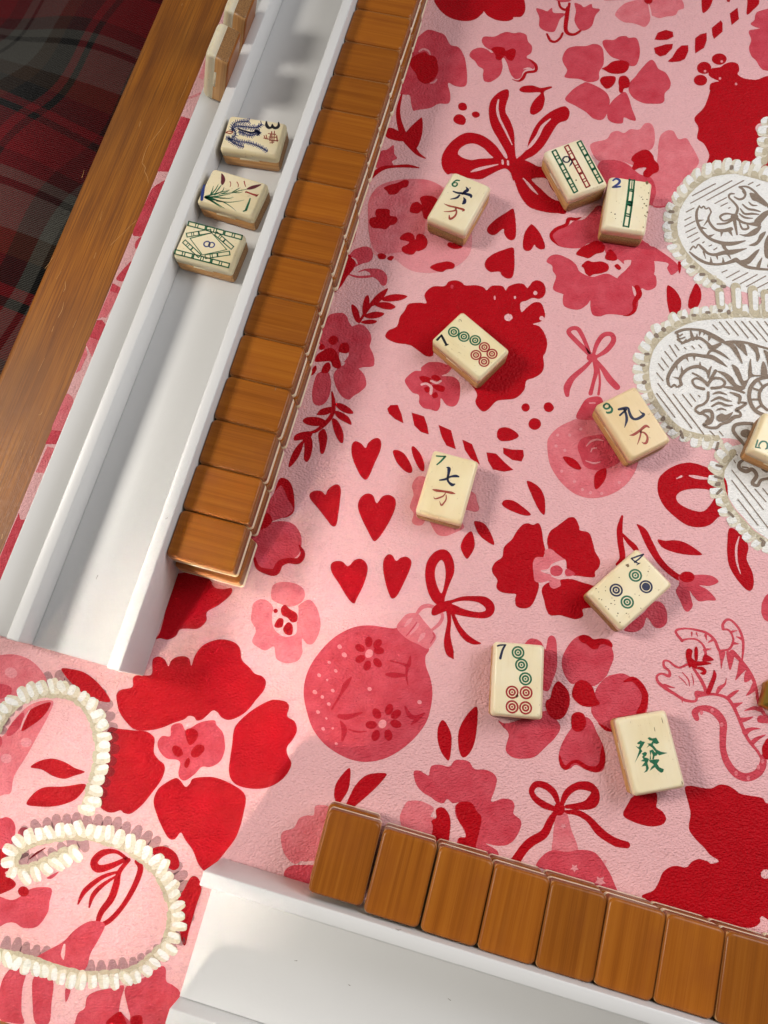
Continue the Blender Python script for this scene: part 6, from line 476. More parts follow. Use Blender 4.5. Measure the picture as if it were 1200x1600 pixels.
('printed_tiger', [('taupe', 1, 's', '1753,2339,6 1731,2304,13 1722,2254,15 1731,2197,16 1758,2149,17 1795,2122,19 1834,2106,24 1876,2103,21 1929,2110,6'), ('taupe', 1, 's', '1802,2294,7 1780,2259,12 1785,2221,14 1805,2190,15 1841,2181,20 1877,2186,21'), ('taupe', 1, 's', '1752,2338,8 1759,2324,8 1773,2333,8 1780,2316,8 1797,2320,8 1802,2295,9'), ('taupe', 1, 's', '1730,2253,14 1756,2255,2'), ('taupe', 1, 's', '1737,2211,14 1759,2202,2'), ('taupe', 1, 's', '1763,2158,15 1790,2167,2'), ('taupe', 1, 's', '1830,2180,18 1818,2150,3'), ('taupe', 1, 's', '1865,2181,23 1874,2144,3'), ('taupe', 1, 's', '1778,2253,12 1748,2222,3'), ('taupe', 1, 's', '1647,2084,8 1671,2050,15 1707,2017,17 1756,1999,14 1809,1999,15 1860,2011,25'), ('taupe', 1, 's', '1652,2095,8 1672,2114,8 1680,2101,7 1698,2120,8 1710,2103,14 1733,2065,14 1768,2052,17 1812,2058,23 1849,2056,28 1924,2066,5'), ('taupe', 1, 's', '1714,2075,11 1716,2035,2'), ('taupe', 1, 's', '1737,2010,16 1742,2043,2'), ('taupe', 1, 's', '1796,2002,16 1800,2034,2'), ('taupe', 1, 's', '1772,2048,15 1773,2023,2'), ('taupe', 1, 's', '1827,2053,15 1836,2021,5'), ('taupe', 1, 's', '1860,2011,25 1898,1969,19 1946,1950,16 2007,1936,12 2094,1926,11'), ('taupe', 1, 's', '1819,2110,23 1822,2078,17 1844,2057,11'), ('taupe', 1, 's', '1905,2266,8 1868,2275,12 1839,2260,12 1854,2235,10 1901,2247,9'), ('taupe', 1, 's', '1817,2222,10 1861,2221,12 1904,2241,14'), ('taupe', 1, 's', '1907,2248,19 1902,2205,16 1898,2150,9'), ('taupe', 1, 's', '1913,2252,17 1936,2219,15 1975,2201,14 2012,2196,35'), ('taupe', 1, 's', '1926,2219,7 1932,2178,12 1960,2178,12 1961,2204,8'), ('taupe', 1, 's', '1939,2384,8 1919,2385,11 1909,2366,11 1926,2334,12 1937,2301,13 1924,2270,14'), ('taupe', 1, 's', '1936,2365,8 1957,2348,13 1981,2354,12 1995,2377,11 1988,2404,15 1974,2419,11'), ('taupe', 1, 's', '1977,2421,8 2011,2416,12 2038,2390,13 2056,2354,14 2079,2312,15 2098,2260,15'), ('taupe', 1, 's', '1984,2391,8 1990,2375,8'), ('taupe', 1, 's', '1966,2317,8 1986,2288,13 2016,2277,13 2042,2264,6'), ('taupe', 1, 's', '1949,2293,7 1963,2262,13 2000,2257,13 2031,2249,6'), ('taupe', 1, 's', '1937,2266,7 1958,2241,13 1996,2231,5'), ('taupe', 1, 's', '1999,2326,6 2012,2306,11 2035,2301,5'), ('taupe', 1, 's', '2015,2208,35 2062,2246,29 2110,2264,17'), ('taupe', 2, 'c', '1928,2248 1922,2238 1911,2233 1899,2234 1891,2242 1890,2253 1896,2264 1907,2269 1919,2268 1927,2260'), ('taupe', 2, 'c', '2015,2377 2043,2368 2063,2335 2078,2288 2056,2307 2038,2324 2019,2336'), ('taupe', 2, 'c', '1858,2003 1907,2009 1965,2047 1986,2051 1943,2001 1905,1977'), ('taupe', 2, 'c', '1944,1952 1960,1980 1988,2008 1973,1972 1959,1947'), ('taupe', 2, 'c', '1908,2150 1941,2146 1984,2168 2027,2181 1993,2139 1942,2131'), ('taupe', 2, 'c', '1940,2082 1983,2100 2007,2134 2041,2148 2019,2114 1977,2077'), ('taupe', 2, 'c', '2002,2008 2015,2077 2042,2123 2063,2120 2030,2007'), ('taupe', 2, 'c', '1999,1951 2027,1996 2050,2005 2029,1941')]),
('printed_medallion', [('taupe', 3, 's', '1669,1677,6 1685,1649,6'), ('taupe', 3, 's', '1703,1688,6 1734,1618,6'), ('taupe', 3, 's', '1736,1687,6 1774,1607,6'), ('taupe', 3, 's', '1775,1682,6 1817,1588,6'), ('taupe', 3, 's', '1808,1678,6 1858,1575,6'), ('taupe', 3, 's', '1843,1673,6 1898,1557,6'), ('taupe', 3, 's', '1879,1668,6 1927,1555,6'), ('taupe', 3, 's', '1915,1663,6 1947,1590,6'), ('taupe', 3, 's', '1468,1597,6 1481,1567,6'), ('taupe', 3, 's', '1442,1597,6 1463,1535,6'), ('taupe', 3, 's', '1414,1569,6 1439,1514,6'), ('taupe', 3, 's', '1391,1538,6 1413,1486,6'), ('taupe', 3, 's', '1371,1510,6 1388,1474,6'), ('taupe', 3, 's', '1353,1464,6 1374,1421,6'), ('taupe', 3, 's', '1347,1410,6 1454,1170,6'), ('taupe', 3, 's', '1331,1361,6 1389,1234,6'), ('taupe', 3, 's', '1406,1348,6 1501,1135,6'), ('taupe', 3, 's', '1448,1340,6 1478,1276,6'), ('taupe', 3, 's', '1483,1338,6 1500,1300,6'), ('taupe', 3, 's', '1533,1146,6 1549,1120,6'), ('taupe', 3, 's', '1575,1138,6 1586,1116,6'), ('taupe', 3, 's', '1509,1577,6 1515,1568,6'), ('taupe', 3, 's', '1546,1580,6 1554,1564,6'), ('taupe', 3, 's', '1579,1582,6 1588,1565,6'), ('taupe', 3, 's', '1520,1327,6 1525,1319,6')]),
('printed_tiger', [('taupe', 4, 's', '1487,1659,15 1526,1670,14 1570,1666,12 1613,1653,15 1651,1623,24 1688,1590,23 1705,1578,9'), ('taupe', 4, 's', '1502,1598,9 1535,1610,14 1560,1619,14 1593,1615,15 1620,1586,15 1636,1559,26 1679,1573,15'), ('taupe', 4, 's', '1489,1658,11 1497,1640,9 1515,1647,7'), ('taupe', 4, 's', '1489,1641,9 1496,1624,9 1523,1630,7'), ('taupe', 4, 's', '1487,1622,11 1506,1604,11 1526,1617,7'), ('taupe', 4, 's', '1557,1658,9 1558,1616,20'), ('taupe', 4, 's', '1602,1654,15 1592,1626,2'), ('taupe', 4, 's', '1642,1621,19 1627,1594,2'), ('taupe', 4, 's', '1623,1648,14 1613,1628,3'), ('taupe', 4, 's', '1576,1614,14 1584,1641,2'), ('taupe', 4, 's', '1697,1579,11 1741,1576,18 1795,1566,14 1846,1544,12 1945,1494,12'), ('taupe', 4, 's', '1395,1401,15 1398,1430,15 1419,1464,17 1462,1508,20 1507,1533,19 1546,1534,17 1583,1523,17 1625,1511,23 1658,1482,19 1682,1455,5'), ('taupe', 4, 's', '1454,1393,15 1455,1423,14 1478,1451,16 1515,1470,16 1555,1471,18 1583,1449,15 1589,1421,9'), ('taupe', 4, 's', '1394,1398,11 1405,1384,9 1421,1394,11 1432,1381,9 1453,1390,14'), ('taupe', 4, 's', '1452,1500,15 1451,1467,2'), ('taupe', 4, 's', '1506,1530,15 1512,1502,2'), ('taupe', 4, 's', '1546,1531,16 1539,1503,2'), ('taupe', 4, 's', '1472,1451,15 1474,1483,2'), ('taupe', 4, 's', '1559,1465,16 1565,1496,2'), ('taupe', 4, 's', '1454,1420,13 1421,1435,2'), ('taupe', 4, 's', '1602,1519,8 1633,1547,15 1673,1523,15 1706,1487,3'), ('taupe', 4, 's', '1574,1372,16 1555,1398,11 1531,1413,11 1509,1403,11 1516,1373,13 1551,1356,16'), ('taupe', 4, 's', '1518,1442,9 1548,1417,11 1574,1378,13'), ('taupe', 4, 's', '1573,1376,17 1606,1402,14 1643,1396,13 1655,1373,13 1633,1355,13 1589,1355,15'), ('taupe', 4, 's', '1578,1377,11 1602,1410,14 1627,1440,15'), ('taupe', 4, 's', '1612,1464,5 1594,1436,14 1585,1406,6'), ('taupe', 4, 's', '1647,1353,8 1686,1342,17 1731,1314,11'), ('taupe', 4, 's', '1669,1323,7 1694,1308,17 1707,1294,17 1694,1265,11'), ('taupe', 4, 's', '1568,1336,13 1558,1302,12 1534,1281,12 1505,1273,12 1490,1257,11 1507,1237,15 1531,1246,17 1558,1242,17 1559,1213,17 1540,1186,17 1511,1181,15 1529,1164,13 1566,1159,14 1591,1173,13 1626,1181,16 1658,1200,19 1685,1202,15 1689,1220,11 1676,1233,17 1707,1247,14 1728,1261,11 1701,1268,10'), ('taupe', 4, 's', '1588,1325,7 1617,1330,13 1649,1315,5'), ('taupe', 4, 's', '1572,1291,7 1611,1304,14 1640,1288,12 1664,1279,5'), ('taupe', 4, 's', '1569,1265,8 1605,1278,14 1634,1262,12 1663,1258,5'), ('taupe', 4, 's', '1587,1244,6 1609,1248,11 1629,1238,5'), ('taupe', 4, 's', '1518,1236,11 1540,1212,13 1525,1193,11'), ('taupe', 4, 's', '1893,1378,15 1854,1376,15 1809,1371,17 1771,1340,19 1750,1295,19 1750,1247,19 1769,1210,19 1812,1186,17'), ('taupe', 4, 's', '1884,1341,14 1851,1342,14 1820,1328,15 1797,1295,15 1795,1248,15 1815,1215,15'), ('taupe', 4, 's', '1772,1334,11 1808,1311,11'), ('taupe', 4, 's', '1747,1277,11 1789,1272,11'), ('taupe', 4, 's', '1759,1223,11 1795,1243,11'), ('taupe', 4, 's', '1809,1371,11 1826,1327,9'), ('taupe', 4, 's', '1732,1158,16 1687,1164,17 1653,1160,17 1638,1138,17 1646,1108,17 1663,1077,17 1668,1058,8'), ('taupe', 5, 'c', '1717,1111 1709,1100 1694,1094 1679,1096 1668,1105 1666,1117 1674,1129 1688,1134 1704,1132 1715,1123'), ('taupe', 5, 'c', '1694,1576 1739,1566 1756,1519 1759,1458 1740,1502 1723,1548'), ('taupe', 5, 'c', '1744,1575 1788,1559 1792,1526 1790,1496 1769,1529'), ('taupe', 5, 'c', '1807,1557 1845,1539 1848,1507 1846,1482 1828,1461 1831,1509'), ('taupe', 5, 'c', '1631,1438 1667,1426 1694,1398 1707,1360 1743,1338 1715,1328 1680,1364 1657,1409'), ('taupe', 5, 'c', '1707,1459 1732,1442 1739,1405 1743,1374 1767,1383 1779,1430 1802,1481 1796,1434 1798,1397 1885,1389 1881,1374 1785,1387 1740,1338 1722,1377'), ('taupe', 5, 'c', '1830,1393 1852,1457 1863,1443 1859,1389'), ('taupe', 5, 'c', '1578,1213 1603,1225 1623,1216 1658,1225 1628,1192 1594,1184 1579,1192'), ('taupe', 5, 'c', '1872,1516 1891,1501 1890,1452 1873,1430 1874,1479')]),
('printed_medallion', [('taupe', 3, 's', '1587,948,5 1682,749,5'), ('taupe', 3, 's', '1576,900,5 1706,610,5'), ('taupe', 3, 's', '1668,848,5 1702,784,5'), ('taupe', 3, 's', '1703,847,5 1738,772,5'), ('taupe', 3, 's', '1581,811,5 1641,682,5'), ('taupe', 3, 's', '1620,1025,5 1629,1016,5'), ('taupe', 3, 's', '1607,994,5 1611,981,5'), ('taupe', 4, 's', '1654,991,10 1629,978,15 1623,953,18 1648,935,20 1678,941,18 1690,909,18 1663,877,17 1683,863,15 1708,887,13 1767,889,12'), ('taupe', 4, 's', '1638,957,9 1661,951,7'), ('taupe', 4, 's', '1725,936,15 1737,924,15')]),
('printed_braid', [('sand', 1, 'S', '2218,2788,44 2199,2729,41 2174,2669,43 2147,2608,43 2129,2553,44'), ('sand2', 2, 'c', '2173,2787 2198,2816 2220,2819 2232,2800 2236,2774 2208,2748 2183,2758'), ('white', 4, 'c', '2176,2799 2197,2817 2217,2814 2228,2808 2225,2792 2208,2784 2181,2780'), ('sand', 6, 'c', '2233,2809 2236,2792 2226,2774 2216,2765 2203,2772 2206,2790 2216,2809'), ('sand2', 3, 'c', '2146,2748 2177,2761 2208,2748 2224,2738 2209,2706 2178,2699 2143,2709'), ('white', 5, 'c', '2152,2756 2172,2766 2201,2763 2212,2745 2209,2732 2177,2717 2148,2725'), ('sand', 6, 'c', '2217,2747 2214,2731 2208,2712 2196,2706 2185,2713 2188,2730 2196,2750'), ('sand2', 2, 'c', '2130,2690 2155,2699 2192,2693 2198,2665 2191,2647 2157,2633 2128,2650'), ('white', 4, 'c', '2134,2694 2160,2699 2181,2693 2191,2678 2186,2667 2158,2667 2136,2675'), ('sand', 6, 'c', '2193,2686 2191,2669 2178,2651 2171,2650 2162,2654 2162,2672 2173,2687'), ('sand2', 3, 'c', '2109,2631 2134,2638 2155,2624 2158,2601 2149,2578 2120,2578 2097,2590'), ('white', 5, 'c', '2114,2637 2129,2640 2147,2628 2155,2619 2145,2605 2127,2605 2107,2614'), ('sand', 6, 'c', '2161,2624 2164,2608 2152,2591 2143,2586 2134,2592 2136,2609 2145,2626'), ('sand2', 2, 'c', '2068,2553 2090,2573 2122,2585 2137,2565 2138,2542 2109,2520 2080,2513'), ('white', 4, 'c', '2076,2561 2093,2575 2116,2586 2129,2573 2129,2563 2107,2541 2080,2540'), ('sand', 6, 'c', '2145,2575 2145,2558 2141,2538 2132,2533 2118,2535 2117,2551 2123,2572')]),
('printed_braid', [('sand', 1, 'S', '2150,2434,41 2108,2458,42 2066,2484,49 2019,2504,46 1979,2520,42 1937,2527,50 1890,2525,49 1844,2516,42 1792,2493,45 1746,2461,42 1702,2424,43 1663,2384,46 1632,2335,42 1611,2288,46 1597,2236,41 1592,2186,41 1597,2129,46 1610,2085,43 1632,2037,43 1656,2000,44 1685,1960,43 1716,1926,42 1749,1895,39'), ('sand2', 2, 'c', '2203,2483 2185,2450 2146,2421 2124,2425 2118,2443 2143,2478 2182,2500'), ('white', 4, 'c', '2205,2478 2185,2456 2159,2433 2143,2435 2144,2448 2159,2475 2188,2491'), ('sand', 6, 'c', '2160,2417 2144,2416 2134,2424 2131,2435 2140,2451 2156,2452 2168,2439'), ('sand2', 3, 'c', '2154,2505 2141,2479 2109,2450 2088,2449 2083,2468 2098,2506 2132,2527'), ('white', 5, 'c', '2163,2504 2144,2477 2125,2457 2108,2458 2102,2470 2119,2499 2142,2517'), ('sand', 6, 'c', '2114,2440 2100,2440 2091,2451 2091,2463 2099,2472 2114,2471 2127,2461'), ('sand2', 2, 'c', '2116,2541 2097,2508 2073,2475 2046,2472 2032,2486 2046,2524 2086,2562'), ('cream', 4, 'c', '2115,2539 2104,2511 2082,2489 2065,2480 2057,2491 2072,2521 2099,2547'), ('sand', 6, 'c', '2075,2468 2061,2463 2048,2470 2048,2482 2056,2499 2072,2501 2082,2490'), ('sand2', 3, 'c', '2061,2556 2045,2520 2026,2493 2001,2486 1986,2497 2001,2536 2032,2568'), ('white', 5, 'c', '2062,2557 2050,2530 2032,2499 2016,2492 2010,2498 2023,2533 2046,2559'), ('sand2', 2, 'c', '2014,2578 2011,2539 1988,2505 1965,2502 1946,2515 1952,2552 1981,2581'), ('white', 4, 'c', '2017,2571 2013,2549 1993,2516 1976,2511 1969,2522 1979,2551 1998,2578'), ('taupe', 7, 'c', '1969,2529 1960,2524 1950,2525 1951,2537 1956,2549 1965,2552 1973,2546'), ('sand2', 3, 'c', '1970,2587 1968,2553 1938,2522 1916,2511 1899,2522 1917,2565 1942,2597'), ('cream', 5, 'c', '1973,2590 1968,2562 1948,2532 1934,2522 1927,2531 1934,2565 1954,2596'), ('sand2', 2, 'c', '1918,2578 1916,2555 1897,2522 1866,2513 1857,2533 1859,2562 1891,2594'), ('cream', 4, 'c', '1919,2585 1912,2559 1903,2535 1887,2529 1874,2536 1880,2566 1895,2590'), ('sand', 6, 'c', '1908,2516 1896,2506 1878,2510 1871,2515 1871,2529 1890,2543 1906,2536'), ('sand2', 3, 'c', '1861,2576 1860,2542 1851,2499 1829,2491 1808,2502 1806,2533 1826,2578'), ('white', 5, 'c', '1866,2579 1864,2548 1850,2520 1834,2511 1823,2517 1831,2547 1841,2576'), ('sand2', 2, 'c', '1795,2560 1804,2524 1798,2490 1783,2470 1765,2475 1750,2511 1767,2549'), ('white', 4, 'c', '1801,2555 1802,2533 1796,2501 1787,2488 1775,2490 1773,2520 1783,2552'), ('sand', 6, 'c', '1814,2490 1805,2479 1786,2473 1778,2475 1772,2488 1784,2506 1803,2510'), ('sand2', 3, 'c', '1736,2521 1753,2496 1760,2462 1743,2435 1723,2433 1704,2459 1704,2496'), ('white', 5, 'c', '1737,2524 1754,2504 1757,2475 1748,2454 1737,2453 1719,2480 1723,2509'), ('sand', 6, 'c', '1768,2460 1758,2450 1745,2442 1734,2445 1726,2456 1739,2473 1757,2481'), ('sand2', 2, 'c', '1700,2471 1718,2451 1711,2420 1699,2401 1680,2393 1662,2421 1665,2458'), ('white', 4, 'c', '1704,2474 1710,2457 1713,2432 1701,2419 1691,2419 1680,2438 1684,2464'), ('sand2', 3, 'c', '1656,2429 1669,2410 1677,2372 1662,2350 1648,2345 1628,2372 1627,2411'), ('white', 5, 'c', '1651,2436 1662,2416 1669,2386 1663,2371 1656,2370 1642,2390 1638,2425'), ('sand', 6, 'c', '1683,2391 1677,2377 1664,2363 1655,2364 1648,2375 1651,2394 1669,2402'), ('sand2', 2, 'c', '1601,2376 1625,2367 1652,2338 1647,2316 1626,2292 1600,2310 1582,2345'), ('cream', 4, 'c', '1606,2380 1622,2369 1640,2346 1639,2326 1629,2321 1606,2335 1593,2361'), ('sand', 6, 'c', '1649,2347 1646,2333 1636,2318 1625,2316 1614,2320 1617,2339 1635,2353'), ('sand2', 3, 'c', '1572,2324 1605,2315 1627,2301 1630,2273 1615,2255 1586,2258 1558,2278'), ('cream', 5, 'c', '1575,2327 1596,2318 1618,2304 1623,2291 1616,2278 1590,2284 1568,2304'), ('sand', 6, 'c', '1624,2305 1630,2286 1619,2270 1607,2268 1598,2274 1600,2291 1607,2308'), ('sand2', 2, 'c', '1556,2261 1583,2263 1599,2244 1597,2222 1588,2199 1558,2202 1543,2230'), ('white', 4, 'c', '1561,2265 1577,2268 1592,2248 1591,2233 1582,2216 1563,2227 1545,2243'), ('sand', 6, 'c', '1608,2255 1615,2239 1607,2221 1600,2214 1586,2218 1583,2233 1592,2254'), ('sand2', 3, 'c', '1548,2198 1573,2205 1600,2200 1606,2178 1595,2155 1563,2149 1539,2162'), ('cream', 5, 'c', '1547,2204 1567,2209 1586,2203 1592,2189 1587,2174 1563,2168 1542,2182'), ('sand', 6, 'c', '1602,2207 1610,2194 1606,2177 1597,2168 1588,2166 1579,2181 1583,2201'), ('sand2', 2, 'c', '1545,2131 1566,2138 1592,2141 1608,2128 1606,2103 1579,2086 1552,2096'), ('white', 4, 'c', '1543,2129 1560,2138 1582,2137 1593,2130 1590,2118 1571,2109 1545,2109'), ('sand2', 3, 'c', '1563,2090 1587,2099 1611,2090 1629,2080 1619,2052 1594,2044 1570,2053'), ('white', 5, 'c', '1560,2083 1581,2091 1602,2091 1609,2080 1607,2069 1589,2064 1564,2066'), ('sand', 6, 'c', '1612,2109 1625,2101 1626,2083 1618,2074 1609,2069 1598,2080 1596,2093'), ('sand2', 2, 'c', '1590,2026 1608,2044 1636,2057 1654,2043 1657,2020 1637,2003 1607,1992'), ('white', 4, 'c', '1589,2025 1605,2042 1624,2050 1638,2047 1640,2032 1621,2015 1598,2009'), ('sand', 6, 'c', '1632,2057 1642,2055 1651,2037 1643,2025 1633,2019 1620,2027 1620,2044'), ('sand2', 3, 'c', '1609,1979 1625,1998 1653,2014 1674,2002 1673,1982 1648,1958 1622,1948'), ('cream', 5, 'c', '1604,1981 1619,1996 1643,2007 1654,1999 1655,1986 1639,1972 1612,1965'), ('sand', 6, 'c', '1655,2021 1666,2013 1672,2001 1668,1990 1659,1983 1645,1986 1641,2005'), ('sand2', 2, 'c', '1632,1927 1651,1953 1677,1972 1695,1961 1706,1937 1688,1914 1653,1900'), ('white', 4, 'c', '1631,1930 1642,1949 1668,1963 1681,1962 1687,1948 1667,1922 1646,1919'), ('sand', 6, 'c', '1681,1981 1696,1977 1704,1962 1700,1950 1691,1943 1676,1947 1668,1965'), ('sand2', 3, 'c', '1665,1894 1691,1921 1717,1941 1741,1938 1745,1929 1726,1893 1693,1875'), ('cream', 5, 'c', '1667,1898 1684,1918 1709,1940 1722,1938 1728,1926 1708,1907 1682,1888'), ('sand', 6, 'c', '1712,1948 1724,1944 1733,1929 1730,1916 1722,1911 1708,1916 1701,1930'), ('sand2', 2, 'c', '1710,1878 1722,1895 1755,1912 1770,1901 1779,1879 1752,1858 1723,1848'), ('white', 4, 'c', '1705,1875 1718,1893 1741,1902 1756,1898 1758,1885 1742,1867 1716,1857'), ('sand', 6, 'c', '1744,1917 1755,1910 1765,1902 1765,1886 1756,1880 1743,1884 1734,1896')]),
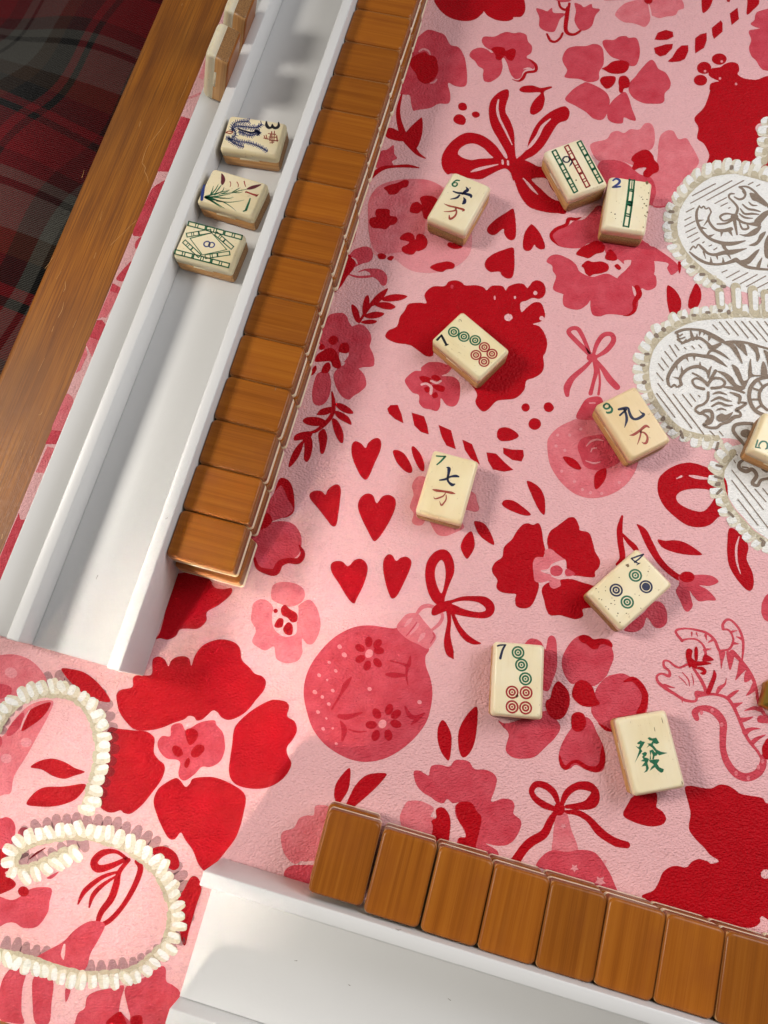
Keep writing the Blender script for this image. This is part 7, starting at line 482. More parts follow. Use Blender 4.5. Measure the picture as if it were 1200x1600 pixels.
('printed_braid', [('sand', 1, 'S', '1975,1699,42 1929,1702,44 1878,1709,42 1829,1718,41 1778,1723,41 1732,1722,41 1686,1725,40 1641,1727,39 1597,1729,44 1547,1720,44 1503,1705,45 1456,1684,43 1415,1660,42 1377,1630,43 1345,1590,38 1318,1541,42 1302,1491,40 1296,1446,38 1294,1399,38 1299,1355,40 1315,1305,38 1334,1258,39 1356,1212,40 1385,1174,38 1421,1147,36 1466,1126,39 1512,1111,37 1553,1104,37'), ('sand2', 2, 'c', '1991,1747 2004,1721 1987,1691 1964,1675 1950,1681 1945,1711 1961,1743'), ('cream', 4, 'c', '2000,1743 2001,1722 1994,1698 1981,1685 1970,1691 1969,1714 1979,1739'), ('sand', 6, 'c', '1989,1687 1975,1682 1960,1683 1957,1694 1963,1708 1975,1711 1991,1705'), ('sand2', 3, 'c', '1953,1758 1957,1727 1938,1693 1920,1676 1908,1683 1904,1715 1915,1756'), ('white', 5, 'c', '1953,1754 1954,1726 1947,1697 1931,1688 1924,1689 1917,1716 1931,1748'), ('sand', 6, 'c', '1943,1693 1930,1684 1917,1686 1910,1700 1915,1710 1931,1716 1946,1708'), ('sand2', 2, 'c', '1900,1766 1903,1731 1891,1698 1870,1687 1858,1689 1851,1723 1873,1761'), ('white', 4, 'c', '1903,1761 1906,1733 1894,1706 1884,1696 1874,1702 1874,1725 1885,1758'), ('sand', 6, 'c', '1890,1695 1878,1691 1866,1697 1859,1707 1864,1717 1882,1726 1895,1714'), ('sand2', 3, 'c', '1851,1764 1853,1742 1840,1710 1821,1699 1804,1706 1805,1732 1820,1763'), ('white', 5, 'c', '1854,1763 1855,1739 1852,1719 1838,1709 1822,1716 1824,1734 1831,1758'), ('sand', 6, 'c', '1843,1703 1830,1699 1814,1706 1811,1717 1815,1728 1829,1729 1844,1723'), ('sand2', 2, 'c', '1799,1782 1800,1749 1788,1717 1767,1698 1747,1710 1747,1746 1769,1779'), ('white', 4, 'c', '1804,1781 1803,1753 1794,1723 1777,1715 1767,1719 1771,1746 1787,1776'), ('sand', 6, 'c', '1794,1714 1780,1704 1764,1707 1759,1715 1762,1728 1778,1737 1793,1734'), ('taupe', 7, 'c', '1765,1724 1759,1721 1750,1721 1747,1729 1749,1741 1758,1746 1766,1742'), ('sand2', 3, 'c', '1756,1778 1757,1746 1737,1713 1723,1703 1699,1715 1704,1745 1722,1784'), ('white', 5, 'c', '1759,1776 1762,1752 1746,1727 1734,1717 1724,1723 1723,1751 1743,1782'), ('sand', 6, 'c', '1749,1710 1736,1706 1720,1710 1716,1719 1717,1730 1733,1733 1749,1733'), ('sand2', 2, 'c', '1706,1767 1713,1749 1697,1720 1673,1714 1662,1729 1665,1754 1682,1782'), ('cream', 4, 'c', '1716,1772 1714,1752 1703,1731 1686,1727 1679,1735 1684,1755 1695,1779'), ('sand', 6, 'c', '1700,1713 1689,1707 1673,1709 1666,1720 1672,1731 1687,1737 1701,1732'), ('sand2', 3, 'c', '1659,1781 1669,1759 1664,1729 1638,1713 1621,1720 1613,1745 1626,1772'), ('white', 5, 'c', '1663,1778 1669,1761 1663,1735 1653,1728 1638,1731 1631,1748 1641,1772'), ('sand', 6, 'c', '1659,1718 1643,1712 1627,1713 1624,1721 1628,1738 1644,1743 1658,1737'), ('sand2', 2, 'c', '1612,1776 1615,1749 1606,1716 1583,1704 1570,1711 1571,1744 1586,1774'), ('cream', 4, 'c', '1622,1777 1618,1758 1608,1729 1598,1717 1588,1721 1590,1749 1599,1779'), ('sand', 6, 'c', '1613,1717 1601,1714 1585,1713 1578,1721 1580,1736 1597,1743 1611,1741'), ('sand2', 3, 'c', '1553,1773 1565,1753 1559,1722 1546,1707 1521,1707 1513,1738 1519,1767'), ('white', 5, 'c', '1557,1776 1561,1757 1558,1731 1547,1725 1537,1726 1535,1746 1542,1771'), ('sand', 6, 'c', '1562,1714 1555,1703 1536,1700 1531,1707 1529,1721 1544,1730 1559,1730'), ('sand2', 2, 'c', '1496,1771 1517,1742 1517,1704 1510,1684 1490,1681 1467,1705 1466,1747'), ('white', 4, 'c', '1501,1763 1511,1746 1518,1717 1512,1698 1505,1699 1491,1725 1487,1752'), ('sand', 6, 'c', '1522,1702 1512,1692 1494,1685 1487,1694 1486,1704 1498,1716 1515,1720'), ('sand2', 3, 'c', '1463,1725 1469,1706 1463,1674 1444,1660 1434,1664 1424,1689 1427,1719'), ('cream', 5, 'c', '1463,1728 1470,1710 1468,1690 1454,1677 1446,1680 1439,1698 1449,1724'), ('sand', 6, 'c', '1475,1682 1465,1671 1450,1662 1442,1670 1439,1684 1452,1696 1466,1696'), ('taupe', 7, 'c', '1444,1682 1438,1670 1430,1669 1425,1673 1419,1684 1428,1694 1436,1694'), ('sand2', 2, 'c', '1405,1720 1425,1694 1428,1660 1413,1644 1395,1636 1379,1664 1373,1706'), ('white', 4, 'c', '1407,1720 1422,1707 1423,1678 1418,1658 1401,1656 1390,1678 1391,1711'), ('sand', 6, 'c', '1434,1662 1425,1648 1412,1641 1402,1645 1398,1658 1405,1670 1425,1678'), ('taupe', 7, 'c', '1403,1653 1399,1644 1389,1641 1382,1648 1379,1657 1383,1666 1395,1668'), ('sand2', 3, 'c', '1359,1679 1371,1668 1383,1646 1375,1627 1360,1616 1338,1622 1332,1653'), ('white', 5, 'c', '1361,1682 1373,1671 1380,1649 1376,1640 1367,1630 1352,1644 1342,1666'), ('sand', 6, 'c', '1398,1636 1391,1619 1380,1610 1365,1614 1362,1621 1366,1638 1385,1647'), ('sand2', 2, 'c', '1315,1628 1342,1626 1355,1595 1352,1575 1337,1563 1310,1571 1292,1602'), ('white', 4, 'c', '1322,1637 1333,1625 1352,1606 1348,1592 1338,1578 1320,1594 1305,1617'), ('sand2', 3, 'c', '1270,1577 1303,1573 1328,1556 1329,1533 1318,1507 1281,1514 1255,1543'), ('white', 5, 'c', '1273,1579 1294,1574 1319,1562 1323,1545 1315,1534 1290,1540 1270,1558'), ('sand', 6, 'c', '1332,1556 1335,1540 1326,1526 1315,1523 1307,1529 1308,1545 1316,1560'), ('sand2', 2, 'c', '1252,1513 1281,1514 1306,1501 1317,1480 1307,1462 1275,1457 1242,1480'), ('white', 4, 'c', '1254,1518 1271,1516 1300,1505 1306,1495 1300,1480 1273,1486 1250,1495'), ('sand', 6, 'c', '1315,1508 1319,1495 1311,1479 1301,1472 1294,1475 1289,1491 1295,1507'), ('sand2', 3, 'c', '1241,1459 1269,1463 1302,1460 1313,1445 1312,1422 1274,1413 1240,1425'), ('white', 5, 'c', '1244,1464 1268,1471 1296,1465 1306,1454 1299,1439 1273,1432 1247,1437'), ('sand', 6, 'c', '1307,1465 1310,1453 1310,1434 1298,1429 1287,1431 1281,1446 1287,1462'), ('taupe', 7, 'c', '1291,1434 1297,1425 1293,1417 1284,1412 1277,1413 1272,1421 1278,1431'), ('sand2', 2, 'c', '1252,1420 1282,1415 1306,1409 1313,1384 1302,1365 1276,1368 1247,1385'), ('white', 4, 'c', '1249,1416 1274,1417 1294,1409 1300,1394 1292,1384 1270,1384 1248,1399'), ('sand', 6, 'c', '1302,1417 1307,1407 1309,1390 1300,1383 1289,1382 1284,1394 1287,1413'), ('sand2', 3, 'c', '1244,1346 1270,1363 1297,1370 1312,1357 1317,1337 1290,1318 1255,1315'), ('white', 5, 'c', '1244,1355 1263,1365 1289,1369 1299,1361 1301,1346 1281,1337 1256,1334'), ('sand', 6, 'c', '1305,1375 1312,1365 1313,1352 1310,1339 1294,1336 1288,1350 1289,1368'), ('sand2', 2, 'c', '1265,1292 1279,1307 1311,1313 1324,1307 1327,1289 1304,1263 1272,1262'), ('white', 4, 'c', '1264,1298 1278,1305 1300,1312 1312,1309 1312,1295 1295,1284 1271,1284'), ('sand', 6, 'c', '1316,1327 1326,1320 1331,1302 1326,1290 1316,1287 1303,1300 1301,1313'), ('sand2', 3, 'c', '1294,1241 1306,1264 1332,1274 1353,1268 1356,1247 1341,1225 1314,1217'), ('white', 5, 'c', '1292,1246 1302,1261 1323,1272 1338,1269 1339,1257 1323,1240 1300,1233'), ('sand', 6, 'c', '1334,1278 1347,1271 1352,1254 1345,1246 1334,1242 1326,1251 1319,1268'), ('taupe', 7, 'c', '1336,1245 1343,1243 1345,1233 1340,1225 1331,1220 1322,1225 1325,1236'), ('sand2', 2, 'c', '1309,1192 1320,1211 1345,1223 1357,1213 1367,1200 1354,1177 1326,1162'), ('cream', 4, 'c', '1306,1193 1319,1206 1337,1216 1349,1217 1351,1206 1339,1188 1318,1183'), ('sand', 6, 'c', '1355,1232 1365,1224 1371,1210 1366,1199 1358,1194 1346,1203 1340,1221'), ('sand2', 3, 'c', '1345,1160 1366,1180 1387,1184 1407,1179 1412,1160 1384,1139 1355,1130'), ('white', 5, 'c', '1337,1158 1355,1175 1381,1182 1392,1176 1395,1163 1373,1150 1349,1146'), ('sand', 6, 'c', '1379,1193 1394,1191 1403,1180 1400,1166 1390,1159 1378,1162 1369,1179'), ('sand2', 2, 'c', '1391,1122 1397,1144 1419,1158 1434,1158 1447,1140 1435,1116 1412,1107'), ('cream', 4, 'c', '1386,1120 1393,1138 1410,1156 1423,1154 1427,1142 1418,1124 1401,1109'), ('sand', 6, 'c', '1413,1165 1423,1165 1439,1155 1437,1144 1429,1133 1415,1132 1405,1143'), ('sand2', 3, 'c', '1437,1078 1434,1098 1451,1124 1468,1134 1484,1127 1488,1099 1468,1076'), ('white', 5, 'c', '1432,1082 1430,1098 1440,1121 1456,1125 1469,1117 1465,1097 1453,1079'), ('sand', 6, 'c', '1456,1142 1468,1144 1480,1138 1483,1128 1477,1116 1463,1116 1450,1124'), ('sand2', 2, 'c', '1490,1061 1485,1090 1501,1120 1518,1131 1533,1126 1538,1093 1518,1059'), ('cream', 4, 'c', '1483,1062 1480,1084 1490,1114 1506,1121 1520,1118 1519,1095 1501,1064'), ('sand', 6, 'c', '1500,1124 1512,1125 1524,1121 1529,1109 1525,1100 1509,1096 1496,1104'), ('sand2', 3, 'c', '1528,1068 1531,1088 1552,1110 1565,1111 1579,1098 1575,1072 1552,1058'), ('white', 5, 'c', '1523,1064 1532,1081 1545,1098 1554,1102 1564,1097 1555,1078 1537,1059'), ('sand', 6, 'c', '1538,1112 1549,1120 1565,1121 1569,1108 1567,1100 1553,1092 1538,1099')]),
('printed_braid', [('sand', 1, 'S', '1609,1031,38 1571,1002,43 1539,961,39 1523,912,38 1518,859,41 1523,814,40 1535,772,36 1556,729,39 1580,687,40 1603,651,36 1634,618,39 1669,591,35 1708,563,37'), ('sand2', 2, 'c', '1587,1081 1610,1071 1623,1044 1614,1027 1593,1014 1571,1029 1563,1059'), ('white', 4, 'c', '1595,1083 1608,1072 1621,1053 1615,1036 1601,1031 1587,1047 1581,1070'), ('sand', 6, 'c', '1628,1036 1622,1021 1608,1011 1596,1014 1591,1026 1599,1042 1618,1046'), ('sand2', 3, 'c', '1545,1054 1573,1037 1585,1006 1576,986 1562,977 1538,993 1523,1025'), ('white', 5, 'c', '1552,1056 1570,1042 1583,1016 1575,996 1570,993 1548,1013 1537,1038'), ('sand', 6, 'c', '1591,1009 1585,998 1569,984 1561,983 1554,995 1561,1009 1579,1020'), ('sand2', 2, 'c', '1502,997 1527,995 1546,968 1546,946 1525,931 1503,940 1483,971'), ('white', 4, 'c', '1503,1002 1521,997 1541,977 1543,963 1532,954 1513,964 1495,984'), ('sand2', 3, 'c', '1479,932 1504,936 1529,927 1532,901 1524,888 1497,879 1468,902'), ('white', 5, 'c', '1480,936 1497,934 1518,927 1525,915 1520,904 1500,906 1475,916'), ('sand', 6, 'c', '1536,931 1541,918 1532,899 1522,895 1513,895 1512,910 1519,929'), ('taupe', 7, 'c', '1520,900 1523,893 1517,883 1510,881 1499,881 1497,890 1504,900'), ('sand2', 2, 'c', '1471,869 1497,875 1522,871 1533,849 1523,827 1496,825 1465,834'), ('white', 4, 'c', '1469,873 1492,875 1514,872 1525,863 1519,847 1495,846 1470,850'), ('sand2', 3, 'c', '1488,827 1513,835 1534,827 1541,804 1536,789 1509,783 1483,797'), ('white', 5, 'c', '1485,824 1504,826 1524,820 1530,811 1525,804 1505,799 1484,806'), ('sand', 6, 'c', '1531,833 1535,826 1539,806 1530,799 1519,797 1511,808 1511,825'), ('sand2', 2, 'c', '1487,770 1513,785 1545,779 1558,767 1553,745 1519,737 1487,744'), ('white', 4, 'c', '1482,773 1507,778 1530,777 1541,767 1538,759 1513,753 1485,759'), ('sand', 6, 'c', '1536,790 1549,783 1552,769 1546,759 1536,755 1524,764 1522,784'), ('sand2', 3, 'c', '1517,728 1536,739 1560,739 1568,720 1567,703 1542,687 1516,693'), ('cream', 5, 'c', '1510,727 1527,736 1546,737 1553,723 1551,708 1532,702 1514,707'), ('sand2', 2, 'c', '1542,687 1562,701 1584,697 1602,684 1601,670 1578,655 1553,651'), ('white', 4, 'c', '1541,684 1555,697 1576,697 1584,691 1584,678 1568,668 1545,669'), ('sand', 6, 'c', '1581,704 1590,699 1594,687 1594,675 1585,671 1569,681 1566,693'), ('sand2', 3, 'c', '1560,630 1578,650 1600,669 1614,662 1623,635 1604,619 1578,609'), ('white', 5, 'c', '1557,634 1570,651 1592,658 1604,656 1608,645 1590,626 1570,620'), ('sand', 6, 'c', '1600,671 1611,667 1621,654 1617,641 1608,634 1596,643 1589,655'), ('sand2', 2, 'c', '1588,598 1608,620 1637,631 1659,621 1662,598 1635,578 1609,570'), ('white', 4, 'c', '1587,595 1605,613 1629,623 1642,619 1643,611 1622,594 1599,586'), ('sand', 6, 'c', '1631,637 1644,633 1652,620 1650,612 1643,603 1628,607 1621,622'), ('taupe', 7, 'c', '1641,608 1651,609 1655,603 1651,594 1645,585 1633,585 1632,594'), ('sand2', 3, 'c', '1635,562 1646,585 1666,605 1685,606 1694,590 1678,561 1657,550'), ('cream', 5, 'c', '1629,565 1637,582 1656,602 1673,601 1679,591 1666,570 1646,556'), ('sand2', 2, 'c', '1675,542 1687,566 1707,577 1729,576 1732,559 1724,530 1688,524'), ('white', 4, 'c', '1669,542 1678,558 1697,575 1709,567 1718,559 1702,541 1682,530'), ('sand', 6, 'c', '1703,579 1714,576 1724,571 1725,559 1714,549 1702,552 1692,562')]),
('printed_shell', [('sand', 6, 's', '1739,1849,42 1728,1769,42'), ('white', 7, 's', '1746,1836,23 1735,1779,21')]),
('printed_shell', [('sand', 6, 's', '1822,1863,48 1802,1741,48'), ('white', 7, 's', '1829,1844,27 1810,1757,24')]),
('printed_shell', [('sand', 6, 's', '1899,1837,48 1879,1721,48'), ('white', 7, 's', '1906,1819,26 1888,1736,24')]),
('printed_shell', [('sand', 6, 's', '1953,1811,42 1935,1706,42'), ('white', 7, 's', '1959,1795,23 1942,1720,21')]),
('printed_stitch', [('taupe', 8, 's', '1290,1512,15 1301,1510,15')]),
('printed_stitch', [('taupe', 8, 's', '1321,1566,15 1332,1565,15')]),
('printed_stitch', [('taupe', 8, 's', '1531,1733,15 1542,1732,15')]),
('printed_stitch', [('taupe', 8, 's', '1584,1739,15 1595,1737,15')]),
('printed_stitch', [('taupe', 8, 's', '1653,1745,15 1664,1744,15')]),
('printed_stitch', [('taupe', 8, 's', '1714,1747,15 1725,1746,15')]),
('printed_stitch', [('taupe', 8, 's', '1600,2322,18 1613,2320,18')]),
('printed_stitch', [('taupe', 8, 's', '1584,2261,17 1597,2259,17')]),
('printed_stitch', [('taupe', 8, 's', '1635,2000,17 1647,1998,17')]),
('printed_stitch', [('taupe', 8, 's', '1672,1952,17 1685,1951,17')]),
('printed_stitch', [('taupe', 8, 's', '1718,1910,17 1731,1908,17')]),
('printed_stitch', [('taupe', 8, 's', '1758,1875,17 1770,1873,17')]),
('printed_stitch', [('taupe', 8, 's', '1524,979,12 1546,970,12')]),
('printed_stitch', [('taupe', 8, 's', '1505,927,12 1531,914,12')]),
('printed_stitch', [('taupe', 8, 's', '1496,847,12 1519,864,12')]),
('printed_stitch', [('taupe', 8, 's', '1527,755,12 1541,734,12')]),
('printed_stitch', [('taupe', 8, 's', '1636,620,11 1649,601,11')]),
('printed_stitch', [('taupe', 8, 's', '1345,1190,12 1363,1182,12')]),
('printed_stitch', [('taupe', 8, 's', '1400,1161,12 1403,1129,12')]),
('printed_stitch', [('taupe', 8, 's', '1540,1054,12 1555,1084,12')]),
('printed_leaf', [('red', 0, 'c', '1491,1889 1498,1911 1508,1915 1529,1891 1545,1850 1546,1811 1528,1769 1484,1736 1479,1769 1480,1826'), ('red', 0, 'c', '1574,1785 1587,1831 1611,1873 1635,1906 1646,1901 1654,1868 1645,1823 1619,1782 1594,1773')]),
('printed_leaf', [('red', 0, 'c', '1580,2038 1593,2030 1584,1994 1571,1972 1571,1996')])]
NZ = [0]
def draw_motif(name, shapes):
    bm = bmesh.new(); mats = []
    for sh in shapes:
        k, lay, typ, body = sh
        if k not in mats: mats.append(k)
        mi = mats.index(k); NZ[0] += 1; z = 0.03 + 0.045 * lay + 0.0018 * (NZ[0] % 25)
        if typ in ('s', 'S'):
            p = [tuple(int(c) / 10 for c in q.split(',')) for q in body.split()]
            ribbon(bm, curve(p, 5) if typ == 's' else p, z, mi)
        else:
            loops = []
            for part in body.split('|'):
                p = [tuple(int(c) / 10 for c in q.split(',')) for q in part.split()]
                loops.append(curve(p, 5, True) if typ == 'c' else p)
            fill(bm, loops, z, mi)
    me = mesh_of(bm, name, False)
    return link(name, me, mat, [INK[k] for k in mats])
for nm, shapes in PRINT: draw_motif(nm, shapes)

# ---------------------------------------------------------------- white racks
def rack(name, place, n0, n1, label, extra=()):
    root = empty(name, place(-150, 0, n0)); tag(root, label, 'tile rack', 'white lacquered tile racks')
    def part(nm, prof, bev=0.55):
        o = prism(prof, n0, n1, lambda v, z, h: Vector(place(v, z, h)) - Vector(root.location), nm, [WHITE], root, bev, 2); return o
    part('back_wall', [(-121.3, 0.3), (-116.0, 0.3), (-116.0, 30), (-121.3, 30)])
    part('trough_floor', [(-166.7, 0.3), (-121.4, 0.3), (-121.4, 3), (-166.7, 3)], 0.15)
    part('ridge', [(-176.7, 0.3), (-166.8, 0.3), (-166.8, 15.5), (-172.5, 15.5), (-176.7, 2.6)])
    part('tile_ledge', [(-190.0, 0.3), (-176.8, 0.3), (-176.8, 2.5), (-190.0, 6.6)])
    return root
r1 = rack('tile_rack', lambda v, z, h: uvz(h, v + (-0.0036 + 0.0116 * (-116 - v) / 74) * h, z), -9.3, 460, 'white tile rack with three loose tiles in its trough beside the wooden table edge')
r2 = rack('tile_rack', lambda v, z, h: uvz(v + 47.2, h, z), -60.3, 260, 'white tile rack with an empty trough in front of the short row of bamboo tiles')

scuff_mat = Mat('grey_scuff').set(Base_Color=lin(128, 122, 116), Roughness=0.6)
for rk, pts, z in [(1, [(-13.38, -68.45, 0.12), (-12.52, -68.96, 0.25), (-11.36, -68.87, 0.12)], 30), (1, [(-54.83, -81.46, 0.12), (-53.84, -81.57, 0.25)], 3), (1, [(-34.89, -91.72, 0.12), (-34.2, -92.23, 0.25)], 3), (0, [(-90.65, 94.08, 0.12), (-89.57, 94.51, 0.25)], 30), (0, [(-40.7, 146.21, 0.12), (-40.33, 147.38, 0.25)], 30), (1, [(2.51, -100.4, 0.12), (3.39, -101.14, 0.25)], 3), (0, [(-130.41, 78.42, 0.12), (-129.53, 80.06, 0.25)], 3), (1, [(47.63, -90.99, 0.12), (48.66, -91.5, 0.25)], 30)]:
    bm = bmesh.new(); ribbon(bm, pts, z + 0.03)
    o = link('scuff', mesh_of(bm, 'scuff', False), (r1, r2)[rk], [scuff_mat]); o.matrix_parent_inverse = Matrix.Translation(-Vector((r1, r2)[rk].location))

# ---------------------------------------------------------------- mahjong tiles
TW, TL, TH, SEAM = 20.9, 30.0, 12.0, 6.9
def rrect(w, l, r, z, n=5):
    out = []
    for cx, cy, a0 in ((1, 1, 0), (-1, 1, 90), (-1, -1, 180), (1, -1, 270)):
        for k in range(n + 1):
            a = math.radians(a0 + 90 * k / n)
            out.append(((cx * (w / 2 - r) + r * math.cos(a)) * MM, (cy * (l / 2 - r) + r * math.sin(a)) * MM, z * MM))
    return out
def loft(rings, name, cap0=True, cap1=True):
    bm = bmesh.new(); R_ = [[bm.verts.new(p) for p in r] for r in rings]; n = len(R_[0])
    for a, b in zip(R_, R_[1:]):
        for i in range(n): bm.faces.new((a[i], a[(i + 1) % n], b[(i + 1) % n], b[i]))
    if cap0: bm.faces.new(R_[0][::-1])
    if cap1: bm.faces.new(R_[-1])
    return bm
def bone_mesh():
    q = lambda i, z, r: rrect(TW - 2 * i, TL - 2 * i, r, z)
    rings = [q(0.3, SEAM, 1.2), q(0.0, SEAM + 0.02, 1.5), q(0.0, TH - 1.95, 1.5), q(0.12, TH - 1.5, 1.6), q(0.62, TH - 0.6, 1.8), q(0.95, TH - 0.2, 1.8), q(1.3, TH - 0.03, 1.7), q(1.6, TH, 1.6), q(2.0, TH, 1.4)]
    bm = loft(rings, 'b')
    # the tongue of the dovetail that shows on the long sides
    for sx in (-1, 1):
        w0, w1 = sx * (TW / 2 - 1.5), sx * (TW / 2 + 0.02)
        lo = [(-4.6, SEAM + .1), (-5.0, SEAM - 1.0), (5.6, SEAM - 1.15), (5.2, SEAM + .1)]
        a = [bm.verts.new((w0 * MM, y * MM, z * MM)) for y, z in lo]; b = [bm.verts.new((w1 * MM, y * MM, z * MM)) for y, z in lo]
        fs = [bm.faces.new((a[i], a[(i + 1) % 4], b[(i + 1) % 4], b[i])) for i in range(4)] + [bm.faces.new(b)]
        bmesh.ops.recalc_face_normals(bm, faces=fs)
    return mesh_of(bm, 'bone_face')
def bamboo_mesh():
    q = lambda i, z, r: rrect(TW - 2 * i, TL - 2 * i, r, z)
    rings = [q(3.0, 0.0, 1.5), q(1.35, 0.0, 2.0), q(0.95, 0.03, 2.1), q(0.62, 0.14, 2.2), q(0.3, 0.42, 2.3), q(0.1, 0.85, 2.2), q(0.0, 1.5, 2.0), q(0.0, SEAM - 0.02, 1.5), q(0.3, SEAM, 1.2)]
    bm = loft(rings, 'k'); bm.faces.ensure_lookup_table(); bm.normal_update()
    for f in bm.faces:
        zc = f.calc_center_median().z
        f.material_index = 0 if (f.normal.z < -0.35 and zc < 0.75 * MM) else 1
    return mesh_of(bm, 'bamboo_back')
ME_BONE, ME_BAM = bone_mesh(), bamboo_mesh()
ME_BONE.materials.append(BONE)
for m in (BACK, SIDE): ME_BAM.materials.append(m)
proto = []
def tile(label, M, group=None, tint=(1, 1, 1, 1), cat='mahjong tile'):
    """a tile thing (bone face over a bamboo back); M places its local frame (z = 0 at the back, 11 at the face)"""
    root = bpy.data.objects.new('mahjong_tile', None); COL.objects.link(root); root.empty_display_size = 0.005
    root.matrix_world = M; tag(root, label, cat, group)
    if not proto:
        proto.append(link('bone_face', ME_BONE)); proto.append(link('bamboo_back', ME_BAM))
        kids = proto
    else:
        kids = [c.copy() for c in proto]
        for c in kids: COL.objects.link(c)
    for c in kids: c.parent = root
    kids[0].color = tint
    return root, kids[0]
def face_up(x, y, a, z0=0.0): return Matrix.Translation((x * MM, y * MM, (z0 + 0.22) * MM)) @ Matrix.Rotation(a, 4, 'Z')
def face_down(x, y, a, z0): return Matrix.Translation((x * MM, y * MM, (z0 + TH) * MM)) @ Matrix.Rotation(a, 4, 'Z') @ Matrix.Rotation(math.pi, 4, 'Y')
# marks: name, shapes (paint, kind, body) in hundredths of a millimetre on the face
def mark(face, name, shapes):
    bm = bmesh.new(); mats = []
    for k, typ, body in shapes:
        if k not in mats: mats.append(k)
        mi = mats.index(k); z = TH + 0.025
        if typ == 'r':
            cx, cy, ro, ri = [int(q) / 100 for q in body.split(',')]
            n = 28; c = lambda r: [bm.verts.new(((cx + r * math.cos(2 * math.pi * i / n)) * MM, (cy + r * math.sin(2 * math.pi * i / n)) * MM, z * MM)) for i in range(n)]
            a = c(ro)
            if ri <= 0: f = bm.faces.new(a); f.material_index = mi
            else:
                b = c(ri)
                for i in range(n):
                    f = bm.faces.new((a[i], a[(i + 1) % n], b[(i + 1) % n], b[i])); f.material_index = mi
        elif typ in 'sS':
            p = [tuple(int(c) / 100 for c in q.split(',')) for q in body.split()]
            ribbon(bm, curve(p, 5) if typ == 's' else p, z, mi)
        else:
            loops = []
            for part in body.split('|'):
                p = [tuple(int(c) / 100 for c in q.split(',')) for q in part.split()]
                loops.append(curve(p, 4, True) if typ == 'c' else p)
            fill(bm, loops, z, mi)
    o = link(name, mesh_of(bm, name, False), face, [PAINT[k] for k in mats]); return o

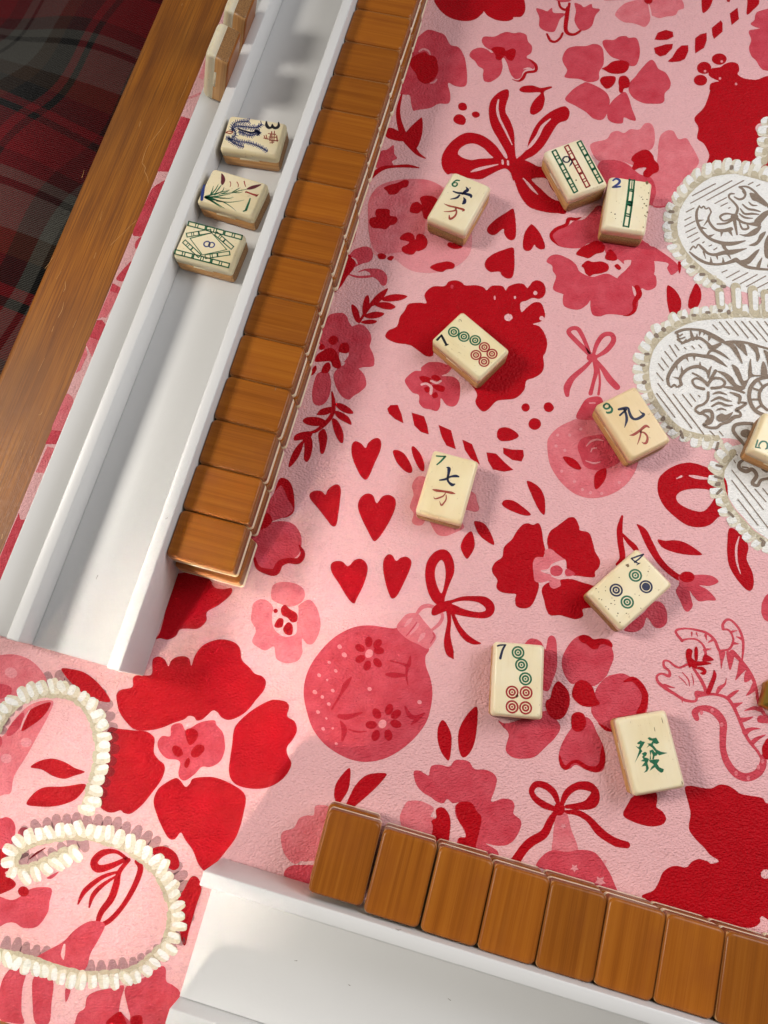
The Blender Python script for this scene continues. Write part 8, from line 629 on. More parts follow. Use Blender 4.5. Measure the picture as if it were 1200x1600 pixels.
TILES = [
('6wan', 54.5, 243.7, -0.591, 0.0, (1, 0.98, 0.92), 'cream tile with green 6 over dark blue and red characters, lying beside the wall', 'loose tiles lying face up on the mat', [('painted_numeral', [('green', 's', '-521,1084,68 -659,1033,85 -725,871,85 -734,737,94 -648,670,85 -538,713,85 -518,842,77 -597,907,60 -683,839,43')]), ('painted_character', [('navy', 's', '-521,391,68 -286,402,111 12,507,136 338,552,162 418,458,85'), ('navy', 's', '-35,442,85 7,607,153 80,771,162 -65,892,34'), ('navy', 's', '-148,316,94 -204,125,111 -439,-72,43'), ('navy', 's', '91,289,43 207,192,145 243,46,179 215,-39,102'), ('navy', 's', '130,950,34 153,884,43')]), ('painted_character', [('brick', 's', '-604,-449,26 -349,-452,94 9,-384,102 398,-337,119 378,-448,34'), ('brick', 's', '13,-438,60 46,-549,85 -170,-730,77 -415,-850,34'), ('brick', 's', '41,-450,60 161,-644,85 166,-885,102 33,-1101,119 -97,-922,43')])]),
('6bam', 114.2, 255.6, 0.265, 0.0, (1.03, 1.03, 1.02), 'cream tile with three bamboo stripes, green, red and green, leaning on another tile', 'loose tiles lying face up on the mat', [('painted_bamboo', [('green', 's', '-694,1266,80 -707,432,80'), ('green', 's', '-483,1299,80 -497,464,80'), ('green', 's', '-694,1266,80 -483,1299,80'), ('green', 's', '-707,432,80 -497,464,80'), ('green', 's', '-702,763,64 -492,796,64'), ('green', 's', '-699,932,64 -489,965,64'), ('green', 's', '-708,368,80 -721,-456,80'), ('green', 's', '-498,400,80 -512,-424,80'), ('green', 's', '-708,368,80 -498,400,80'), ('green', 's', '-721,-456,80 -512,-424,80'), ('green', 's', '-715,-128,64 -507,-97,64'), ('green', 's', '-713,38,64 -504,70,64'), ('green', 's', '-722,-519,80 -734,-1332,80'), ('green', 's', '-513,-488,80 -527,-1302,80'), ('green', 's', '-722,-519,80 -513,-488,80'), ('green', 's', '-734,-1332,80 -527,-1302,80'), ('green', 's', '-729,-1009,64 -522,-978,64'), ('green', 's', '-727,-844,64 -519,-813,64')]), ('painted_bamboo', [('red', 's', '-5,1281,75 -20,457,75'), ('red', 's', '207,1315,75 190,489,75'), ('red', 's', '-5,1281,75 207,1315,75'), ('red', 's', '-20,457,75 190,489,75'), ('red', 's', '-14,790,60 197,822,60'), ('red', 's', '-11,946,60 200,979,60'), ('red', 's', '-22,393,75 -37,-422,75'), ('red', 's', '188,426,75 172,-390,75'), ('red', 's', '-22,393,75 188,426,75'), ('red', 's', '-37,-422,75 172,-390,75'), ('red', 's', '-31,-93,60 178,-61,60'), ('red', 's', '-28,62,60 182,94,60'), ('red', 's', '-38,-484,75 -54,-1289,75'), ('red', 's', '170,-453,75 154,-1258,75'), ('red', 's', '-38,-484,75 170,-453,75'), ('red', 's', '-54,-1289,75 154,-1258,75'), ('red', 's', '-48,-964,60 161,-933,60'), ('red', 's', '-45,-811,60 164,-780,60')]), ('painted_bamboo', [('green', 's', '677,1266,80 661,439,80'), ('green', 's', '889,1300,80 872,472,80'), ('green', 's', '677,1266,80 889,1300,80'), ('green', 's', '661,439,80 872,472,80'), ('green', 's', '667,767,64 879,800,64'), ('green', 's', '671,936,64 882,970,64'), ('green', 's', '659,375,80 643,-442,80'), ('green', 's', '870,409,80 853,-409,80'), ('green', 's', '659,375,80 870,409,80'), ('green', 's', '643,-442,80 853,-409,80'), ('green', 's', '650,-118,64 860,-85,64'), ('green', 's', '653,49,64 863,82,64'), ('green', 's', '642,-505,80 626,-1312,80'), ('green', 's', '851,-472,80 834,-1280,80'), ('green', 's', '642,-505,80 851,-472,80'), ('green', 's', '626,-1312,80 834,-1280,80'), ('green', 's', '632,-992,64 841,-959,64'), ('green', 's', '635,-827,64 844,-794,64')]), ('painted_numeral', [('navy', 's', '-261,747,80 -96,690,80 -91,516,80 -231,405,80 -385,485,80 -398,654,80 -261,747,80'), ('navy', 's', '-85,616,69 -34,368,80 -155,236,80 -276,151,34')]), ('age_spot', [('stain', 'p', '-351,-664 -276,-676 -304,-758 -367,-745')])]),
('2bam', 135.2, 231.1, -0.315, 0.0, (1.03, 1.03, 1.0), 'cream tile with one green bamboo stem and a blue 2, pitted along one edge', 'loose tiles lying face up on the mat', [('painted_bamboo', [('green', 's', '-82,1414,90 -48,249,101 -65,-1294,78'), ('green', 's', '157,1419,78 189,168,101 186,-1297,78'), ('green', 's', '-99,1386,78 170,1396,78'), ('green', 's', '16,850,78 173,834,78'), ('green', 's', '17,137,78 204,122,78'), ('green', 's', '8,-49,78 205,-63,78'), ('green', 's', '18,-568,78 194,-579,78'), ('green', 's', '2,-693,78 188,-702,78'), ('green', 's', '-62,-1270,78 185,-1286,78'), ('green', 's', '-4,753,78 173,747,78'), ('green', 's', '48,1324,45 73,891,45'), ('green', 's', '93,102,190 104,-32,190')]), ('painted_numeral', [('blue', 's', '-868,1198,78 -734,1335,112 -554,1267,123 -582,1074,123 -832,817,90'), ('blue', 's', '-832,817,90 -676,857,112 -480,917,90')]), ('age_spot', [('stain', 'c', '700,1390 754,1463 831,1426 833,1314 746,1261')]), ('age_spot', [('stain', 'r', '675,379,34,0')]), ('age_spot', [('stain', 'r', '777,151,39,0')]), ('age_spot', [('stain', 'r', '882,46,45,0')]), ('age_spot', [('stain', 'r', '595,488,28,0')]), ('age_spot', [('stain', 'r', '876,415,34,0')]), ('age_spot', [('stain', 'r', '982,-303,45,0')]), ('age_spot', [('stain', 'r', '877,-505,34,0')]), ('age_spot', [('stain', 'r', '875,-1173,34,0')]), ('age_spot', [('stain', 'r', '-726,-623,28,0')]), ('age_spot', [('stain', 'r', '-538,-687,39,0')]), ('age_spot', [('stain', 'r', '912,792,34,0')]), ('age_spot', [('stain', 'r', '934,-556,34,0')]), ('age_spot', [('stain', 'r', '729,-104,28,0')]), ('age_spot', [('stain', 'r', '1036,135,39,0')]), ('age_spot', [('stain', 'r', '-482,-933,22,0')])]),
('7dotb', 49.0, 166.2, 0.683, 0.0, (1.0, 0.97, 0.84), 'yellowed tile of seven circles lying on the large red flower', 'loose tiles lying face up on the mat', [('painted_circle', [('green', 'r', '-70,1009,273,199'), ('green', 'r', '-70,1009,155,79'), ('green', 'r', '-70,1009,41,0')]), ('painted_circle', [('green', 'r', '75,506,273,199'), ('green', 'r', '75,506,155,79'), ('green', 'r', '75,506,41,0')]), ('painted_circle', [('green', 'r', '294,-6,273,199'), ('green', 'r', '294,-6,155,79'), ('green', 'r', '294,-6,41,0')]), ('painted_circle', [('red', 'r', '329,-550,261,190'), ('red', 'r', '329,-550,149,76'), ('red', 'r', '329,-550,39,0')]), ('painted_circle', [('red', 'r', '-231,-539,261,190'), ('red', 'r', '-231,-539,149,76'), ('red', 'r', '-231,-539,39,0')]), ('painted_circle', [('red', 'r', '320,-1031,261,190'), ('red', 'r', '320,-1031,149,76'), ('red', 'r', '320,-1031,39,0')]), ('painted_circle', [('red', 'r', '-232,-1038,261,190'), ('red', 'r', '-232,-1038,149,76'), ('red', 'r', '-232,-1038,39,0')]), ('painted_numeral', [('black', 's', '-891,1288,117 -579,1307,78'), ('black', 's', '-590,1306,101 -688,1062,117 -792,802,101'), ('black', 's', '-851,828,55 -712,765,55')]), ('age_spot', [('stain', 's', '563,1278,16 611,1196,31 570,1106,16')])]),
('9wan', 115.4, 118.9, 0.355, 0.0, (0.95, 0.82, 0.66), 'tan weathered tile with green 9 and blue and red characters beside the white medallion', 'loose tiles lying face up on the mat', [('painted_numeral', [('green', 's', '-740,1306,89 -605,1323,89 -529,1209,89 -608,1093,89 -752,1115,89 -797,1226,89 -740,1306,89'), ('green', 's', '-531,1184,81 -519,985,96 -634,879,103 -799,922,96 -815,991,37')]), ('painted_character', [('navy', 's', '-263,825,111 -101,784,133 70,738,125 138,659,96 88,537,118 38,267,140 109,100,118 327,51,133 591,100,125 536,233,66 513,389,18'), ('navy', 's', '-46,725,111 -117,435,118 -246,198,118 -498,-37,22'), ('navy', 's', '-372,559,89 -174,612,89 38,659,74')]), ('painted_character', [('brick', 's', '-486,-460,37 -310,-509,118 38,-467,111 366,-406,133 465,-527,66'), ('brick', 's', '85,-492,52 -123,-726,74 -411,-977,30'), ('brick', 's', '4,-536,59 140,-649,89 160,-882,96 -4,-1078,118 -126,-1075,89 -187,-975,22')])]),
('7wan', 29.1, 99.5, -0.401, 0.0, (1.0, 0.95, 0.82), 'cream tile with green 7 over dark blue and red characters near the hearts', 'loose tiles lying face up on the mat', [('painted_numeral', [('green', 's', '-839,1209,72 -650,1246,72 -452,1303,58'), ('green', 's', '-457,1293,86 -587,1014,79 -710,823,58')]), ('painted_character', [('navy', 's', '-403,159,65 -196,257,101 10,439,86 220,537,130 353,544,79'), ('navy', 's', '-275,815,22 -151,788,158 -111,559,115 -82,305,101 17,171,101 181,103,144 274,160,72')]), ('painted_character', [('brick', 's', '-571,-341,50 -397,-338,122 -48,-284,101 236,-264,122 416,-258,29'), ('brick', 's', '1,-331,43 -61,-501,65 -238,-651,72 -381,-722,50 -449,-650,18'), ('brick', 's', '48,-424,43 98,-608,58 53,-788,65 -30,-932,79 -153,-774,14')])]),
('4dot', 99.1, 45.2, -0.985, 0.0, (1.02, 1.0, 0.94), 'cream tile with two green and two blue circles and a blue 4, tilted diagonally', 'loose tiles lying face up on the mat', [('painted_circle', [('green', 'r', '-267,560,280,205'), ('green', 'r', '-267,560,160,81'), ('green', 'r', '-267,560,42,0')]), ('painted_circle', [('green', 'r', '320,-502,280,205'), ('green', 'r', '320,-502,160,81'), ('green', 'r', '320,-502,42,0')]), ('painted_circle', [('navy', 'r', '-338,-496,280,205'), ('navy', 'r', '-338,-496,160,81'), ('navy', 'r', '-338,-496,42,0')]), ('painted_circle', [('navy', 'r', '364,554,280,205'), ('navy', 'r', '364,554,174,0')]), ('painted_numeral', [('navy', 's', '-691,1465,65 -792,1211,72 -891,946,65'), ('navy', 's', '-886,951,58 -694,971,65 -524,1034,50'), ('navy', 's', '-684,1428,58 -672,1202,65 -687,934,58'), ('navy', 's', '-543,921,36 -522,1082,36')]), ('age_spot', [('stain', 'p', '-864,555 -812,696 -701,645 -716,559')]), ('age_spot', [('stain', 'r', '-927,-1088,25,0')]), ('age_spot', [('stain', 'r', '-754,-1108,18,0')]), ('age_spot', [('stain', 'r', '-608,-853,22,0')]), ('age_spot', [('stain', 'r', '-374,-661,18,0')]), ('age_spot', [('stain', 'r', '-440,-1241,25,0')]), ('age_spot', [('stain', 'r', '-72,-1057,29,0')]), ('age_spot', [('stain', 'r', '-70,-861,25,0')]), ('age_spot', [('stain', 'r', '405,-1132,32,0')]), ('age_spot', [('stain', 'r', '26,-1302,25,0')]), ('age_spot', [('stain', 'r', '728,-1328,29,0')]), ('age_spot', [('stain', 'r', '458,-1234,22,0')]), ('age_spot', [('stain', 'r', '633,-863,25,0')]), ('age_spot', [('stain', 'r', '288,-21,18,0')]), ('age_spot', [('stain', 'r', '441,75,22,0')]), ('age_spot', [('stain', 'r', '-725,-739,18,0')]), ('age_spot', [('stain', 'r', '-642,-22,22,0')]), ('age_spot', [('stain', 'r', '-37,1085,29,0')]), ('age_spot', [('stain', 'r', '868,-254,22,0')]), ('age_spot', [('stain', 'r', '-216,-866,18,0')]), ('age_spot', [('stain', 'r', '57,-961,22,0')]), ('age_spot', [('stain', 'r', '-535,-1297,25,0')]), ('age_spot', [('stain', 'r', '-120,-1308,22,0')])]),
('7dot', 46.5, 13.5, -0.198, 0.0, (1.02, 1.0, 0.96), 'upright cream tile of seven circles, three green above four red', 'loose tiles lying face up on the mat', [('painted_circle', [('green', 'r', '-49,1104,265,194'), ('green', 'r', '-49,1104,151,77'), ('green', 'r', '-49,1104,40,0')]), ('painted_circle', [('green', 'r', '111,609,265,194'), ('green', 'r', '111,609,151,77'), ('green', 'r', '111,609,40,0')]), ('painted_circle', [('green', 'r', '294,64,265,194'), ('green', 'r', '294,64,151,77'), ('green', 'r', '294,64,40,0')]), ('painted_circle', [('red', 'r', '-227,-514,265,194'), ('red', 'r', '-227,-514,151,77'), ('red', 'r', '-227,-514,40,0')]), ('painted_circle', [('red', 'r', '339,-486,265,194'), ('red', 'r', '339,-486,151,77'), ('red', 'r', '339,-486,40,0')]), ('painted_circle', [('red', 'r', '-204,-1093,265,194'), ('red', 'r', '-204,-1093,151,77'), ('red', 'r', '-204,-1093,40,0')]), ('painted_circle', [('red', 'r', '341,-1088,265,194'), ('red', 'r', '341,-1088,151,77'), ('red', 'r', '341,-1088,40,0')]), ('painted_numeral', [('navy', 's', '-898,1304,71 -784,1346,71 -564,1377,52'), ('navy', 's', '-590,1362,78 -693,1137,91 -764,810,103')]), ('age_spot', [('stain', 'c', '-87,-687 -7,-585 33,-629 4,-705')])]),
('GD', 94.1, -20.5, 0.054, 0.0, (1.02, 1.0, 0.95), 'pale tile with one large green character, nearest the short tile row', 'loose tiles lying face up on the mat', [('painted_character', [('green', 'p', '-454,439 -269,523 -241,481 -120,433 -221,332 -352,206 -319,108 -476,-20 -643,-191 -732,-283 -592,-92 -451,124 -422,187 -530,347 -414,278 -338,383 -413,395'), ('green', 'p', '9,564 105,585 186,518 356,521 422,308 317,279 201,330 154,276 262,72 397,-28 644,-121 432,-141 298,-156 184,-1 101,176 20,261 -133,200 -2,302 -58,361 107,345 181,426 72,460'), ('green', 'p', '-373,25 -226,68 -148,18 -197,-67 -303,-126 -186,-176 -136,-230 -237,-366 -231,-490 -229,-557 -321,-663 -471,-693 -348,-592 -323,-450 -498,-451 -405,-369 -316,-298 -475,-241 -353,-194 -383,-97 -321,-46'), ('green', 'p', '-33,85 108,104 151,-2 266,-58 211,-141 110,-155 50,-261 -12,-251 52,-108 27,19 -35,-94 -56,-244 -128,-274 -54,-90'), ('green', 'p', '-152,-264 42,-266 236,-292 254,-344 131,-443 188,-590 341,-692 289,-789 195,-804 89,-695 9,-560 -107,-608 -232,-666 -121,-538 -5,-466 -53,-403 -118,-356')]), ('age_spot', [('stain', 's', '380,928,12 377,844,28 374,761,15')]), ('age_spot', [('stain', 's', '763,1234,12 762,1109,28 762,1014,15')]), ('age_spot', [('stain', 's', '906,-1240,12 908,-1301,31 902,-1345,19')])]),
('3bird', -43.4, 294.4, 1.261, 3.0, (1.02, 1.0, 0.92), 'tile with a blue feathered bird in the trough, nearest the standing tiles', 'tiles lying face up in the rack trough', [('painted_bird', [('blue', 's', '798,420,63 750,570,63 709,726,63 678,883,63 576,1037,63 421,1126,63 236,1159,63 81,1063,63 81,1063,63'), ('blue', 's', '798,420,56 656,294,31'), ('blue', 's', '798,420,56 976,410,31'), ('blue', 's', '774,496,56 639,376,31'), ('blue', 's', '774,496,56 950,487,31'), ('blue', 's', '750,570,56 652,483,31'), ('blue', 's', '750,570,56 887,562,31'), ('blue', 's', '726,649,56 599,542,31'), ('blue', 's', '726,649,56 896,636,31'), ('blue', 's', '709,726,56 559,615,31'), ('blue', 's', '709,726,56 886,699,31'), ('blue', 's', '696,802,56 596,729,31'), ('blue', 's', '696,802,56 851,777,31'), ('blue', 's', '678,883,56 551,771,31'), ('blue', 's', '678,883,56 830,875,31'), ('blue', 's', '638,968,56 566,867,31'), ('blue', 's', '638,968,56 791,993,31'), ('blue', 's', '576,1037,56 528,934,31'), ('blue', 's', '576,1037,56 762,1099,31'), ('blue', 's', '498,1090,56 460,930,31'), ('blue', 's', '498,1090,56 643,1167,31'), ('blue', 's', '421,1126,56 411,1006,31'), ('blue', 's', '421,1126,56 579,1235,31'), ('blue', 's', '329,1153,56 343,1016,31'), ('blue', 's', '329,1153,56 467,1278,31'), ('blue', 's', '236,1159,56 318,1029,31'), ('blue', 's', '236,1159,56 305,1289,31'), ('blue', 's', '150,1123,56 276,1074,31'), ('blue', 's', '150,1123,56 133,1260,31'), ('blue', 's', '81,1063,56 220,1038,31'), ('blue', 's', '81,1063,56 43,1163,31'), ('blue', 's', '708,-278,63 547,-188,63 474,-58,63 447,109,63 436,282,63 433,463,63 427,629,63 419,799,63 378,956,63 328,1031,63'), ('blue', 's', '708,-278,56 668,-434,31'), ('blue', 's', '708,-278,56 900,-180,31'), ('blue', 's', '629,-239,56 606,-359,31'), ('blue', 's', '629,-239,56 749,-172,31'), ('blue', 's', '547,-188,56 494,-314,31'), ('blue', 's', '547,-188,56 738,-118,31'), ('blue', 's', '500,-129,56 377,-262,31'), ('blue', 's', '500,-129,56 649,-122,31'), ('blue', 's', '474,-58,56 352,-159,31'), ('blue', 's', '474,-58,56 614,-70,31'), ('blue', 's', '457,29,56 316,-70,31'), ('blue', 's', '457,29,56 581,6,31'), ('blue', 's', '447,109,56 285,1,31'), ('blue', 's', '447,109,56 643,69,31'), ('blue', 's', '439,196,56 251,83,31'), ('blue', 's', '439,196,56 617,149,31'), ('blue', 's', '436,282,56 245,172,31'), ('blue', 's', '436,282,56 553,249,31'), ('blue', 's', '435,366,56 297,288,31'), ('blue', 's', '435,366,56 629,308,31'), ('blue', 's', '433,463,56 257,362,31'), ('blue', 's', '433,463,56 583,420,31'), ('blue', 's', '430,544,56 243,431,31'), ('blue', 's', '430,544,56 599,499,31'), ('blue', 's', '427,629,56 249,524,31'), ('blue', 's', '427,629,56 568,590,31'), ('blue', 's', '425,710,56 297,633,31'), ('blue', 's', '425,710,56 578,668,31'), ('blue', 's', '419,799,56 299,721,31'), ('blue', 's', '419,799,56 570,765,31'), ('blue', 's', '407,879,56 234,746,31'), ('blue', 's', '407,879,56 559,859,31'), ('blue', 's', '378,956,56 294,860,31'), ('blue', 's', '378,956,56 510,965,31'), ('blue', 's', '328,1031,56 250,917,31'), ('blue', 's', '328,1031,56 527,1069,31'), ('blue', 's', '256,-272,63 122,-169,63 22,-29,63 -50,116,63 -45,269,63 34,435,63 69,593,63 74,762,63 74,762,63'), ('blue', 's', '256,-272,56 210,-390,31'), ('blue', 's', '256,-272,56 424,-205,31'), ('blue', 's', '185,-223,56 122,-393,31'), ('blue', 's', '185,-223,56 341,-159,31'), ('blue', 's', '122,-169,56 18,-346,31'), ('blue', 's', '122,-169,56 291,-127,31'), ('blue', 's', '75,-108,56 -9,-225,31'), ('blue', 's', '75,-108,56 239,-81,31'), ('blue', 's', '22,-29,56 -56,-129,31'), ('blue', 's', '22,-29,56 187,-8,31'), ('blue', 's', '-19,43,56 -119,-66,31'), ('blue', 's', '-19,43,56 188,54,31'), ('blue', 's', '-50,116,56 -199,-20,31'), ('blue', 's', '-50,116,56 120,109,31'), ('blue', 's', '-61,191,56 -178,128,31'), ('blue', 's', '-61,191,56 72,148,31'), ('blue', 's', '-45,269,56 -192,233,31'), ('blue', 's', '-45,269,56 58,192,31'), ('blue', 's', '-9,347,56 -157,326,31'), ('blue', 's', '-9,347,56 118,223,31'), ('blue', 's', '34,435,56 -105,408,31'), ('blue', 's', '34,435,56 121,360,31'), ('blue', 's', '59,515,56 -143,436,31'), ('blue', 's', '59,515,56 204,442,31'), ('blue', 's', '69,593,56 -131,495,31'), ('blue', 's', '69,593,56 211,539,31'), ('blue', 's', '73,681,56 -116,578,31'), ('blue', 's', '73,681,56 239,627,31'), ('blue', 's', '74,762,56 -105,663,31'), ('blue', 's', '74,762,56 248,708,31'), ('blue', 's', '-385,1266,63 -412,1099,63 -444,921,63 -490,729,63 -511,554,63 -489,375,63 -476,197,63 -496,15,63 -531,-164,63 -575,-338,63 -641,-529,63 -706,-693,63 -779,-863,63 -827,-954,63'), ('blue', 's', '-385,1266,56 -280,1310,31'), ('blue', 's', '-385,1266,56 -482,1312,31'), ('blue', 's', '-399,1178,56 -253,1240,31'), ('blue', 's', '-399,1178,56 -521,1236,31'), ('blue', 's', '-412,1099,56 -258,1163,31'), ('blue', 's', '-412,1099,56 -556,1167,31'), ('blue', 's', '-426,1017,56 -309,1064,31'), ('blue', 's', '-426,1017,56 -512,1059,31'), ('blue', 's', '-444,921,56 -275,983,31'), ('blue', 's', '-444,921,56 -528,967,31'), ('blue', 's', '-467,825,56 -301,882,31'), ('blue', 's', '-467,825,56 -556,877,31'), ('blue', 's', '-490,729,56 -330,788,31'), ('blue', 's', '-490,729,56 -620,799,31'), ('blue', 's', '-505,644,56 -344,717,31'), ('blue', 's', '-505,644,56 -628,698,31'), ('blue', 's', '-511,554,56 -360,645,31'), ('blue', 's', '-511,554,56 -620,583,31'), ('blue', 's', '-502,462,56 -371,552,31'), ('blue', 's', '-502,462,56 -624,486,31'), ('blue', 's', '-489,375,56 -346,477,31'), ('blue', 's', '-489,375,56 -643,402,31'), ('blue', 's', '-478,284,56 -356,361,31'), ('blue', 's', '-478,284,56 -611,316,31'), ('blue', 's', '-476,197,56 -379,248,31'), ('blue', 's', '-476,197,56 -571,229,31'), ('blue', 's', '-484,106,56 -343,169,31'), ('blue', 's', '-484,106,56 -603,158,31'), ('blue', 's', '-496,15,56 -335,82,31'), ('blue', 's', '-496,15,56 -620,74,31'), ('blue', 's', '-511,-68,56 -400,-25,31'), ('blue', 's', '-511,-68,56 -618,-12,31'), ('blue', 's', '-531,-164,56 -374,-107,31'), ('blue', 's', '-531,-164,56 -645,-101,31'), ('blue', 's', '-554,-260,56 -451,-226,31'), ('blue', 's', '-554,-260,56 -683,-182,31'), ('blue', 's', '-575,-338,56 -411,-290,31'), ('blue', 's', '-575,-338,56 -658,-283,31'), ('blue', 's', '-606,-434,56 -462,-397,31'), ('blue', 's', '-606,-434,56 -702,-365,31'), ('blue', 's', '-641,-529,56 -478,-491,31'), ('blue', 's', '-641,-529,56 -731,-461,31'), ('blue', 's', '-675,-618,56 -554,-591,31'), ('blue', 's', '-675,-618,56 -772,-540,31'), ('blue', 's', '-706,-693,56 -529,-656,31'), ('blue', 's', '-706,-693,56 -782,-631,31'), ('blue', 's', '-744,-786,56 -631,-765,31'), ('blue', 's', '-744,-786,56 -844,-700,31'), ('blue', 's', '-779,-863,56 -608,-837,31'), ('blue', 's', '-779,-863,56 -870,-777,31'), ('blue', 's', '-827,-954,56 -690,-936,31'), ('blue', 's', '-827,-954,56 -930,-851,31'), ('blue', 's', '-432,1137,63 -555,988,63 -644,821,63 -703,644,63 -747,465,63 -779,290,63 -779,290,63'), ('blue', 's', '-432,1137,56 -310,1130,31'), ('blue', 's', '-432,1137,56 -496,1248,31'), ('blue', 's', '-501,1057,56 -365,1047,31'), ('blue', 's', '-501,1057,56 -563,1174,31'), ('blue', 's', '-555,988,56 -373,986,31'), ('blue', 's', '-555,988,56 -634,1109,31'), ('blue', 's', '-610,900,56 -497,916,31'), ('blue', 's', '-610,900,56 -695,983,31'), ('blue', 's', '-644,821,56 -489,855,31'), ('blue', 's', '-644,821,56 -747,904,31'), ('blue', 's', '-674,738,56 -507,786,31'), ('blue', 's', '-674,738,56 -784,814,31'), ('blue', 's', '-703,644,56 -587,680,31'), ('blue', 's', '-703,644,56 -802,707,31'), ('blue', 's', '-726,559,56 -552,620,31'), ('blue', 's', '-726,559,56 -836,621,31'), ('blue', 's', '-747,465,56 -580,528,31'), ('blue', 's', '-747,465,56 -899,546,31'), ('blue', 's', '-762,385,56 -607,446,31'), ('blue', 's', '-762,385,56 -897,453,31'), ('blue', 's', '-779,290,56 -626,351,31'), ('blue', 's', '-779,290,56 -890,345,31'), ('blue', 's', '202,1064,63 29,938,63 -159,874,63 -304,993,63 -304,993,63'), ('blue', 's', '202,1064,56 330,1014,31'), ('blue', 's', '202,1064,56 189,1170,31'), ('blue', 's', '112,997,56 267,946,31'), ('blue', 's', '112,997,56 90,1117,31'), ('blue', 's', '29,938,56 174,883,31'), ('blue', 's', '29,938,56 15,1043,31'), ('blue', 's', '-68,881,56 16,817,31'), ('blue', 's', '-68,881,56 -49,990,31'), ('blue', 's', '-159,874,56 -175,718,31'), ('blue', 's', '-159,874,56 -51,947,31'), ('blue', 's', '-238,929,56 -314,772,31'), ('blue', 's', '-238,929,56 -98,974,31'), ('blue', 's', '-304,993,56 -359,856,31'), ('blue', 's', '-304,993,56 -169,1046,31'), ('navy', 's', '294,-87,163 190,-288,138 43,-236,100'), ('navy', 's', '240,839,88 165,467,100 123,105,113 227,-103,125')]), ('painted_flower', [('brick', 's', '-82,1391,63 31,1256,63 9,1062,75 -105,1162,63 -82,1391,50')]), ('painted_numeral', [('black', 's', '916,-480,75 697,-545,163 570,-693,163 625,-814,125 812,-815,50'), ('black', 's', '812,-815,50 634,-911,150 620,-1072,163 773,-1158,150 972,-1099,63')]), ('painted_character', [('brick', 's', '64,-564,50 -121,-685,50'), ('brick', 's', '114,-657,50 -120,-772,50'), ('brick', 's', '-85,-577,50 -111,-945,63'), ('brick', 's', '-83,-909,63 219,-865,50'), ('brick', 's', '220,-748,50 229,-1125,63'), ('brick', 's', '361,-889,63 -327,-1084,50'), ('brick', 's', '418,-1021,50 -182,-1136,50'), ('brick', 's', '26,-824,50 73,-1220,50'), ('brick', 's', '-187,-905,50 -115,-1324,63'), ('brick', 's', '172,-1197,50 -153,-1303,63'), ('brick', 's', '-314,-964,50 -247,-1152,50')])]),
('1flower', -55.9, 262.1, 1.112, 3.0, (1.02, 1.0, 0.93), 'tile with green grass blades and dark red seed heads, middle of the trough trio', 'tiles lying face up in the rack trough', [('painted_plant', [('green', 's', '-695,1133,145 -666,843,121 -680,476,60 -629,16,24'), ('green', 's', '-665,1146,97 -487,920,85 -245,601,60 45,181,18'), ('green', 's', '-677,1080,85 -507,670,85 -277,286,48 -159,35,18'), ('green', 's', '-724,1120,97 -810,661,72 -990,-17,18'), ('green', 's', '-726,818,72 -669,240,60 -784,-229,36 -954,-630,12'), ('green', 's', '-727,516,60 -594,-89,48 -377,-537,30 -238,-749,12'), ('green', 's', '-535,960,60 -231,970,48 27,1021,18'), ('green', 's', '-496,947,60 -118,837,60 215,828,18'), ('green', 's', '-298,760,48 -5,704,60 250,661,24'), ('green', 's', '-435,762,48 -102,481,48 134,491,18'), ('green', 's', '-334,563,48 -109,297,48 72,163,24'), ('green', 's', '-252,417,48 -34,-33,54 144,-259,48 386,-639,30'), ('green', 's', '-4,-20,48 204,-174,48 359,-289,18'), ('green', 's', '-4,-81,48 71,-350,42 172,-488,18'), ('green', 's', '-761,923,60 -893,505,48 -995,161,18'), ('green', 's', '-526,421,48 -385,-1,42 -256,-186,12'), ('green', 's', '-572,763,60 -496,434,60 -421,105,24'), ('maroon', 'c', '832,928 739,748 516,586 237,595 280,716 509,814'), ('maroon', 'c', '377,-613 625,-781 859,-1153 786,-1183 545,-994 406,-781')]), ('painted_mark', [('red', 's', '529,338,48 421,250,36 261,212,36'), ('red', 's', '608,-4,48 508,-118,36 354,-171,36'), ('red', 's', '765,-331,60 628,-418,48 504,-518,36'), ('red', 's', '228,-657,85 204,-955,85 198,-1245,109'), ('red', 's', '168,-640,48 228,-657,48'), ('red', 's', '279,-1283,48 124,-1227,48')]), ('painted_mark', [('blue', 's', '-69,1477,85 -438,1390,157 -885,1256,145')]), ('painted_numeral', [('green', 's', '-68,-996,72 -382,-1030,97 -713,-1049,121'), ('green', 's', '-844,-960,72 -738,-1077,85')])]),
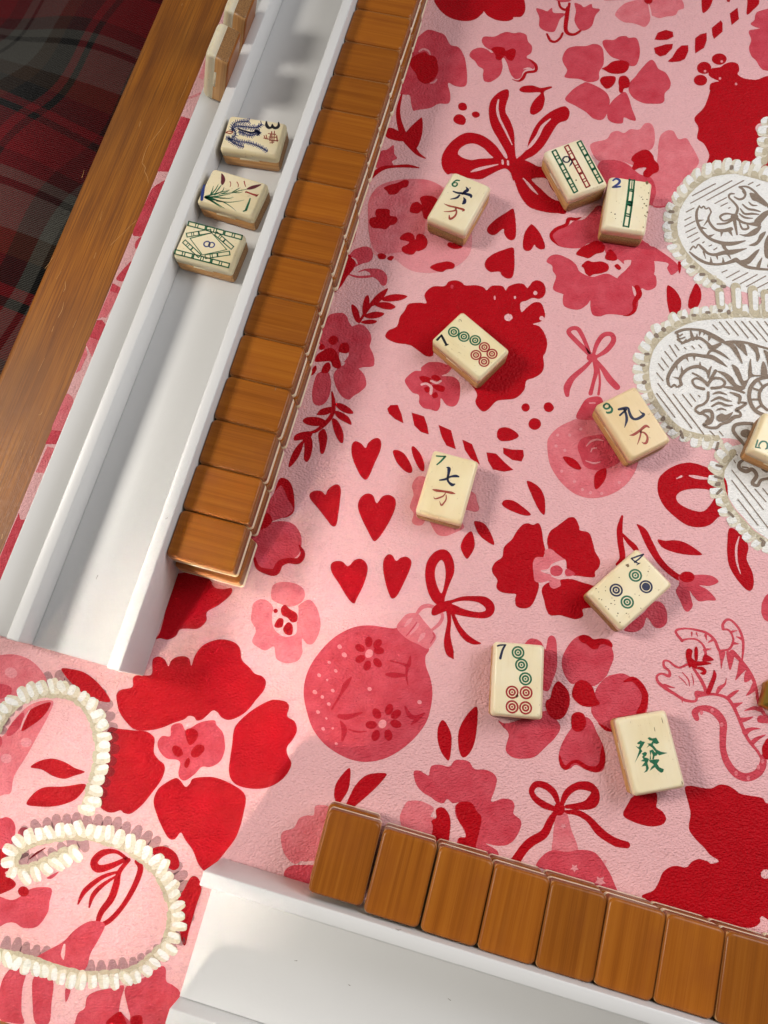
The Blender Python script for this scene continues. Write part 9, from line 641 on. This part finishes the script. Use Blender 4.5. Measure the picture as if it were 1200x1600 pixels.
('8bam', -69.0, 233.8, 1.154, 3.0, (1.04, 1.03, 0.98), 'tile with green bamboo zigzags and a blue 8, nearest end of the trough trio', 'tiles lying face up in the rack trough', [('painted_bamboo', [('green', 's', '720,1371,64 714,478,64'), ('green', 's', '952,1405,64 945,510,64'), ('green', 's', '720,1371,64 952,1405,64'), ('green', 's', '714,478,64 945,510,64'), ('green', 's', '716,861,51 948,894,51'), ('green', 's', '717,987,51 949,1019,51'), ('green', 's', '713,408,64 707,-480,64'), ('green', 's', '945,440,64 938,-450,64'), ('green', 's', '713,408,64 945,440,64'), ('green', 's', '707,-480,64 938,-450,64'), ('green', 's', '709,-99,51 941,-68,51'), ('green', 's', '710,26,51 942,57,51'), ('green', 's', '706,-549,64 700,-1433,64'), ('green', 's', '937,-519,64 931,-1404,64'), ('green', 's', '706,-549,64 937,-519,64'), ('green', 's', '700,-1433,64 931,-1404,64'), ('green', 's', '703,-1053,51 934,-1024,51'), ('green', 's', '704,-929,51 934,-900,51')]), ('painted_bamboo', [('green', 's', '-939,1410,64 -934,523,64'), ('green', 's', '-711,1445,64 -707,556,64'), ('green', 's', '-939,1410,64 -711,1445,64'), ('green', 's', '-934,523,64 -707,556,64'), ('green', 's', '-936,904,51 -709,938,51'), ('green', 's', '-936,1028,51 -709,1062,51'), ('green', 's', '-933,454,64 -929,-428,64'), ('green', 's', '-707,487,64 -702,-396,64'), ('green', 's', '-933,454,64 -707,487,64'), ('green', 's', '-929,-428,64 -702,-396,64'), ('green', 's', '-931,-49,51 -704,-17,51'), ('green', 's', '-931,74,51 -705,107,51'), ('green', 's', '-928,-496,64 -923,-1373,64'), ('green', 's', '-702,-465,64 -698,-1343,64'), ('green', 's', '-928,-496,64 -702,-465,64'), ('green', 's', '-923,-1373,64 -698,-1343,64'), ('green', 's', '-925,-996,51 -700,-966,51'), ('green', 's', '-926,-874,51 -700,-843,51')]), ('painted_bamboo', [('green', 's', '97,1160,53 363,649,53'), ('green', 's', '285,1268,53 551,756,53'), ('green', 's', '97,1160,53 285,1268,53'), ('green', 's', '363,649,53 551,756,53'), ('green', 's', '252,861,42 440,968,42'), ('green', 's', '207,948,42 395,1055,42'), ('green', 's', '376,623,53 642,112,53'), ('green', 's', '564,730,53 831,218,53'), ('green', 's', '376,623,53 564,730,53'), ('green', 's', '642,112,53 831,218,53')]), ('painted_bamboo', [('green', 's', '587,-86,53 326,-607,53'), ('green', 's', '772,-147,53 509,-668,53'), ('green', 's', '587,-86,53 772,-147,53'), ('green', 's', '326,-607,53 509,-668,53'), ('green', 's', '432,-396,42 616,-457,42'), ('green', 's', '481,-298,42 665,-359,42'), ('green', 's', '312,-633,53 53,-1150,53'), ('green', 's', '496,-694,53 236,-1212,53'), ('green', 's', '312,-633,53 496,-694,53'), ('green', 's', '53,-1150,53 236,-1212,53')]), ('painted_bamboo', [('green', 's', '-255,1259,53 -527,749,53'), ('green', 's', '-75,1193,53 -347,683,53'), ('green', 's', '-255,1259,53 -75,1193,53'), ('green', 's', '-527,749,53 -347,683,53'), ('green', 's', '-417,955,42 -237,889,42'), ('green', 's', '-365,1052,42 -186,986,42'), ('green', 's', '-540,723,53 -810,217,53'), ('green', 's', '-361,657,53 -632,151,53'), ('green', 's', '-540,723,53 -361,657,53'), ('green', 's', '-810,217,53 -632,151,53')]), ('painted_bamboo', [('green', 's', '-769,-136,53 -515,-654,53'), ('green', 's', '-583,-35,53 -328,-554,53'), ('green', 's', '-769,-136,53 -583,-35,53'), ('green', 's', '-515,-654,53 -328,-554,53'), ('green', 's', '-621,-439,42 -434,-338,42'), ('green', 's', '-663,-352,42 -477,-251,42'), ('green', 's', '-502,-680,53 -248,-1199,53'), ('green', 's', '-316,-580,53 -61,-1099,53'), ('green', 's', '-502,-680,53 -316,-580,53'), ('green', 's', '-248,-1199,53 -61,-1099,53')]), ('painted_line', [('green', 's', '69,994,53 656,90,53'), ('green', 's', '656,90,41 -17,-950,41'), ('green', 's', '-17,-950,41 -625,83,41'), ('green', 's', '-625,83,41 69,994,41')]), ('painted_numeral', [('blue', 'r', '5,92,181,111'), ('blue', 'r', '22,-146,170,105')])]),
('5', 180.7, 100.0, 0.9774, 0.0, (1.0, 0.95, 0.84), 'yellowed tile with a sideways green 5, cut by the frame over the white medallions', 'loose tiles lying face up on the mat', [('painted_numeral', [('green', 's', '-440,1309,75 -607,1294,75 -785,1279,64'), ('green', 's', '-797,1283,58 -763,1170,64 -736,1071,46'), ('green', 's', '-756,1123,41 -617,1180,69 -430,1130,81 -356,996,81 -425,868,87 -602,819,87 -681,869,58')])])]
for key, x, y, a, z0, tint, label, group, marks in TILES:
    r, f = tile(label, face_up(x, y, a, z0), group, (*tint, 1))
    for nm, shapes in marks: mark(f, nm, shapes)

ORD = ['first', 'second', 'third', 'fourth', 'fifth', 'sixth', 'seventh', 'eighth', 'ninth', 'tenth', 'eleventh', 'twelfth', 'thirteenth', 'fourteenth', 'fifteenth', 'sixteenth', 'seventeenth']
# long wall of tiles against the rack by the table edge, two layers
LU = [50.82, 72.27, 93.59, 114.91, 136.23, 157.55, 178.87, 200.19, 221.51, 242.83, 264.15, 285.47, 306.79, 328.11, 349.43, 370.83]
LV = [-101.03, -101.11, -101.19, -101.26, -101.34, -101.42, -101.49, -101.57, -101.65, -101.72, -101.8, -101.88, -101.95, -102.03, -102.11, -102.18]
BUV = [(-51.6, -11.5), (-52.9, 10.45), (-53.3, 32.2), (-53.6, 53.57), (-53.7, 74.9), (-53.6, 96.23), (-53.5, 117.56), (-53.5, 139.0), (-53.4, 160.6)]
rnd = random.Random(3)
for i, u in enumerate(LU):
    v = LV[i]
    b = A - math.pi / 2
    for lay in (0, 1):
        du, dv, da = ((rnd.uniform(-.35, .35), rnd.uniform(-.3, .8), rnd.uniform(-.012, .012)) if lay == 0 else (0, 0, rnd.uniform(-.008, .008)))
        if i == 0 and lay == 0: du, dv = -2.2, 0.8
        p = U * (u + du) + V * (v + dv)
        m = Matrix.Translation((p.x * MM, p.y * MM, (TH * (lay + 1) + 0.1 + 0.03 * lay) * MM)) @ Matrix.Rotation(A + math.pi + da, 4, 'Z') @ Matrix.Rotation(math.pi, 4, 'Y')
        w = ('nearest' if i == 0 else ORD[i])
        if lay == 1: lb = 'amber bamboo tile, %s from the near end atop the long wall' % ORD[i] if i else 'amber bamboo tile at the near end atop the long wall'
        else: lb = 'face-down tile beneath the %s amber tile from the long wall\'s near end' % ORD[i] if i else 'face-down tile beneath the near end tile of the long wall'
        tile(lb, m, 'tiles stacked face down along the long rack', (1, 1, 1, 1))
for i, (u, v) in enumerate(BUV):
    for lay in (0, 1):
        du, dv, da = ((rnd.uniform(-.2, .5), rnd.uniform(-.5, .5), rnd.uniform(-.012, .012)) if lay == 0 else (0, 0, rnd.uniform(-.008, .008)))
        if i == 0 and lay == 0: du, dv = 0.7, -1.2
        p = U * (u + du) + V * (v + dv)
        m = Matrix.Translation((p.x * MM, p.y * MM, (TH * (lay + 1) + 0.1 + 0.03 * lay) * MM)) @ Matrix.Rotation(A - math.pi / 2 + da, 4, 'Z') @ Matrix.Rotation(math.pi, 4, 'Y')
        if lay == 1: lb = ('brown bamboo tile, %s from the open end atop the row behind the empty rack' % ORD[i]) if i else 'brown bamboo tile at the open end atop the row behind the empty rack'
        else: lb = ('face-down tile under the %s brown tile from the open end of the short row' % ORD[i]) if i else 'face-down tile peeking out under the open end tile of the short row'
        tile(lb, m, 'tiles stacked face down behind the empty rack', (1, 1, 1, 1))
# tiles standing on the ledge, leaning back against the ridge
th = math.radians(18)
def standing(u_near, label):
    # local x -> -u ; local y (length) -> up the lean ; local z (back to face) -> towards the table edge
    up = V * math.sin(th) + Vector((0, 0, math.cos(th))); out = -(V * math.cos(th)) + Vector((0, 0, math.sin(th)))
    xx = up.cross(out)
    base = U * (u_near + TW / 2) + V * (-176.45 + 0.0058 * u_near) + Vector((0, 0, 2.95)) + up * TL / 2
    M = Matrix((( xx.x, up.x, out.x, base.x * MM), (xx.y, up.y, out.y, base.y * MM), (xx.z, up.z, out.z, base.z * MM), (0, 0, 0, 1)))
    return tile(label, M, 'tiles standing on the rack ledge')
standing(282.5, 'bone and bamboo tile standing upright on the white ledge, seen whole')
standing(311, 'bone and bamboo tile standing upright on the ledge, cut off by the frame')

# brass piece at the edge of the view
bm = bmesh.new()
prof = [(0.0, 0.0), (9.5, 0.0), (10.2, 0.8), (10.2, 4.4), (9.4, 5.4), (6.5, 5.9), (0.0, 6.1)]
base = [(-10, 0), (-2.5, -8.5), (9, -8), (13, 1), (7, 9), (-3.5, 7.5)]
rings = []
for s, z in ((0.93, 0.1), (1.0, 0.7), (1.0, 3.4), (0.93, 4.3), (0.62, 5.2), (0.55, 5.3)):
    rings.append([(x * s * MM, y * s * MM, z * MM) for x, y in base])
bm = loft(rings, 'brass'); bmesh.ops.recalc_face_normals(bm, faces=bm.faces)
br = link('brass_token', mesh_of(bm, 'brass_token', False), None, [BRASS]); br.location = (154.6 * MM, -5.2 * MM, 0.12 * MM); br.rotation_euler = (0, 0, 0.25)
tag(br, 'shiny brass piece with a pointed corner, cut by the frame beside the printed tiger', 'brass token')
